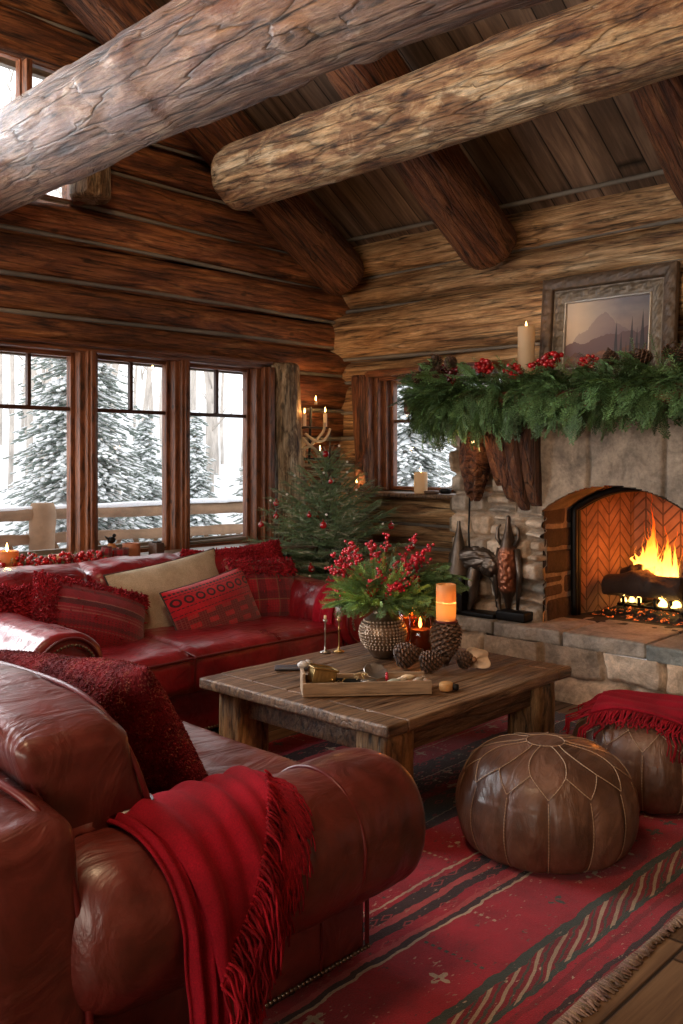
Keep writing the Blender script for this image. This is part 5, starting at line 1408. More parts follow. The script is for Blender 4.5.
# ------------------------------------------------------------------ rug
def rug_mat():
    m, nt, b = mat_new('woven_rug')
    t = nt.nodes.new('ShaderNodeTexCoord'); o = t.outputs['Object']
    wob = noise(nt, o, 3.5, 4, .6); wob2 = noise(nt, o, 28, 3, .6)
    sp = nd(nt, 'ShaderNodeSeparateXYZ', i0=o); x = sp.outputs[0]
    y = mth(nt, 'ADD', sp.outputs[1], mth(nt, 'ADD', mth(nt, 'MULTIPLY', mth(nt, 'SUBTRACT', wob, .5), .05), mth(nt, 'MULTIPLY', mth(nt, 'SUBTRACT', wob2, .5), .012)))
    R1, R2, DK, GN_, TN, PK = (.30, .006, .018), (.19, .006, .012), (.035, .012, .012), (.035, .045, .035), (.42, .30, .20), (.38, .05, .05)
    h = mth(nt, 'DIVIDE', mth(nt, 'SUBTRACT', y, 1.10), 2.3)
    def P_(v): return (v - 1.10) / 2.3
    stops = [(0, R2), (P_(1.135), DK), (P_(1.15), R1), (P_(1.185), R2), (P_(1.20), TN), (P_(1.205), R1), (P_(1.222), GN_), (P_(1.240), R2), (P_(1.312), GN_), (P_(1.335), R1),
             (P_(1.585), TN), (P_(1.592), DK), (P_(1.61), PK), (P_(1.63), R1), (P_(1.66), DK), (P_(1.70), PK), (P_(1.725), DK), (P_(1.765), R1), (P_(1.785), TN), (P_(1.792), R1)]
    c = ramp(nt, h, stops, 'CONSTANT')
    h2 = mth(nt, 'DIVIDE', mth(nt, 'SUBTRACT', y, 2.0), 1.4); Pb = lambda v: (v - 2.0) / 1.4
    c2 = ramp(nt, h2, [(0, R1), (Pb(2.04), DK), (Pb(2.09), TN), (Pb(2.096), GN_), (Pb(2.22), R2), (Pb(2.27), DK), (Pb(2.38), TN), (Pb(2.386), DK), (Pb(2.50), R1), (Pb(2.62), TN), (Pb(2.627), R1), (Pb(2.80), DK), (Pb(2.84), PK), (Pb(2.92), DK), (Pb(3.02), R1), (Pb(3.2), GN_)], 'CONSTANT')
    c = mix(nt, mth(nt, 'GREATER_THAN', y, 2.0), c, c2)
    # slanted dashes in the green border
    sl = mth(nt, 'FRACT', mth(nt, 'MULTIPLY', mth(nt, 'ADD', x, mth(nt, 'ADD', mth(nt, 'MULTIPLY', y, -3.2), mth(nt, 'MULTIPLY', wob2, .05))), 8.0)); slm = mth(nt, 'LESS_THAN', mth(nt, 'ADD', sl, mth(nt, 'MULTIPLY', wob, .3)), .40)
    inb = mth(nt, 'MULTIPLY', mth(nt, 'GREATER_THAN', y, 1.235), mth(nt, 'LESS_THAN', y, 1.315))
    sl2 = mth(nt, 'FRACT', mth(nt, 'MULTIPLY', mth(nt, 'ADD', x, mth(nt, 'MULTIPLY', y, -3.2)), 16.0))
    c = mix(nt, mth(nt, 'MULTIPLY', inb, mth(nt, 'GREATER_THAN', sl2, .62)), c, (.055, .05, .035))
    c = mix(nt, mth(nt, 'MULTIPLY', inb, slm), c, mix(nt, wob2, (.30, .20, .12), (.42, .30, .20)))
    # scattered motifs in the red field: small crosses and dots from a cell grid
    cell = .115
    cu = mth(nt, 'DIVIDE', x, cell); cv = mth(nt, 'DIVIDE', sp.outputs[1], cell)
    fu = mth(nt, 'ABSOLUTE', mth(nt, 'SUBTRACT', mth(nt, 'FRACT', cu), .5)); fv = mth(nt, 'ABSOLUTE', mth(nt, 'SUBTRACT', mth(nt, 'FRACT', cv), .5))
    cb = nd(nt, 'ShaderNodeCombineXYZ', i0=mth(nt, 'FLOOR', cu), i1=mth(nt, 'FLOOR', cv)); wn = nd(nt, 'ShaderNodeTexWhiteNoise', _noise_dimensions='2D'); lk(nt, cb.outputs[0], wn.inputs['Vector'])
    cross = mth(nt, 'MULTIPLY', mth(nt, 'LESS_THAN', mth(nt, 'MINIMUM', fu, fv), .07), mth(nt, 'LESS_THAN', mth(nt, 'ADD', fu, fv), .30))
    dash = mth(nt, 'MULTIPLY', mth(nt, 'LESS_THAN', fu, .05), mth(nt, 'LESS_THAN', mth(nt, 'FRACT', mth(nt, 'MULTIPLY', cv, 5.0)), .5))
    wv = wn.outputs[0]
    mot = mth(nt, 'MAXIMUM', mth(nt, 'MULTIPLY', cross, mth(nt, 'GREATER_THAN', wv, .55)), mth(nt, 'MULTIPLY', dash, mth(nt, 'LESS_THAN', wv, .22)))
    mot = mth(nt, 'MULTIPLY', mot, mth(nt, 'GREATER_THAN', wob2, .42))
    field = mth(nt, 'MAXIMUM', mth(nt, 'MULTIPLY', mth(nt, 'GREATER_THAN', y, 1.37), mth(nt, 'LESS_THAN', y, 1.575)), mth(nt, 'GREATER_THAN', y, 1.81))
    sel = mth(nt, 'GREATER_THAN', nd(nt, 'ShaderNodeTexWhiteNoise', Vector=cb.outputs[0], _noise_dimensions='3D').outputs[0], .5)
    mcol = mix(nt, sel, TN, (.05, .06, .045))
    c = mix(nt, mth(nt, 'MULTIPLY', mot, field), c, mcol)
    # hooked motifs in the dark bands
    vo = nd(nt, 'ShaderNodeTexVoronoi', Vector=nd(nt, 'ShaderNodeMapping', Vector=o, Scale=(1.0, 2.0, 1)).outputs[0], Scale=11.0, _distance='MANHATTAN')
    ring = mth(nt, 'MULTIPLY', mth(nt, 'GREATER_THAN', vo.outputs['Distance'], .34), mth(nt, 'LESS_THAN', vo.outputs['Distance'], .46))
    bandm = mth(nt, 'MAXIMUM', mth(nt, 'MULTIPLY', mth(nt, 'GREATER_THAN', y, 1.61), mth(nt, 'LESS_THAN', y, 1.78)), mth(nt, 'GREATER_THAN', y, 2.1))
    c = mix(nt, mth(nt, 'MULTIPLY', mth(nt, 'MULTIPLY', ring, bandm), .8), c, PK)
    # small worn flecks
    fl = ramp(nt, noise(nt, coord(nt, 'Object', (1, 2.2, 1)), 42, 2, .5), [(.66, 0), (.70, 1)])
    c = mix(nt, mth(nt, 'MULTIPLY', fl, .75), c, mix(nt, ramp(nt, wob, [(.45, 0), (.55, 1)]), (.035, .03, .025), (.50, .36, .24)))
    fine = noise(nt, coord(nt, 'Object', (1, 1, 1)), 260, 3, .7); wear = noise(nt, o, 8, 5, .65)
    c = mix(nt, 1, c, ramp(nt, wear, [(.3, .65), (.65, 1.15)]), 'MULTIPLY'); c = mix(nt, 1, c, ramp(nt, fine, [(.25, .6), (.7, 1.2)]), 'MULTIPLY')
    lk(nt, c, b.inputs['Base Color']); setp(b, Roughness=.95, Sheen__Weight=.15, Specular__IOR__Level=.15)
    lk(nt, bump(nt, mth(nt, 'ADD', fine, wear), .5, .005), b.inputs['Normal'])
    return m
RG = thing('patterned_rug', 'large worn crimson oriental rug with green and tan border and a ragged fringe', 'rug', (2.5, 2.2, 0))
V, Q = rbox_vq(1.88, 1.05, .005, .004, 1, (150, 84, 1))
V[:, 2] += .0015 * fbm(V, 5, 3, 5) * (V[:, 2] > 0); edge = V[:, 1] < -1.0; V[:, 1] += .012 * fbm(V, 4, 3, 7) * edge
g = G(); g.add(V + np.array([2.42, 2.17, .006]), Q)
ro = mk('rug_pile', g, rug_mat(), RG, world=True)
# keep world-aligned coordinates in the pattern
ro.data.transform(PM[RG.name]); ro.location = -Vector((2.5, 2.2, 0))
g = G(); rs = np.random.default_rng(31)
for k in range(1500):
    x = .56 + k / 1499 * 3.72; y0 = 1.122 + .012 * float(fbm(np.array([[x - 2.42, -1.05, .005]]), 4, 3, 7)[0]); L = rs.uniform(.012, .042) * (1 + .5 * math.sin(x * 7) * math.sin(x * 3.1)); dx = rs.normal(0, .012)
    P_ = [(x, y0 + .006, .009), (x + dx * .3, y0 - L * .4, .008), (x + dx, y0 - L, .004)]
    V_, Q_, T_ = tube(P_, [.0032, .0034, .002], 5); g.add(V_, Q_, T_, c=.5 * rs.uniform(.5, 1.3) * np.array([1, rs.uniform(.8, 1), rs.uniform(.75, 1)]))
tag(mk('fringe', g, wool('rug_fringe_yarn', (.20, .14, .11), (.36, .27, .21), 200, .5, .1, True), RG, world=True), None, None, None, 'stuff')
# ------------------------------------------------------------------ greenery templates
def leaf_quad(p, d, w, n):
    """diamond leaf from p along d with width w, n = face normal side"""
    s = np.cross(d, n); s = s / (np.linalg.norm(s) + 1e-9) * w
    return [p, p + d * .45 + s, p + d, p + d * .45 - s]
def fir_template(seed, n=34, flat=.35, nl=.16):
    rs = np.random.default_rng(seed); V = []; Q = []; C = []
    for i in range(n):
        t = (i + .5) / n; a = i * 2.4 + rs.normal(0, .2); x = t * .96
        rad = np.array([0, math.cos(a), math.sin(a) * (1 - flat)]); rad /= np.linalg.norm(rad)
        d = np.array([.75, 0, 0]) + rad * .85; d = d / np.linalg.norm(d) * nl * (1.05 - .45 * t) * rs.uniform(.8, 1.1)
        q = leaf_quad(np.array([x, 0, 0]), d, .011, np.cross(d, [.3, .2, .9])); k = len(V); V += q; Q.append((k, k + 1, k + 2, k + 3)); C += [[.38] * 3, [.5] * 3, [.66] * 3, [.5] * 3]
    # stem as a thin three-sided prism
    k = len(V)
    for x, r in ((0, .012), (1, .004)):
        for a in range(3): V.append(np.array([x, r * math.cos(a * 2.1), r * math.sin(a * 2.1)])); C.append([.42, .26, .22])
    Q += [(k + a, k + (a + 1) % 3, k + 3 + (a + 1) % 3, k + 3 + a) for a in range(3)]
    return np.array(V), np.array(Q), np.array(C)
def cedar_template(seed, n=11, droop=.25):
    """flat drooping frond: side branchlets set with small overlapping scales"""
    rs = np.random.default_rng(seed); V = []; Q = []; C = []
    def cy(x): return np.array([x, .05 * math.sin(x * 3 + seed), -droop * x * x])
    up = np.array([0, 0, 1.])
    for i in range(n):
        t = (i + .3) / n
        for s in (-1, 1):
            L = (.42 * (1 - t) ** .7 + .08) * rs.uniform(.8, 1.15); p = cy(t + (.03 if s > 0 else 0)); d = np.array([.82, s * .62, -.12 - .2 * rs.random()]); d /= np.linalg.norm(d)
            m = max(3, int(L / .055))
            for j in range(m):
                q = p + d * L * j / m + np.array([0, 0, -.12 * (L * j / m) ** 2 * 4])
                for s2 in (-1, 1):
                    dd = d + np.cross(up, d) * s2 * .55; dd = dd / np.linalg.norm(dd) * (.085 * (1 - .4 * j / m))
                    k = len(V); V += leaf_quad(q, dd, .017, up + rs.normal(0, .3, 3)); Q.append((k, k + 1, k + 2, k + 3)); sh = rs.uniform(.8, 1.25); C += [[.36 * sh] * 3, [.5 * sh] * 3, [.62 * sh] * 3, [.5 * sh] * 3]
    for j in range(5):
        k = len(V); a, b_ = cy(j / 5), cy((j + 1) / 5)
        for p in (a, b_):
            for u in range(3): V.append(p + .010 * np.array([0, math.cos(u * 2.1), math.sin(u * 2.1)])); C.append([.4, .38, .2])
        Q += [(k + u, k + (u + 1) % 3, k + 3 + (u + 1) % 3, k + 3 + u) for u in range(3)]
    return np.array(V), np.array(Q), np.array(C)
FIR = [fir_template(s) for s in (1, 2, 3)]; CED = [cedar_template(s) for s in (4, 5, 6)]
FIRD = [fir_template(s, 54, .2, .22) for s in (7, 8)]
def sprigs(g, T_, pos, d, sc, seed, tone=(.7, 1.3), tint=None, roll=True, up=None):
    rs = np.random.default_rng(seed); n = len(pos); pos = np.asarray(pos); d = np.asarray(d); sc = np.ones(n) * sc if np.ndim(sc) == 0 else np.asarray(sc)
    w = rs.integers(0, len(T_), n)
    c = rs.uniform(*tone, n)[:, None] * (np.ones((n, 3)) if tint is None else tint)
    rl = rs.uniform(-1, 1, n) * (PI if roll is True else roll)
    for k in range(len(T_)):
        m = w == k
        if not m.any(): continue
        V, Q, C = T_[k]; batch(V, Q, None, frames(pos[m], d[m], sc[m], roll=rl[m], up=up), g, c=c[m], tc=C)
BV, BQ, BT = sphere(1, 9, 6)
def berries(g, pts, r, seed, cvar=.3):
    rs = np.random.default_rng(seed); n = len(pts); M = np.zeros((n, 4, 4)); rr = r * rs.uniform(.8, 1.15, n)
    for k in range(3): M[:, k, k] = rr
    M[:, 3, 3] = 1; M[:, :3, 3] = pts; batch(BV, BQ, BT, M, g, c=rs.uniform(1 - cvar, 1 + cvar, n)[:, None] * np.ones((n, 3)))
def pinecone_g(L, R_, seed, n=110, tip=(1.5, 1.35, 1.2), ph=.0):
    """cone along local Z: spiral of cupped scales with pale tips"""
    rs = np.random.default_rng(seed); g = G()
    V, Q, T = sphere(1, 14, 10); g.add(V * np.array([R_ * .5, R_ * .5, L * .46]) + np.array([0, 0, L * .5]), Q, T, c=.22)
    sv = []; sq = []; sc_ = []
    for i, (x, w, z_) in enumerate(((0, .30, 0), (.45, .42, .02), (.8, .40, .12), (1.0, .16, .26))):
        for s in (-1, 0, 1): sv.append((x, s * w, z_ - .06 * abs(s))); sc_.append([.16, .14, .36, 1.25][i])
    for i in range(4):
        for s in (-1, 0, 1): v = sv[i * 3 + s + 1]; sv.append((v[0], v[1], v[2] - .09)); sc_.append([.2, .2, .3, .8][i])
    for o in (0, 12):
        for i in range(3):
            for s in range(2): sq.append((o + i * 3 + s, o + i * 3 + s + 1, o + i * 3 + s + 4, o + i * 3 + s + 3))
    for i in range(3): sq += [(i * 3, i * 3 + 3, 12 + i * 3 + 3, 12 + i * 3), (i * 3 + 2, i * 3 + 5, 12 + i * 3 + 5, 12 + i * 3 + 2)]
    sq += [(9, 10, 22, 21), (10, 11, 23, 22)]
    pos = []; d = []; s_ = []
    for i in range(n):
        t = (i + .5) / n; a = i * 2.39996 + ph; z_ = t * L * .93; pr = R_ * (math.sin(min(1, t * 1.05 + .10) ** .75 * PI)) ** .55
        o = np.array([math.cos(a), math.sin(a), 0]); inner = o * pr * .35
        pos.append(inner + np.array([0, 0, z_])); dd = o * 1.0 + np.array([0, 0, .1 + 1.1 * t ** 2 - .25 * (1 - t)]); d.append(dd); s_.append(max(.25 * R_, pr * .72))
    tc = np.array(sc_)[:, None] * np.ones(3); tc[9:12] *= np.array(tip)
    batch(np.array(sv), sq, None, frames(np.array(pos), np.array(d), np.array(s_)), g, c=rs.uniform(.8, 1.2, n)[:, None] * np.ones((n, 3)), tc=tc)
    return g
def flame(parent, x, y, z_, s=1.0, world=True):
    g = G(); V, Q, T = lathe([(.0012 * s, 0), (.0045 * s, .006 * s), (.0055 * s, .012 * s), (.004 * s, .022 * s), (.0018 * s, .032 * s), (.0004, .038 * s)], 12)
    g.add(V + np.array([x, y, z_]), Q, T); o = mk('flame', g, M_FLAME, parent, world=world)
    g = G(); V, Q, T = tube([(x, y, z_ - .012), (x, y, z_ + .006)], .0012, 5); g.add(V, Q, T); mk('wick', g, M_WICK, parent, world=world)
    return o
def candle(name, label, x, y, z0, r, h, mat, lit=True, power=.5, group=None, dish=True, fl=1.0, seed=0):
    root = thing(name, label, 'candle', (x, y, z0), 0, group)
    n = 28; pr = [(r * .97, 0), (r, .004)] + [(r * (1 + .004 * math.sin(k * 2 + seed)), h * k / 10) for k in range(1, 10)] + [(r, h - .004), (r * .95, h)]
    pr += [(r * .82, h - .003), (r * .7, h - .014), (r * .15, h - .016)] if dish else [(r * .1, h)]
    V, Q, T = lathe(pr, 36); V[:, :2] *= (1 + .02 * fbm(V * 1.0, 20, 2, seed))[:, None]
    g = G(); g.add(V, Q, T); mk('wax_body', g, mat, root)
    zf = h - (.012 if dish else 0)
    if lit:
        g = G(); V, Q, T = lathe([(.0012 * fl, 0), (.0045 * fl, .006 * fl), (.0055 * fl, .012 * fl), (.004 * fl, .022 * fl), (.0018 * fl, .032 * fl), (.0004, .038 * fl)], 12)
        g.add(V + np.array([0, 0, zf + .008]), Q, T); mk('flame', g, M_FLAME, root)
        if power: point('candle_light', (x, y, z0 + zf + .03), power, (1, .52, .18), .012)
    g = G(); V, Q, T = tube([(0, 0, zf - .004), (0, 0, zf + .012)], .0013, 5); g.add(V, Q, T); mk('wick', g, M_WICK, root)
    return root

# ------------------------------------------------------------------ outdoors: snow, deck rail, firs, bare trunks
g = G(); nx = 90
X_, Y_ = np.meshgrid(np.linspace(-12, 40, nx), np.linspace(5.6, 50, 70), indexing='ij'); p = np.stack([X_.ravel(), Y_.ravel(), X_.ravel() * 0], 1)
p[:, 2] = -.35 + .35 * fbm(p, .25, 3, 4) + .05 * np.clip(p[:, 1] - 8, 0, 60) ** 1.25
g.add(p, gridq(nx, 70)); 
X_, Y_ = np.meshgrid(np.linspace(6.2, 40, 50), np.linspace(-8, 5.5, 40), indexing='ij'); p = np.stack([X_.ravel(), Y_.ravel(), X_.ravel() * 0], 1)
p[:, 2] = -.35 + .35 * fbm(p, .25, 3, 4) + .05 * np.clip(p[:, 0] - 8, 0, 60) ** 1.25
g.add(p, gridq(50, 40)); tag(mk('snowy_ground', g, M_SNOW), kind='structure')
M_SPRUCE = None
m, nt, b = mat_new('snow_laden_spruce')
ge = nt.nodes.new('ShaderNodeNewGeometry'); sp = nd(nt, 'ShaderNodeSeparateXYZ', i0=ge.outputs['Normal']); nz = noise(nt, coord(nt), 9, 4, .65)
f = ramp(nt, mth(nt, 'ADD', sp.outputs[2], mth(nt, 'MULTIPLY', mth(nt, 'SUBTRACT', nz, .5), 1.3)), [(.02, 0), (.34, 1)])
lk(nt, mix(nt, f, mix(nt, ramp(nt, nz, [(.3, 0), (.7, 1)]), (.20, .25, .21), (.38, .43, .38)), (.88, .90, .93)), b.inputs['Base Color']); setp(b, Roughness=.8); M_SPRUCE = m
M_BARK = simple('frosted_hazy_bark', (.62, .56, .50), .9, 12, .6, .35, stretch=(1, 1, .3))  # bark paled for frost and for distant haze put into the colour
M_DECK = simple('weathered_rail_wood', (.25, .15, .085), .8, 14, .5, .3, vscale=5)
def spruce(label, x, y, z0, H, R_, seed, group='snow laden firs outside the windows'):
    root = thing('snowy_fir_tree', label, 'tree', (x, y, z0), 0, group); rs = np.random.default_rng(seed)
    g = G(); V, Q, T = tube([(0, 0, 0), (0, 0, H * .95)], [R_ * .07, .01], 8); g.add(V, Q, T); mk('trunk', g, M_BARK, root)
    # a branch: a drooping spray of stubby clumps
    g = G(); nl = int(H / .105)
    cV, cQ, cT = sphere(1, 7, 5); pos = []; sc = []; yaw = []; 
    for k in range(nl):
        t = k / nl; z_ = H * (.06 + .93 * t); rad = R_ * (1 - t) ** .85 + .05; nb = max(5, int(15 * (1 - t) + 5))
        for j in range(nb):
            a = rs.uniform(0, 2 * PI); L = rad * rs.uniform(.55, 1.08)
            m_ = max(2, int(L / .075))
            for q in range(m_):
                f_ = (q + .6) / m_; 
                for _ in range(2):
                    pos.append((math.cos(a) * L * f_ + rs.normal(0, .05), math.sin(a) * L * f_ + rs.normal(0, .05), z_ - .30 * L * f_ ** 1.6 + rs.normal(0, .02)))
                    s = rs.uniform(.5, 1.1) * (.040 + .03 * (1 - f_)); sc.append((s * 1.5, s * .85, s * .42)); yaw.append(a + rs.normal(0, .5))
    pos = np.array(pos); sc = np.array(sc); yaw = np.array(yaw); M = np.zeros((len(pos), 4, 4)); M[:, 3, 3] = 1
    M[:, 0, 0] = np.cos(yaw) * sc[:, 0]; M[:, 1, 0] = np.sin(yaw) * sc[:, 0]; M[:, 2, 0] = -.35 * sc[:, 0]
    M[:, 0, 1] = -np.sin(yaw) * sc[:, 1]; M[:, 1, 1] = np.cos(yaw) * sc[:, 1]; M[:, 2, 2] = sc[:, 2]; M[:, :3, 3] = pos
    batch(cV, cQ, cT, M, g); mk('foliage', g, M_SPRUCE, root)
spruce('large snow laden fir seen through the left and middle panes of the triple window', 6.32, 10.6, -.3, 5.2, 1.15, 1)
spruce('small snowy fir standing right of the large one in the middle window', 8.05, 11.6, -.2, 2.3, .60, 2)
spruce('slim snowy fir behind the left panes of the right-hand window', 9.6, 12.4, -.1, 2.3, .5, 3)
spruce('nearer snowy fir whose branches cross the right-hand window lower corner', 7.75, 8.6, -.6, 2.6, .8, 4)
spruce('snow covered fir outside the small window beside the fireplace', 11.0, 8.9, -.3, 4.6, 1.25, 5)
spruce('low snowy fir at the far left of the left window', 5.0, 12.4, -.1, 1.9, .6, 6)
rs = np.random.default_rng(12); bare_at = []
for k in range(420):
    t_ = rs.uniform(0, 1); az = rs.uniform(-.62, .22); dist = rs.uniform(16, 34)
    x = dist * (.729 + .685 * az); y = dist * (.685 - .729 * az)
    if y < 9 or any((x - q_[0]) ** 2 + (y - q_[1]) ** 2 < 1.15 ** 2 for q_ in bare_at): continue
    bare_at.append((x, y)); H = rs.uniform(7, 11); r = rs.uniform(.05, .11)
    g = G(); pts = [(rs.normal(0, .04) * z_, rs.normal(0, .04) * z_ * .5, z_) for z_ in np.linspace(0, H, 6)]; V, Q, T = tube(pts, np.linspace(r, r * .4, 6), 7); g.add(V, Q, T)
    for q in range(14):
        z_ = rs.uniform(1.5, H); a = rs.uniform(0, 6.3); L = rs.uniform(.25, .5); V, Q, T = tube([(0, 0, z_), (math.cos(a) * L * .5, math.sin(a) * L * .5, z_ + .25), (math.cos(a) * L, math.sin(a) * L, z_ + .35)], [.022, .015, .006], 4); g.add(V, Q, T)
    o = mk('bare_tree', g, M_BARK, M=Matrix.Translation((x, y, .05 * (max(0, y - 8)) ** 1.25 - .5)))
    tag(o, 'thin frosted bare tree, colour paled for haze, in the pale snowy woods beyond the windows', 'tree', 'bare trees in the snowy woods')
# deck rail
DR = thing('deck_railing', 'snow-topped log deck railing outside the triple window', 'railing', (5.5, 7.4, 0))
for z_, r in ((.84, .055), (.62, .045)):
    V, Q, T = log_vq(13, r, int(z_ * 100), nx=160, na=14, knots=12); g = G(); g.add(V + np.array([1.5, 7.4, z_]), Q, T); mk('rail', g, M_DECK, DR, world=True)
g = G(); V, Q = rbox_vq(6.5, .06, .022, .02, 2, (80, 2, 1)); V[:, 2] += .012 * fbm(V, 3, 2, 3); g.add(V + np.array([8, 7.4, .905]), Q); mk('snow_cap', g, M_SNOW, DR, world=True)
for k, x in enumerate((4.04, 6.9, 10.0)):
    V, Q, T = log_vq(1.55, .105, 300 + k, nx=30, na=16); g = G(); g.add(V[:, [1, 2, 0]] + np.array([x, 7.36, -.6]), Q, T); mk('post', g, M_DECK, DR, world=True)
for k, x in enumerate(np.arange(2.2, 12, .42)):
    g = G(); V, Q, T = tube([(x - .13, 7.42, .62), (x + .10, 7.42, .2), (x + .16, 7.42, -.4)], .026, 6); g.add(V, Q, T)
    V, Q, T = tube([(x + .18, 7.44, .62), (x - .05, 7.44, .2)], .022, 6); g.add(V, Q, T); mk('branch_baluster', g, M_DECK, DR, world=True)
g = G(); V, Q, T = log_vq(13, .05, 77, nx=100, na=12); g.add(V + np.array([1.5, 7.42, .18]), Q, T); mk('rail', g, M_DECK, DR, world=True)
V, Q = rbox_vq(6.5, 1.1, .05, .04, 2, (60, 10, 1)); V[:, 2] += .02 * fbm(V, 2, 2, 5); g = G(); g.add(V + np.array([8, 6.35, -.15]), Q); tag(mk('snowy_deck', g, M_SNOW), kind='structure')

# ------------------------------------------------------------------ christmas tree in the corner
CX, CY = 4.40, 4.26
XT = thing('christmas_tree', 'small decorated fir tree in the corner between the sofa and the fireplace window', 'christmas tree', (CX, CY, .0))
g = G(); V, Q, T = tube([(CX, CY, .02), (CX, CY, .7), (CX + .02, CY, 1.42)], [.03, .02, .005], 8); g.add(V, Q, T); mk('trunk', g, M_STEM, XT, world=True)
g = G(); V, Q, T = lathe([(.17, 0), (.19, .05), (.15, .20), (.13, .21), (.02, .20)], 26); g.add(V + np.array([CX, CY, .001]), Q, T); mk('stand', g, M_IRON, XT, world=True)
rs = np.random.default_rng(41); pos = []; dr = []; sc = []; st = G(); tips = []
nl = 15
for k in range(nl):
    t = k / (nl - 1); z_ = .42 + .90 * t; R_ = .66 * (1 - t) ** 1.05 + .07; nb = int(18 * (1 - t) + 5)
    for j in range(nb):
        a = j * 2 * PI / nb + k * .9 + rs.normal(0, .12); L = R_ * rs.uniform(.8, 1.12); lift = .18 + .9 * t ** 2
        o = np.array([math.cos(a), math.sin(a), 0]); p0 = np.array([CX, CY, z_]); 
        pts = [p0 + o * L * f_ + np.array([0, 0, L * (lift * f_ + .12 * f_ * f_ * (1 if t > .3 else -.6))]) for f_ in np.linspace(0, 1, 6)]
        V, Q, T = tube(pts, np.linspace(.006, .0025, 6), 4); st.add(V, Q, T, c=(.5, .4, .3)); tips.append(pts[-1])
        m_ = max(3, int(L / .035))
        for q in range(m_):
            f_ = .18 + .82 * (q + .5) / m_; i = min(4, int(f_ * 5)); p = pts[i] + (pts[i + 1] - pts[i]) * (f_ * 5 - i)
            sd = np.array([-o[1], o[0], 0])
            for s in (-1, 1):
                pos.append(p); dr.append(o * .75 + sd * s * .8 + np.array([0, 0, rs.normal(.05, .2)])); sc.append((.15 - .06 * f_) * rs.uniform(.8, 1.15) * (1 - .35 * t))
        pos.append(pts[-2]); dr.append(pts[-1] - pts[-2] + o * .02); sc.append(.13 * (1 - .3 * t))
for z_ in np.linspace(1.2, 1.40, 6): pos.append((CX + .015, CY, z_)); dr.append((rs.normal(0, .3), rs.normal(0, .3), 1)); sc.append(.09)
pos.append((CX + .02, CY, 1.38)); dr.append((0, 0, 1)); sc.append(.13)
g = G(); fr = np.clip(rs.normal(1.0, .35, len(pos)), .4, 1.7)[:, None] * np.ones((1, 3)); 
frost = rs.random(len(pos)) < .16; fr[frost] = np.array([3.4, 2.2, 3.2])
sprigs(g, FIR, pos, dr, sc, 5, (1, 1), tint=fr); g.join(st); mk('foliage', g, M_NEEDLE, XT, world=True)
tips = np.array(tips); vis = tips[(tips[:, 0] * .73 + tips[:, 1] * .685 < CX * .73 + CY * .685 + .05)]
i = rs.choice(len(vis), 17, replace=False)
M_BAUB = simple('red_bauble', (.36, .008, .012), .15, coat=.8)
for k in i:
    p = vis[k]; r = rs.uniform(.015, .024); g = G(); V, Q, T = sphere(r, 14, 10); g.add(V + p - np.array([0, 0, r]), Q, T)
    V, Q, T = tube([p, p + np.array([0, 0, .012])], .004, 5); g.add(V, Q, T)
    o = mk('bauble', g, M_BAUB); tag(o, 'small red bauble hanging on the christmas tree', 'bauble', 'red baubles on the christmas tree')
for k in range(5):
    p = vis[(k * 7 + 3) % len(vis)]; g = G(); V, Q, T = tube([p + np.array([0, 0, -.005]), p + np.array([0, 0, -.085])], [.006, .008], 8); g.add(V, Q, T)
    o = mk('red_ribbon_drop', g, M_BAUB); tag(o, 'slim red drop ornament hanging on the christmas tree', 'ornament', 'slim red drops on the christmas tree')
for k in range(26):
    p = vis[(k * 11 + 5) % len(vis)] + rs.normal(0, .02, 3); g = G(); V, Q, T = sphere(.008, 8, 6); g.add(V + p, Q, T)
    o = mk('white_berry', g, simple('white_berry', (.75, .72, .66), .5) if k == 0 else bpy.data.materials['white_berry']); tag(o, 'tiny white berry ornament on the christmas tree', 'ornament', 'white berries on the christmas tree')

# ------------------------------------------------------------------ wall sconce of antlers with candles
SC = thing('antler_candle_sconce', 'wrought sconce of pale antlers with four candles on the log wall between window and corner', 'sconce', (4.80, 4.84, 1.5))
M_ANT = simple('antler', (.50, .36, .22), .5, 60, .3, .3)
g = G(); V, Q, T = tube([(4.66, 4.80, 1.56), (4.72, 4.78, 1.565), (4.92, 4.78, 1.565)], .008, 6); g.add(V, Q, T)
V, Q, T = tube([(4.80, 4.84, 1.30), (4.80, 4.82, 1.72)], .010, 6); g.add(V, Q, T); V, Q, T = tube([(4.69, 4.78, 1.335), (4.93, 4.76, 1.335)], .010, 6); g.add(V, Q, T)
mk('iron_bracket', g, M_IRON, SC, world=True)
for pts, r in (([(4.70, 4.78, 1.52), (4.76, 4.74, 1.47), (4.84, 4.73, 1.47), (4.90, 4.74, 1.52), (4.92, 4.74, 1.56)], .011),
               ([(4.80, 4.76, 1.48), (4.83, 4.72, 1.54), (4.82, 4.70, 1.60)], .010),
               ([(4.67, 4.78, 1.49), (4.70, 4.74, 1.44), (4.76, 4.73, 1.40), (4.80, 4.74, 1.35)], .012),
               ([(4.66, 4.78, 1.40), (4.71, 4.74, 1.43), (4.74, 4.73, 1.46)], .010)):
    g = G(); n_ = len(pts); path_tube(g, pts, .01, sub=6); V = g.V[0]; mk('antler', g, M_ANT, SC, world=True)
SCG = 'candles on the antler sconce'
for (x, z0, h, r, lab) in ((4.685, 1.575, .085, .013, 'left ivory taper candle on the antler sconce'), (4.90, 1.575, .10, .014, 'right ivory taper candle on the antler sconce'), (4.845, 1.345, .045, .012, 'short candle on the lowest arm of the antler sconce'), (4.80, 1.735, .02, .012, 'topmost small candle of the antler sconce')):
    candle('sconce_candle', lab, x, 4.77, z0, r, h, M_IVORY, True, 1.2 if z0 > 1.7 or h > .09 else .7, SCG, False, 1.0)

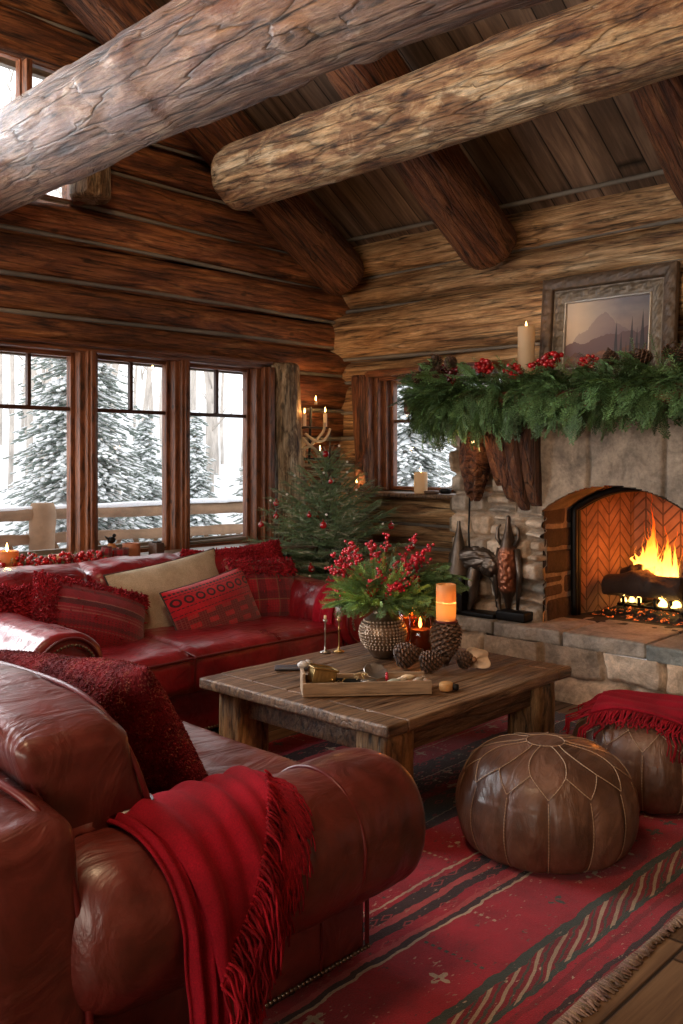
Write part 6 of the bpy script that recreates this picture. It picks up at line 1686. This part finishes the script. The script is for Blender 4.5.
# ------------------------------------------------------------------ things on the window ledges
LZ = .747
GL = 'candles on the ledge under the triple window'
candle('pillar_candle', 'amber brown lit candle at the far left of the window ledge', 2.30, 4.55, LZ, .058, .115, M_AMBER, True, .7, GL, fl=1.2)
candle('pillar_candle', 'small square-cut ivory candle among the berries on the ledge', 2.56, 4.53, LZ, .034, .075, M_IVORY, False, 0, GL)
rs = np.random.default_rng(51)
BG = thing('berry_garland', 'garland of red berries and sprigs lying along the ledge behind the far sofa', 'garland', (2.5, 4.52, LZ))
g = G(); pts = [(x, 4.50 + .02 * math.sin(x * 9), LZ + .03 + rs.uniform(0, .045)) for x in np.linspace(2.22, 2.95, 300)]
berries(g, np.array(pts) + rs.normal(0, .018, (300, 3)) * np.array([.3, 1, .5]), .0105, 3, .5); mk('berries', g, M_BERRY, BG, world=True)
g = G(); n_ = 120; xs = rs.uniform(2.2, 2.98, n_); sprigs(g, FIR, np.stack([xs, np.full(n_, 4.51), np.full(n_, LZ + .03)], 1), rs.normal(0, 1, (n_, 3)) * np.array([1, .6, .35]) + np.array([0, 0, .25]), .08, 6, (.6, 1.5)); mk('sprigs', g, M_NEEDLE, BG, world=True)
cupm = kilim_mat('tartan_glaze', (.26, .012, .02), (.02, .006, .008), (.35, .28, .22), 2)
for k, (x, r, h) in enumerate(((2.865, .030, .10), (2.955, .045, .085))):
    V, Q, T = lathe([(r * .9, 0), (r, .006), (r, h), (r * .9, h), (r * .88, .01), (.003, .01)], 28); a = np.arctan2(V[:, 1], V[:, 0]) / (2 * PI) + .5
    g = G(); g.add(V, Q, T, uv=np.stack([a * 1.5, V[:, 2] / h * .7], 1)); tag(mk('tartan_cup', g, cupm, M=Matrix.Translation((x, 4.50, LZ))), ['slim red tartan votive cup on the window ledge, beside the berries', 'wide red tartan bowl on the window ledge, beside the slim cup'][k], 'cup', 'tartan cups on the ledge')
fg = thing('figurine', 'small dark figurine of a bird on an amber jar on the window ledge', 'figurine', (2.96, 4.60, LZ))
g = G(); V, Q, T = lathe([(.03, 0), (.033, .01), (.033, .08), (.022, .095), (.022, .105), (.003, .105)], 22); g.add(V + np.array([2.96, 4.6, LZ]), Q, T); mk('jar', g, M_AMBER, fg, world=True)
g = G(); V, Q, T = blob(.022, .016, .018, 5, .2, 2, 20, 14); g.add(V + np.array([2.96, 4.6, LZ + .125]), Q, T); V, Q, T = sphere(.011, 10, 8); g.add(V + np.array([2.978, 4.6, LZ + .15]), Q, T); V, Q, T = tube([(2.94, 4.6, LZ + .13), (2.915, 4.6, LZ + .15)], [.008, .003], 6); g.add(V, Q, T); mk('bird', g, M_IRON, fg, world=True)
sj = simple('striped_terracotta', (.42, .17, .09), .5, 0, 0, .3, vscale=20)
candle('pillar_candle', 'wide terracotta candle on the window ledge, right of the bird figurine', 3.08, 4.58, LZ, .052, .10, wax('terracotta_wax', (.50, .20, .11), .15), False, 0, GL)
dk = thing('square_candle_holder', 'dark brown square candle holder at the right end of the ledge row', 'candle holder', (3.20, 4.50, LZ), .2)
V, Q = rbox_vq(.034, .034, .05, .006, 2, (2, 2, 2)); g = G(); g.add(V + np.array([0, 0, .051]), Q); mk('body', g, simple('dark_brown_glaze', (.09, .05, .035), .4, 40, .3, .3), dk)
V, Q, T = lathe([(.028, .10), (.028, .107), (.003, .107)], 16); g = G(); g.add(V, Q, T); mk('rim', g, M_IRON, dk)
# small window ledge
candle('pillar_candle', 'lit ivory pillar candle on the ledge of the small window, beside the stone pier', 5.14, 4.06, 1.094, .048, .15, M_IVORY, True, .5)
g = G(); V, Q, T = lathe([(.05, 0), (.056, .012), (.05, .02), (.003, .02)], 24); g.add(V, Q, T); tag(mk('candle_dish', g, M_CONE, M=Matrix.Translation((5.13, 3.955, 1.094)) @ Matrix.Diagonal((1, 1, 1, 1))), 'small round dark dish on the small window ledge, right of the candle', 'dish')
g = G(); V, Q, T = lathe([(.038, .0), (.04, .03), (.036, .034), (.003, .034)], 24); g.add(V, Q, T); tag(mk('small_tin', g, M_IRON, M=Matrix.Translation((5.22, 3.90, 1.094))), 'low dark tin at the right end of the small window ledge', 'tin')
candle('pillar_candle', 'small lit amber candle at the left end of the small window ledge', 5.13, 4.665, 1.094, .024, .06, M_AMBER, True, .9)

# ------------------------------------------------------------------ mantel garland
MG = thing('mantel_garland', 'thick cedar and fir garland spilling over the front of the mantel', 'garland', (4.6, 2.5, 1.73))
rs = np.random.default_rng(61); g = G(); pos = []; dr = []; sc = []
for k in range(520):
    y = rs.uniform(1.25, 3.50); e = sstep(3.72, 3.40, y)
    x = rs.uniform(4.50, 4.74); z_ = 1.745 + rs.uniform(0, .07)
    z_ -= .025; pos.append((x, y, z_)); sid = rs.normal(0, .55)
    dr.append((-rs.uniform(.25, 1.0), sid, rs.uniform(-1.0, .45))); sc.append(rs.uniform(.16, .27))
for k in range(230):
    y = rs.uniform(3.30, 3.48); pos.append((rs.uniform(4.50, 4.78), y, 1.72 + rs.uniform(-.02, .10))); dr.append((-rs.uniform(.2, .8), rs.uniform(.0, 1.3), rs.uniform(-1.1, .6))); sc.append(rs.uniform(.16, .26))
sprigs(g, CED, pos, dr, sc, 8, (.35, 1.6), roll=.7)
pos = []; dr = []; sc = []
for k in range(170):
    y = rs.uniform(1.25, 3.50); pos.append((rs.uniform(4.46, 4.60), y, 1.70 + rs.uniform(-.10, .06))); dr.append((-rs.uniform(.1, .6), rs.normal(.1, .4), -rs.uniform(.3, 1.2))); sc.append(rs.uniform(.09, .20))
sprigs(g, CED, pos, dr, sc, 9, (.3, 1.3), roll=.7)
pos = []; dr = []; sc = []
for k in range(300):
    y = rs.uniform(1.25, 3.54); pos.append((rs.uniform(4.48, 4.72), y, 1.74 + rs.uniform(0, .09))); dr.append((-rs.uniform(-.2, .9), rs.normal(0, .8), rs.uniform(-.5, .9))); sc.append(rs.uniform(.10, .19))
sprigs(g, FIR, pos, dr, sc, 10, (.8, 1.7))
pos = []; dr = []; sc = []
for k in range(46):   # long fronds hanging at the left end and under the corbel
    y = [rs.uniform(3.36, 3.56), rs.uniform(2.92, 3.12), rs.uniform(3.2, 3.5)][k % 3]; pos.append((4.47 + rs.uniform(-.03, .05), y, 1.66 + rs.uniform(-.06, .03))); dr.append((-.15, rs.normal(.1, .25), -1)); sc.append(rs.uniform(.13, .22))
sprigs(g, CED, pos, dr, sc, 14, (.6, 1.4), roll=.7)
mk('greenery', g, M_CEDAR, MG, world=True)
for k, (y, x, n_, r) in enumerate([(3.13, 4.66, 46, .0155), (2.90, 4.62, 30, .0150), (3.36, 4.60, 24, .014), (2.66, 4.64, 34, .0145), (2.73, 4.60, 18, .014), (2.45, 4.66, 24, .013), (3.28, 4.55, 12, .014)]):
    ctr = np.array([x - .09, y, [1.885, 1.84, 1.87, 1.90, 1.86, 1.87, 1.84][k]]); d = rs.normal(0, 1, (n_, 3)); d /= np.linalg.norm(d, axis=1, keepdims=True)
    g = G(); berries(g, ctr + d * np.array([.045, .062, .042]) * rs.uniform(.6, 1, (n_, 1)), r, 70 + k, .45)
    if k in (2, 6): g.C[-1] *= np.array([.25, .5, .9])
    for q in d[:8]: V, Q, T = tube([ctr + q * .03, ctr - np.array([0, 0, .07])], .002, 4); g.add(V, Q, T, c=.2)
    mk('berry_cluster', g, M_BERRY, MG, world=True)
for k, (y, x, z_, L, R_) in enumerate([(3.50, 4.60, 1.82, .085, .040), (3.42, 4.66, 1.86, .08, .038), (3.31, 4.62, 1.85, .085, .040), (3.48, 4.56, 1.76, .08, .037), (2.30, 4.62, 1.85, .10, .045), (2.20, 4.66, 1.86, .10, .045), (2.10, 4.62, 1.85, .10, .045), (2.00, 4.66, 1.87, .10, .046), (3.38, 4.55, 1.78, .075, .036), (1.90, 4.62, 1.85, .1, .045)]):
    g = G().join(pinecone_g(L, R_, 80 + k, 80), M=TR(x - (.15 if y > 3 else .08), y, z_ + (.055 if y > 3 else -.015), rs.uniform(-.9, .9), rs.uniform(-.9, .9), rs.uniform(0, 3)))
    mk('pinecone', g, M_CONE, MG, world=True)
lb = thing('fairy_light', 'tiny warm glowing bulb below the left part of the mantel garland', 'light', (4.50, 3.16, 1.44))
g = G(); V, Q, T = sphere(.010, 10, 8); g.add(V, Q, T); mk('bulb', g, emis('fairy_bulb', (1, .62, .25), 18), lb); g = G(); V, Q, T = tube([(0, 0, .01), (.0, .005, .06), (.03, .0, .22)], .0025, 5); g.add(V, Q, T); mk('wire', g, M_STEM, lb)
point('fairy_glow', (4.47, 3.16, 1.43), .35, (1, .5, .2), .01)
candle('pillar_candle', 'tall lit ivory pillar candle standing on the mantel left of the painting', 4.92, 3.06, 1.733, .052, .42, M_IVORY, True, .8)

# ------------------------------------------------------------------ on the coffee table
TZ_ = .4535
VX, VY = 3.145, 2.70
VS = thing('hammered_vase', 'round hammered bronze vase with rows of studs, holding the berry arrangement', 'vase', (VX, VY, TZ_))
pr = smooth_prof([(.045, 0), (.055, .01), (.075, .04), (.098, .075), (.106, .11), (.098, .145), (.075, .175), (.048, .195), (.044, .21), (.052, .225), (.066, .235), (.066, .24), (.05, .238), (.04, .22)], 90)
V, Q, T = lathe(pr, 72, True, False); g = G(); g.add(V, Q, T); mk('body', g, simple('hammered_bronze', (.20, .13, .085), .36, 40, .4, .4, metal=.75, vscale=20), VS)
g = G(); pts = []; nr_ = []
for j, z_ in enumerate(np.linspace(.045, .165, 10)):
    r = np.interp(z_, pr[:70, 1], pr[:70, 0]); n_ = int(2 * PI * r / .0165)
    for k in range(n_): a = (k + .5 * (j % 2)) * 2 * PI / n_; pts.append((r * math.cos(a), r * math.sin(a), z_))
nails(g, pts, .0062); mk('studs', g, simple('pale_studs', (.42, .31, .22), .3, metal=.8), VS)
BQ_ = thing('berry_arrangement', 'bushy arrangement of fir, cedar and red berries in the hammered vase', 'flower arrangement', (VX, VY, TZ_ + .23))
rs = np.random.default_rng(71); g = G(); n_ = 300; z0 = TZ_ + .24
o = rs.normal(0, 1, (n_, 3)) * np.array([1.0, 1.0, .45]) + np.array([0, 0, .60]); o[:, 2] = np.abs(o[:, 2]) - .08; o /= np.linalg.norm(o, axis=1, keepdims=True)
base = np.array([VX, VY, z0]); rad = rs.uniform(.04, .16, n_)
sprigs(g, FIRD, base + o * rad[:, None] * np.array([1.15, 1.15, .85]), o + rs.normal(0, .25, (n_, 3)) - np.array([0, 0, .02]), rs.uniform(.07, .12, n_), 3, (1.0, 2.2), tint=np.array([[1.25, 1.1, .55]]))
n_ = 130; o = rs.normal(0, 1, (n_, 3)) * np.array([1, 1, .35]) + np.array([0, 0, .0]); o[:, 2] = np.abs(o[:, 2]) + .05; o /= np.linalg.norm(o, axis=1, keepdims=True)
sprigs(g, CED, base + o * .10, o - np.array([0, 0, .05]), rs.uniform(.10, .17, n_), 4, (.7, 1.6), roll=.7)
# long branch to the right
rt = np.array([.685, -.729, 0])
for k in range(60): pass
n_ = 110; f_ = rs.uniform(.3, 1, n_); P_ = base + rt * .24 * f_[:, None] + np.stack([rs.normal(0, .02, n_), rs.normal(0, .02, n_), .05 + .06 * f_ + rs.normal(0, .025, n_)], 1)
sprigs(g, CED, P_, rt * 1.0 + rs.normal(0, .5, (n_, 3)), rs.uniform(.08, .14, n_), 5, (.6, 1.3), roll=.7)
n_ = 60; o = rs.normal(0, 1, (n_, 3)) * np.array([1, 1, .5]) + np.array([0, 0, .8]); o /= np.linalg.norm(o, axis=1, keepdims=True)
mk('greenery', g, M_CEDAR, BQ_, world=True)
g = G(); st = G()
for k in range(58):
    a = rs.uniform(0, 2 * PI); el = rs.uniform(.25, 1.1); d = np.array([math.cos(a) * math.cos(el), math.sin(a) * math.cos(el), math.sin(el)]); L = rs.uniform(.16, .245) * (1 - .12 * math.sin(el))
    if k < 12: d = rt * rs.uniform(.45, .75) + np.array([0, 0, .8]) + rs.normal(0, .08, 3); d /= np.linalg.norm(d); L = rs.uniform(.23, .33)
    elif k < 26: d = -rt * rs.uniform(.5, 1.0) + np.array([0, 0, .62]) + rs.normal(0, .12, 3); d /= np.linalg.norm(d); L = rs.uniform(.24, .33)
    elif k < 32: d = -rt * rs.uniform(.1, .4) + np.array([0, 0, .9]) + rs.normal(0, .1, 3); d /= np.linalg.norm(d); L = rs.uniform(.24, .31)
    tip_ = base + d * L; V, Q, T = tube([base, base + d * L * .6, tip_], .0018, 4); st.add(V, Q, T, c=(.45, .4, .3))
    nb = rs.integers(9, 17); s = rs.uniform(-.075, .012, nb)
    berries(g, tip_ + d * s[:, None] + rs.normal(0, .009, (nb, 3)), .0075 if k < 36 else .0068, 100 + k, .35)
mk('berries', g, simple('bright_berry', (.50, .010, .028), .3, coat=.4, usetint=True, var=.2, vscale=40), BQ_, world=True); mk('stems', st, M_STEM, BQ_, world=True)
for k in range(6):
    a = k * 1.05; c_ = base + np.array([math.cos(a) * .12, math.sin(a) * .12 - .03, .07 + .02 * (k % 3)]); d = rs.normal(0, 1, (16, 3)); d /= np.linalg.norm(d, axis=1, keepdims=True)
    g = G(); berries(g, c_ + d * .019, .0098, 200 + k, .4); mk('berry_cluster', g, M_BERRY if k % 2 else bpy.data.materials['bright_berry'], BQ_, world=True)
# pinecones
def cone_thing(label, M, L, R_, seed, n=120):
    g = pinecone_g(L, R_, seed, n); return tag(mk('pinecone', g, M_CONE, M=M), label, 'pinecone', 'pinecones on the coffee table')
cone_thing('upright pinecone under the tall amber candle on the coffee table', TR(3.157, 2.357, TZ_ + .196, PI), .192, .064, 5, 170)
cone_thing('round pinecone lying left of the others, in front of the vase', TR(3.00, 2.50, TZ_ + .048, .0, 1.35, -.6), .12, .052, 6)
cone_thing('long pinecone lying in the middle between the round one and the upright one', TR(3.02, 2.385, TZ_ + .040, .0, 1.45, -.75), .12, .044, 7)
cone_thing('dark small pinecone at the right foot of the upright one', TR(3.15, 2.285, TZ_ + .036, .2, 1.2, -.4), .075, .038, 8, 80)
# tall two-tone candle on the upright cone
tc = thing('tall_pillar_candle', 'tall lit two-tone amber and cream candle standing on the upright pinecone', 'candle', (3.157, 2.357, TZ_ + .198))
g = G(); V, Q, T = lathe([(.02, -.006), (.046, -.004), (.050, .002), (.048, .006), (.003, .006)], 28); g.add(V, Q, T); mk('saucer', g, simple('dark_red_saucer', (.10, .02, .02), .3), tc)
R_ = .042; g = G(); V, Q, T = lathe([(R_, .006), (R_, .078), (R_ - .004, .078), (R_ - .004, .010)], 36, False, False); g.add(V, Q, T); mk('cream_wax', g, wax('glowing_cream_wax', (.85, .58, .28), .75), tc)
g = G(); V, Q, T = lathe([(R_, .078), (R_ * 1.004, .12), (R_, .158), (R_ - .004, .158), (R_ - .005, .08)], 36, False, False); g.add(V, Q, T); mk('amber_wax', g, wax('glowing_amber_wax', (.80, .46, .20), .6), tc)
g = G(); V, Q, T = lathe([(.002, 0), (.006, .008), (.007, .016), (.004, .032), (.0006, .045)], 12); g.add(V + np.array([0, 0, .052]), Q, T); mk('flame', g, M_FLAME, tc)
point('candle_light', (3.157, 2.357, TZ_ + .198 + .050), 1.2, (1, .74, .44), .012); point('candle_light', (3.157, 2.357, TZ_ + .198 + .115), .40, (1, .66, .34), .012)
# glasses
def hurricane(label, x, y, r, h, ch, wm, seed, power):
    root = thing('glass_candle_jar', label, 'candle jar', (x, y, TZ_), 0, 'lit glass candle jars on the coffee table')
    g = G(); V, Q, T = lathe([(r * .9, 0), (r, .006), (r, h), (r - .0025, h), (r - .0025, .008), (.003, .008)], 36); g.add(V, Q, T); mk('glass', g, M_AMBERGLASS, root)
    g = G(); V, Q, T = lathe([(r - .004, .010), (r - .004, ch), (r * .5, ch - .004), (.003, ch - .004)], 30); g.add(V, Q, T); mk('wax_body', g, wm, root)
    g = G(); V, Q, T = lathe([(.002, 0), (.007, .010), (.008, .018), (.005, .036), (.0006, .052)], 12); g.add(V + np.array([0, 0, ch + .004]), Q, T); mk('flame', g, M_FLAME, root)
    point('candle_light', (x, y, TZ_ + ch + .04), power, (1, .5, .16), .012)
hurricane('shorter glass jar with a dark plum candle, lit, in front of the taller jar', 3.30, 2.61, .052, .190, .115, M_PLUM, 1, .8)
hurricane('taller amber glass jar with a lit candle, behind the plum one', 3.39, 2.73, .066, .235, .145, M_AMBER, 2, .9)
# dried mushroom or shell: thin wavy pale disc
SH = thing('dried_shell', 'pale curled dried slice standing right of the pinecones on the coffee table', 'dried flower', (3.22, 2.25, TZ_), .4)
a = np.linspace(0, 2 * PI, 60, endpoint=False); rr_ = np.linspace(.01, 1, 16); A_, R2 = np.meshgrid(a, rr_, indexing='ij'); A_ = A_.ravel(); R2 = R2.ravel()
w = .062 * R2 * (1 + .12 * np.cos(3 * A_ + 1) + .10 * np.cos(5 * A_))
V = np.stack([.022 * np.cos(2 * A_ + .6) * R2 ** 2 - .03 * (1 - R2) ** 2 - .2 * w * np.sin(A_), w * np.cos(A_), w * np.sin(A_) * .72 + .048], 1)
g = G(); g.add(V, gridq(60, 16, True, False)); o = mk('petal', g, simple('dried_petal', (.62, .43, .28), .6, 30, .3, .25, vscale=25), SH); sm = o.modifiers.new('t', 'SOLIDIFY'); sm.thickness = .003
g = G(); V, Q, T = blob(.012, .010, .010, 4, .3, 3, 14, 10); g.add(V + np.array([-.03, 0, .048]), Q, T); mk('heart', g, simple('dried_heart', (.25, .12, .06), .8), SH)
# amber tealight
st_ = thing('tealight', 'small amber tealight block lying at the right end of the wooden tray', 'tealight', (2.86, 2.135, TZ_), .3)
g = G(); V, Q, T = lathe([(.028, 0), (.031, .004), (.030, .024), (.026, .028), (.003, .026)], 22); g.add(V * np.array([1.1, .85, 1]), Q, T); mk('wax_body', g, wax('honey_wax', (.70, .40, .16), .3), st_)
g = G(); V, Q, T = lathe([(.008, .0), (.013, .004), (.013, .022), (.003, .024)], 14); g.add(V + np.array([.012, -.034, 0]), Q, T); mk('cap', g, M_IRON, st_)
# tray
rz = math.atan2(2.19 - 2.50, 2.82 - 2.46) 
TRY = thing('wooden_tray', 'narrow weathered wooden tray holding trinkets on the near side of the coffee table', 'tray', (2.635, 2.352, TZ_), rz)
Lx, Wy, Ht = .245, .078, .052
for nm, b_ in (('tray_bottom', (-Lx, Lx, -Wy, Wy, 0, .008)), ('tray_side', (-Lx, Lx, -Wy, -Wy + .010, .008, Ht)), ('tray_side', (-Lx, Lx, Wy - .010, Wy, .008, Ht)), ('tray_end', (-Lx, -Lx + .012, -Wy + .010, Wy - .010, .008, Ht + .035)), ('tray_end', (Lx - .012, Lx, -Wy + .010, Wy - .010, .008, Ht * .7))):
    V, Q = rbox_vq((b_[1] - b_[0]) / 2, (b_[3] - b_[2]) / 2, (b_[5] - b_[4]) / 2, .003, 2, (24, 4, 4)); V[:, 2] += .002 * fbm(V, 14, 3, 5) * (V[:, 2] > 0); g = G(); g.add(V + np.array([(b_[0] + b_[1]) / 2, (b_[2] + b_[3]) / 2, (b_[4] + b_[5]) / 2]), Q)
    mk(nm, g, simple('weathered_tray_wood', (.36, .24, .15), .6, 40, .5, .45, stretch=(1, 8, 8), vscale=7) if nm == 'tray_bottom' else bpy.data.materials['weathered_tray_wood'], TRY)
MT = Matrix.Translation((2.635, 2.352, TZ_)) @ Matrix.Rotation(rz, 4, 'Z')
def on_tray(name, label, cat, parts, x, y, z_, ry=0, rx=0, rz_=0, group=None):
    M = MT @ TR(x, y, z_, rx, ry, rz_); root = bpy.data.objects.new(name, None); COL.objects.link(root); root.matrix_world = M; PM[root.name] = M.copy(); root.empty_display_size = .03
    loc, rot, sc_ = M.decompose(); root.location = loc; root.rotation_euler = rot.to_euler(); tag(root, label, cat, group)
    for nm, gg, mt in parts: mk(nm, gg, mt, root)
    return root
g1 = G(); V, Q = rbox_vq(.048, .034, .030, .008, 3, (16, 8, 6)); V[:, 2] += .002 * np.sin(V[:, 0] * 500) ; V[:, 1] += .0012 * np.sin(V[:, 0] * 420); g1.add(V, Q)
g2 = G(); path_tube(g2, [(-.048, -.034, .029), (0, -.037, .031), (.048, -.034, .029), (.048, .034, .029), (0, .037, .031), (-.048, .034, .029)], .0045, closed=True)
g3 = G(); V, Q, T = sphere(.008, 10, 8); g3.add(V + np.array([.03, -.038, -.004]), Q, T)
on_tray('gilded_trinket_box', 'small gold ribbed trinket box tilted in the left end of the wooden tray', 'box', (('body', g1, M_BRASS), ('rim', g2, M_BRASS), ('clasp', g3, M_BRASS)), -.165, .0, .062, .22, 0, .25)
g1 = G(); V, Q = rbox_vq(.030, .020, .018, .004, 2, (4, 4, 4)); g1.add(V, Q); g2 = G(); V, Q, T = tube([(-.03, -.02, .018), (0, -.021, .021), (.03, -.02, .018)], .003, 6); g2.add(V, Q, T)
on_tray('metal_tin', 'small dark metal tin in the middle of the wooden tray', 'tin', (('body', g1, M_SILVER), ('edge', g2, M_SILVER)), .012, -.03, .030, 0, 0, .15)
g1 = G(); V, Q = rbox_vq(.055, .020, .006, .004, 2, (4, 4, 2)); g1.add(V, Q)
on_tray('black_case', 'flat black case lying in the wooden tray beside the gold box', 'case', (('body', g1, M_IRON),), -.065, .01, .036, .10, .1, .1)
g1 = G(); V, Q, T = lathe([(.004, 0), (.03, .003), (.045, .012), (.047, .014), (.043, .013), (.028, .006), (.003, .003)], 28); V[:, 2] += .003 * np.sin(np.arctan2(V[:, 1], V[:, 0]) * 9) * (np.hypot(V[:, 0], V[:, 1]) > .03); g1.add(V, Q, T)
on_tray('silver_dish', 'crumpled silver dish tipped at the back of the wooden tray', 'dish', (('bowl', g1, M_SILVER),), .045, .045, .055, .1, .45, 0)
g1 = G(); V, Q, T = tube([(0, 0, 0), (0, 0, .022)], [.006, .006], 8); g1.add(V, Q, T); g2 = G(); V, Q, T = sphere(.0065, 8, 6); g2.add(V + np.array([0, 0, .026]), Q, T)
on_tray('red_stick', 'tiny bright red stick standing in the wooden tray', 'trinket', (('stick', g1, bpy.data.materials['bright_berry']), ('tip', g2, bpy.data.materials['bright_berry'])), .085, .005, .036)
for k, (x, y, r_, lab, c_) in enumerate(((.13, -.025, .3, 'pale twisted shell fragment in the right part of the wooden tray', (.60, .50, .38)), (.165, .02, -.2, 'sandy shell fragment at the right end of the tray', (.62, .46, .28)), (.20, -.03, .5, 'grey-brown shell at the right tip of the tray', (.36, .30, .24)), (.10, -.045, 0, 'flat greenish-grey shell at the front of the tray', (.34, .34, .26)))):
    V, Q, T = lathe([(.003, -.030), (.009, -.018), (.013, 0), (.010, .015), (.005, .026), (.001, .032)], 18); th_ = np.arctan2(V[:, 1], V[:, 0]); V[:, :2] *= (1 + .16 * np.sin(th_ * 2 + V[:, 2] * 260))[:, None]
    g1 = G(); g1.add(V, Q, T); on_tray('shell_fragment', lab, 'shell', (('shell', g1, simple('shell_%d' % k, c_, .5, 90, .4, .3)),), x, y, .042, 1.35, 0, r_, 'shells in the wooden tray')
for k in range(2):
    rs2 = np.random.default_rng(300 + k); g1 = G()
    for q in range(9): d = rs2.normal(0, 1, 3) * np.array([1, 1, .5]); d /= np.linalg.norm(d); V, Q, T = tube([(0, 0, 0), d * .016 + np.array([0, 0, .006]), d * .032], .0016, 5); g1.add(V, Q, T)
    on_tray('wire_star', ['bent brass wire ornament beside the gold box in the tray', 'bent brass wire ornament behind the dark tin in the tray'][k], 'ornament', (('wire', g1, M_BRASS),), (-.095, -.01)[k], (-.035, .02)[k], (.045, .055)[k], group='wire ornaments in the tray')
V, Q, T = blob(.018, .014, .012, 6, .3, 2.5, 22, 16); g1 = G(); g1.add(V, Q, T); V, Q, T = blob(.014, .012, .010, 7, .3, 2.5, 22, 16); g1.add(V + np.array([.02, .01, .004]), Q, T)
on_tray('pale_stone', 'pale stone lying over the left end of the wooden tray', 'stone', (('stone', g1, simple('pale_stone', (.55, .50, .46), .4, 60, .3, .3)),), -.235, .035, .098)
# phone and two slim candlesticks at the back
g = G(); V, Q = rbox_vq(.07, .036, .0045, .004, 3, (2, 2, 1)); g.add(V, Q)
ph = tag(mk('dark_notebook', g, simple('slate_cover', (.05, .055, .07), .35), M=TR(2.70, 2.83, TZ_ + .004, 0, 0, -.75)), 'thin slate-coloured notebook lying at the left of the coffee table behind the tray', 'notebook')
for k, (x, y) in enumerate(((3.03, 2.95), (3.085, 2.915))):
    cs = thing('slim_candlestick', ['left slim metal candlestick at the back of the coffee table', 'right slim brass candlestick at the back of the coffee table, before the throw'][k], 'candlestick', (x, y, TZ_), 0, 'slim candlesticks on the coffee table')
    g = G(); V, Q, T = lathe([(.026, 0), (.026, .004), (.006, .010), (.0035, .03), (.0035, .10), (.006, .105), (.0035, .11), (.0035, .135), (.010, .142), (.011, .15), (.006, .152)], 18); g.add(V, Q, T); mk('stem', g, M_SILVER if k == 0 else M_BRASS, cs)
    g = G(); V, Q, T = lathe([(.0065, .150), (.0065, .168), (.003, .170)], 12); g.add(V, Q, T); mk('candle_stub', g, M_IVORY, cs)
# ------------------------------------------------------------------ camera, light
cam = bpy.data.cameras.new('camera'); co = bpy.data.objects.new('camera', cam); COL.objects.link(co)
co.location = (0, 0, 1.35); co.rotation_euler = (PI / 2, 0, math.radians(-46.78))
cam.sensor_fit = 'VERTICAL'; cam.sensor_height = 24; cam.lens = 24 * 921 / 1024; cam.shift_y = -55 / 1024; cam.clip_start = .05
bpy.context.scene.camera = co
sc = bpy.context.scene
sc.view_settings.view_transform = 'Standard'; sc.view_settings.look = 'None'; sc.view_settings.gamma = 1; sc.view_settings.use_curve_mapping = False
sc.view_settings.exposure = 0.12
w = bpy.data.worlds.new('overcast_sky'); sc.world = w; w.use_nodes = True
w.node_tree.nodes['Background'].inputs[0].default_value = (.97, .98, 1.0, 1); w.node_tree.nodes['Background'].inputs[1].default_value = 1.9
# daylight through the window bank left of the frame and the gable windows above it; warm fill from an added window behind the camera
area('daylight_window_bank', (.85, 5.25, 1.36), (2.5, 1.25), 190, (.92, .96, 1.0), (-PI / 2, 0, 0))
area('daylight_gable', (1.0, 5.25, 3.27), (2.3, .66), 200, (.92, .96, 1.0), (-PI / 2, 0, 0))
area('back_window_fill', (XL - .25, 1.3, 1.7), (4.6, 1.5), 150, (1.0, .82, .62), (PI / 2, 0, -PI / 2))
area('window_portal', (3.45, 5.1, 1.36), (1.9, 1.2), 1, (1, 1, 1), (-PI / 2, 0, 0), portal=True)
area('window_portal', (5.5, 4.0, 1.5), (.8, .8), 1, (1, 1, 1), (PI / 2, 0, PI / 2), portal=True)
# warm fill light added high under the ridge, without a fixture
point('warm_room_fill', (.6, 1.4, 3.9), 160, (1, .68, .40), .3)
# fire
point('fire_glow', (5.42, 2.46, .74), 8.5, (1, .25, .04), .10)
point('fire_glow_low', (5.30, 2.46, .60), 3.5, (1, .28, .05), .06)
sc.cycles.use_denoising = True
sc.cycles.max_bounces = 6; sc.cycles.diffuse_bounces = 3; sc.cycles.glossy_bounces = 3; sc.cycles.transparent_max_bounces = 24
sc.cycles.caustics_reflective = False; sc.cycles.caustics_refractive = False
sc.cycles.sample_clamp_indirect = 4.0
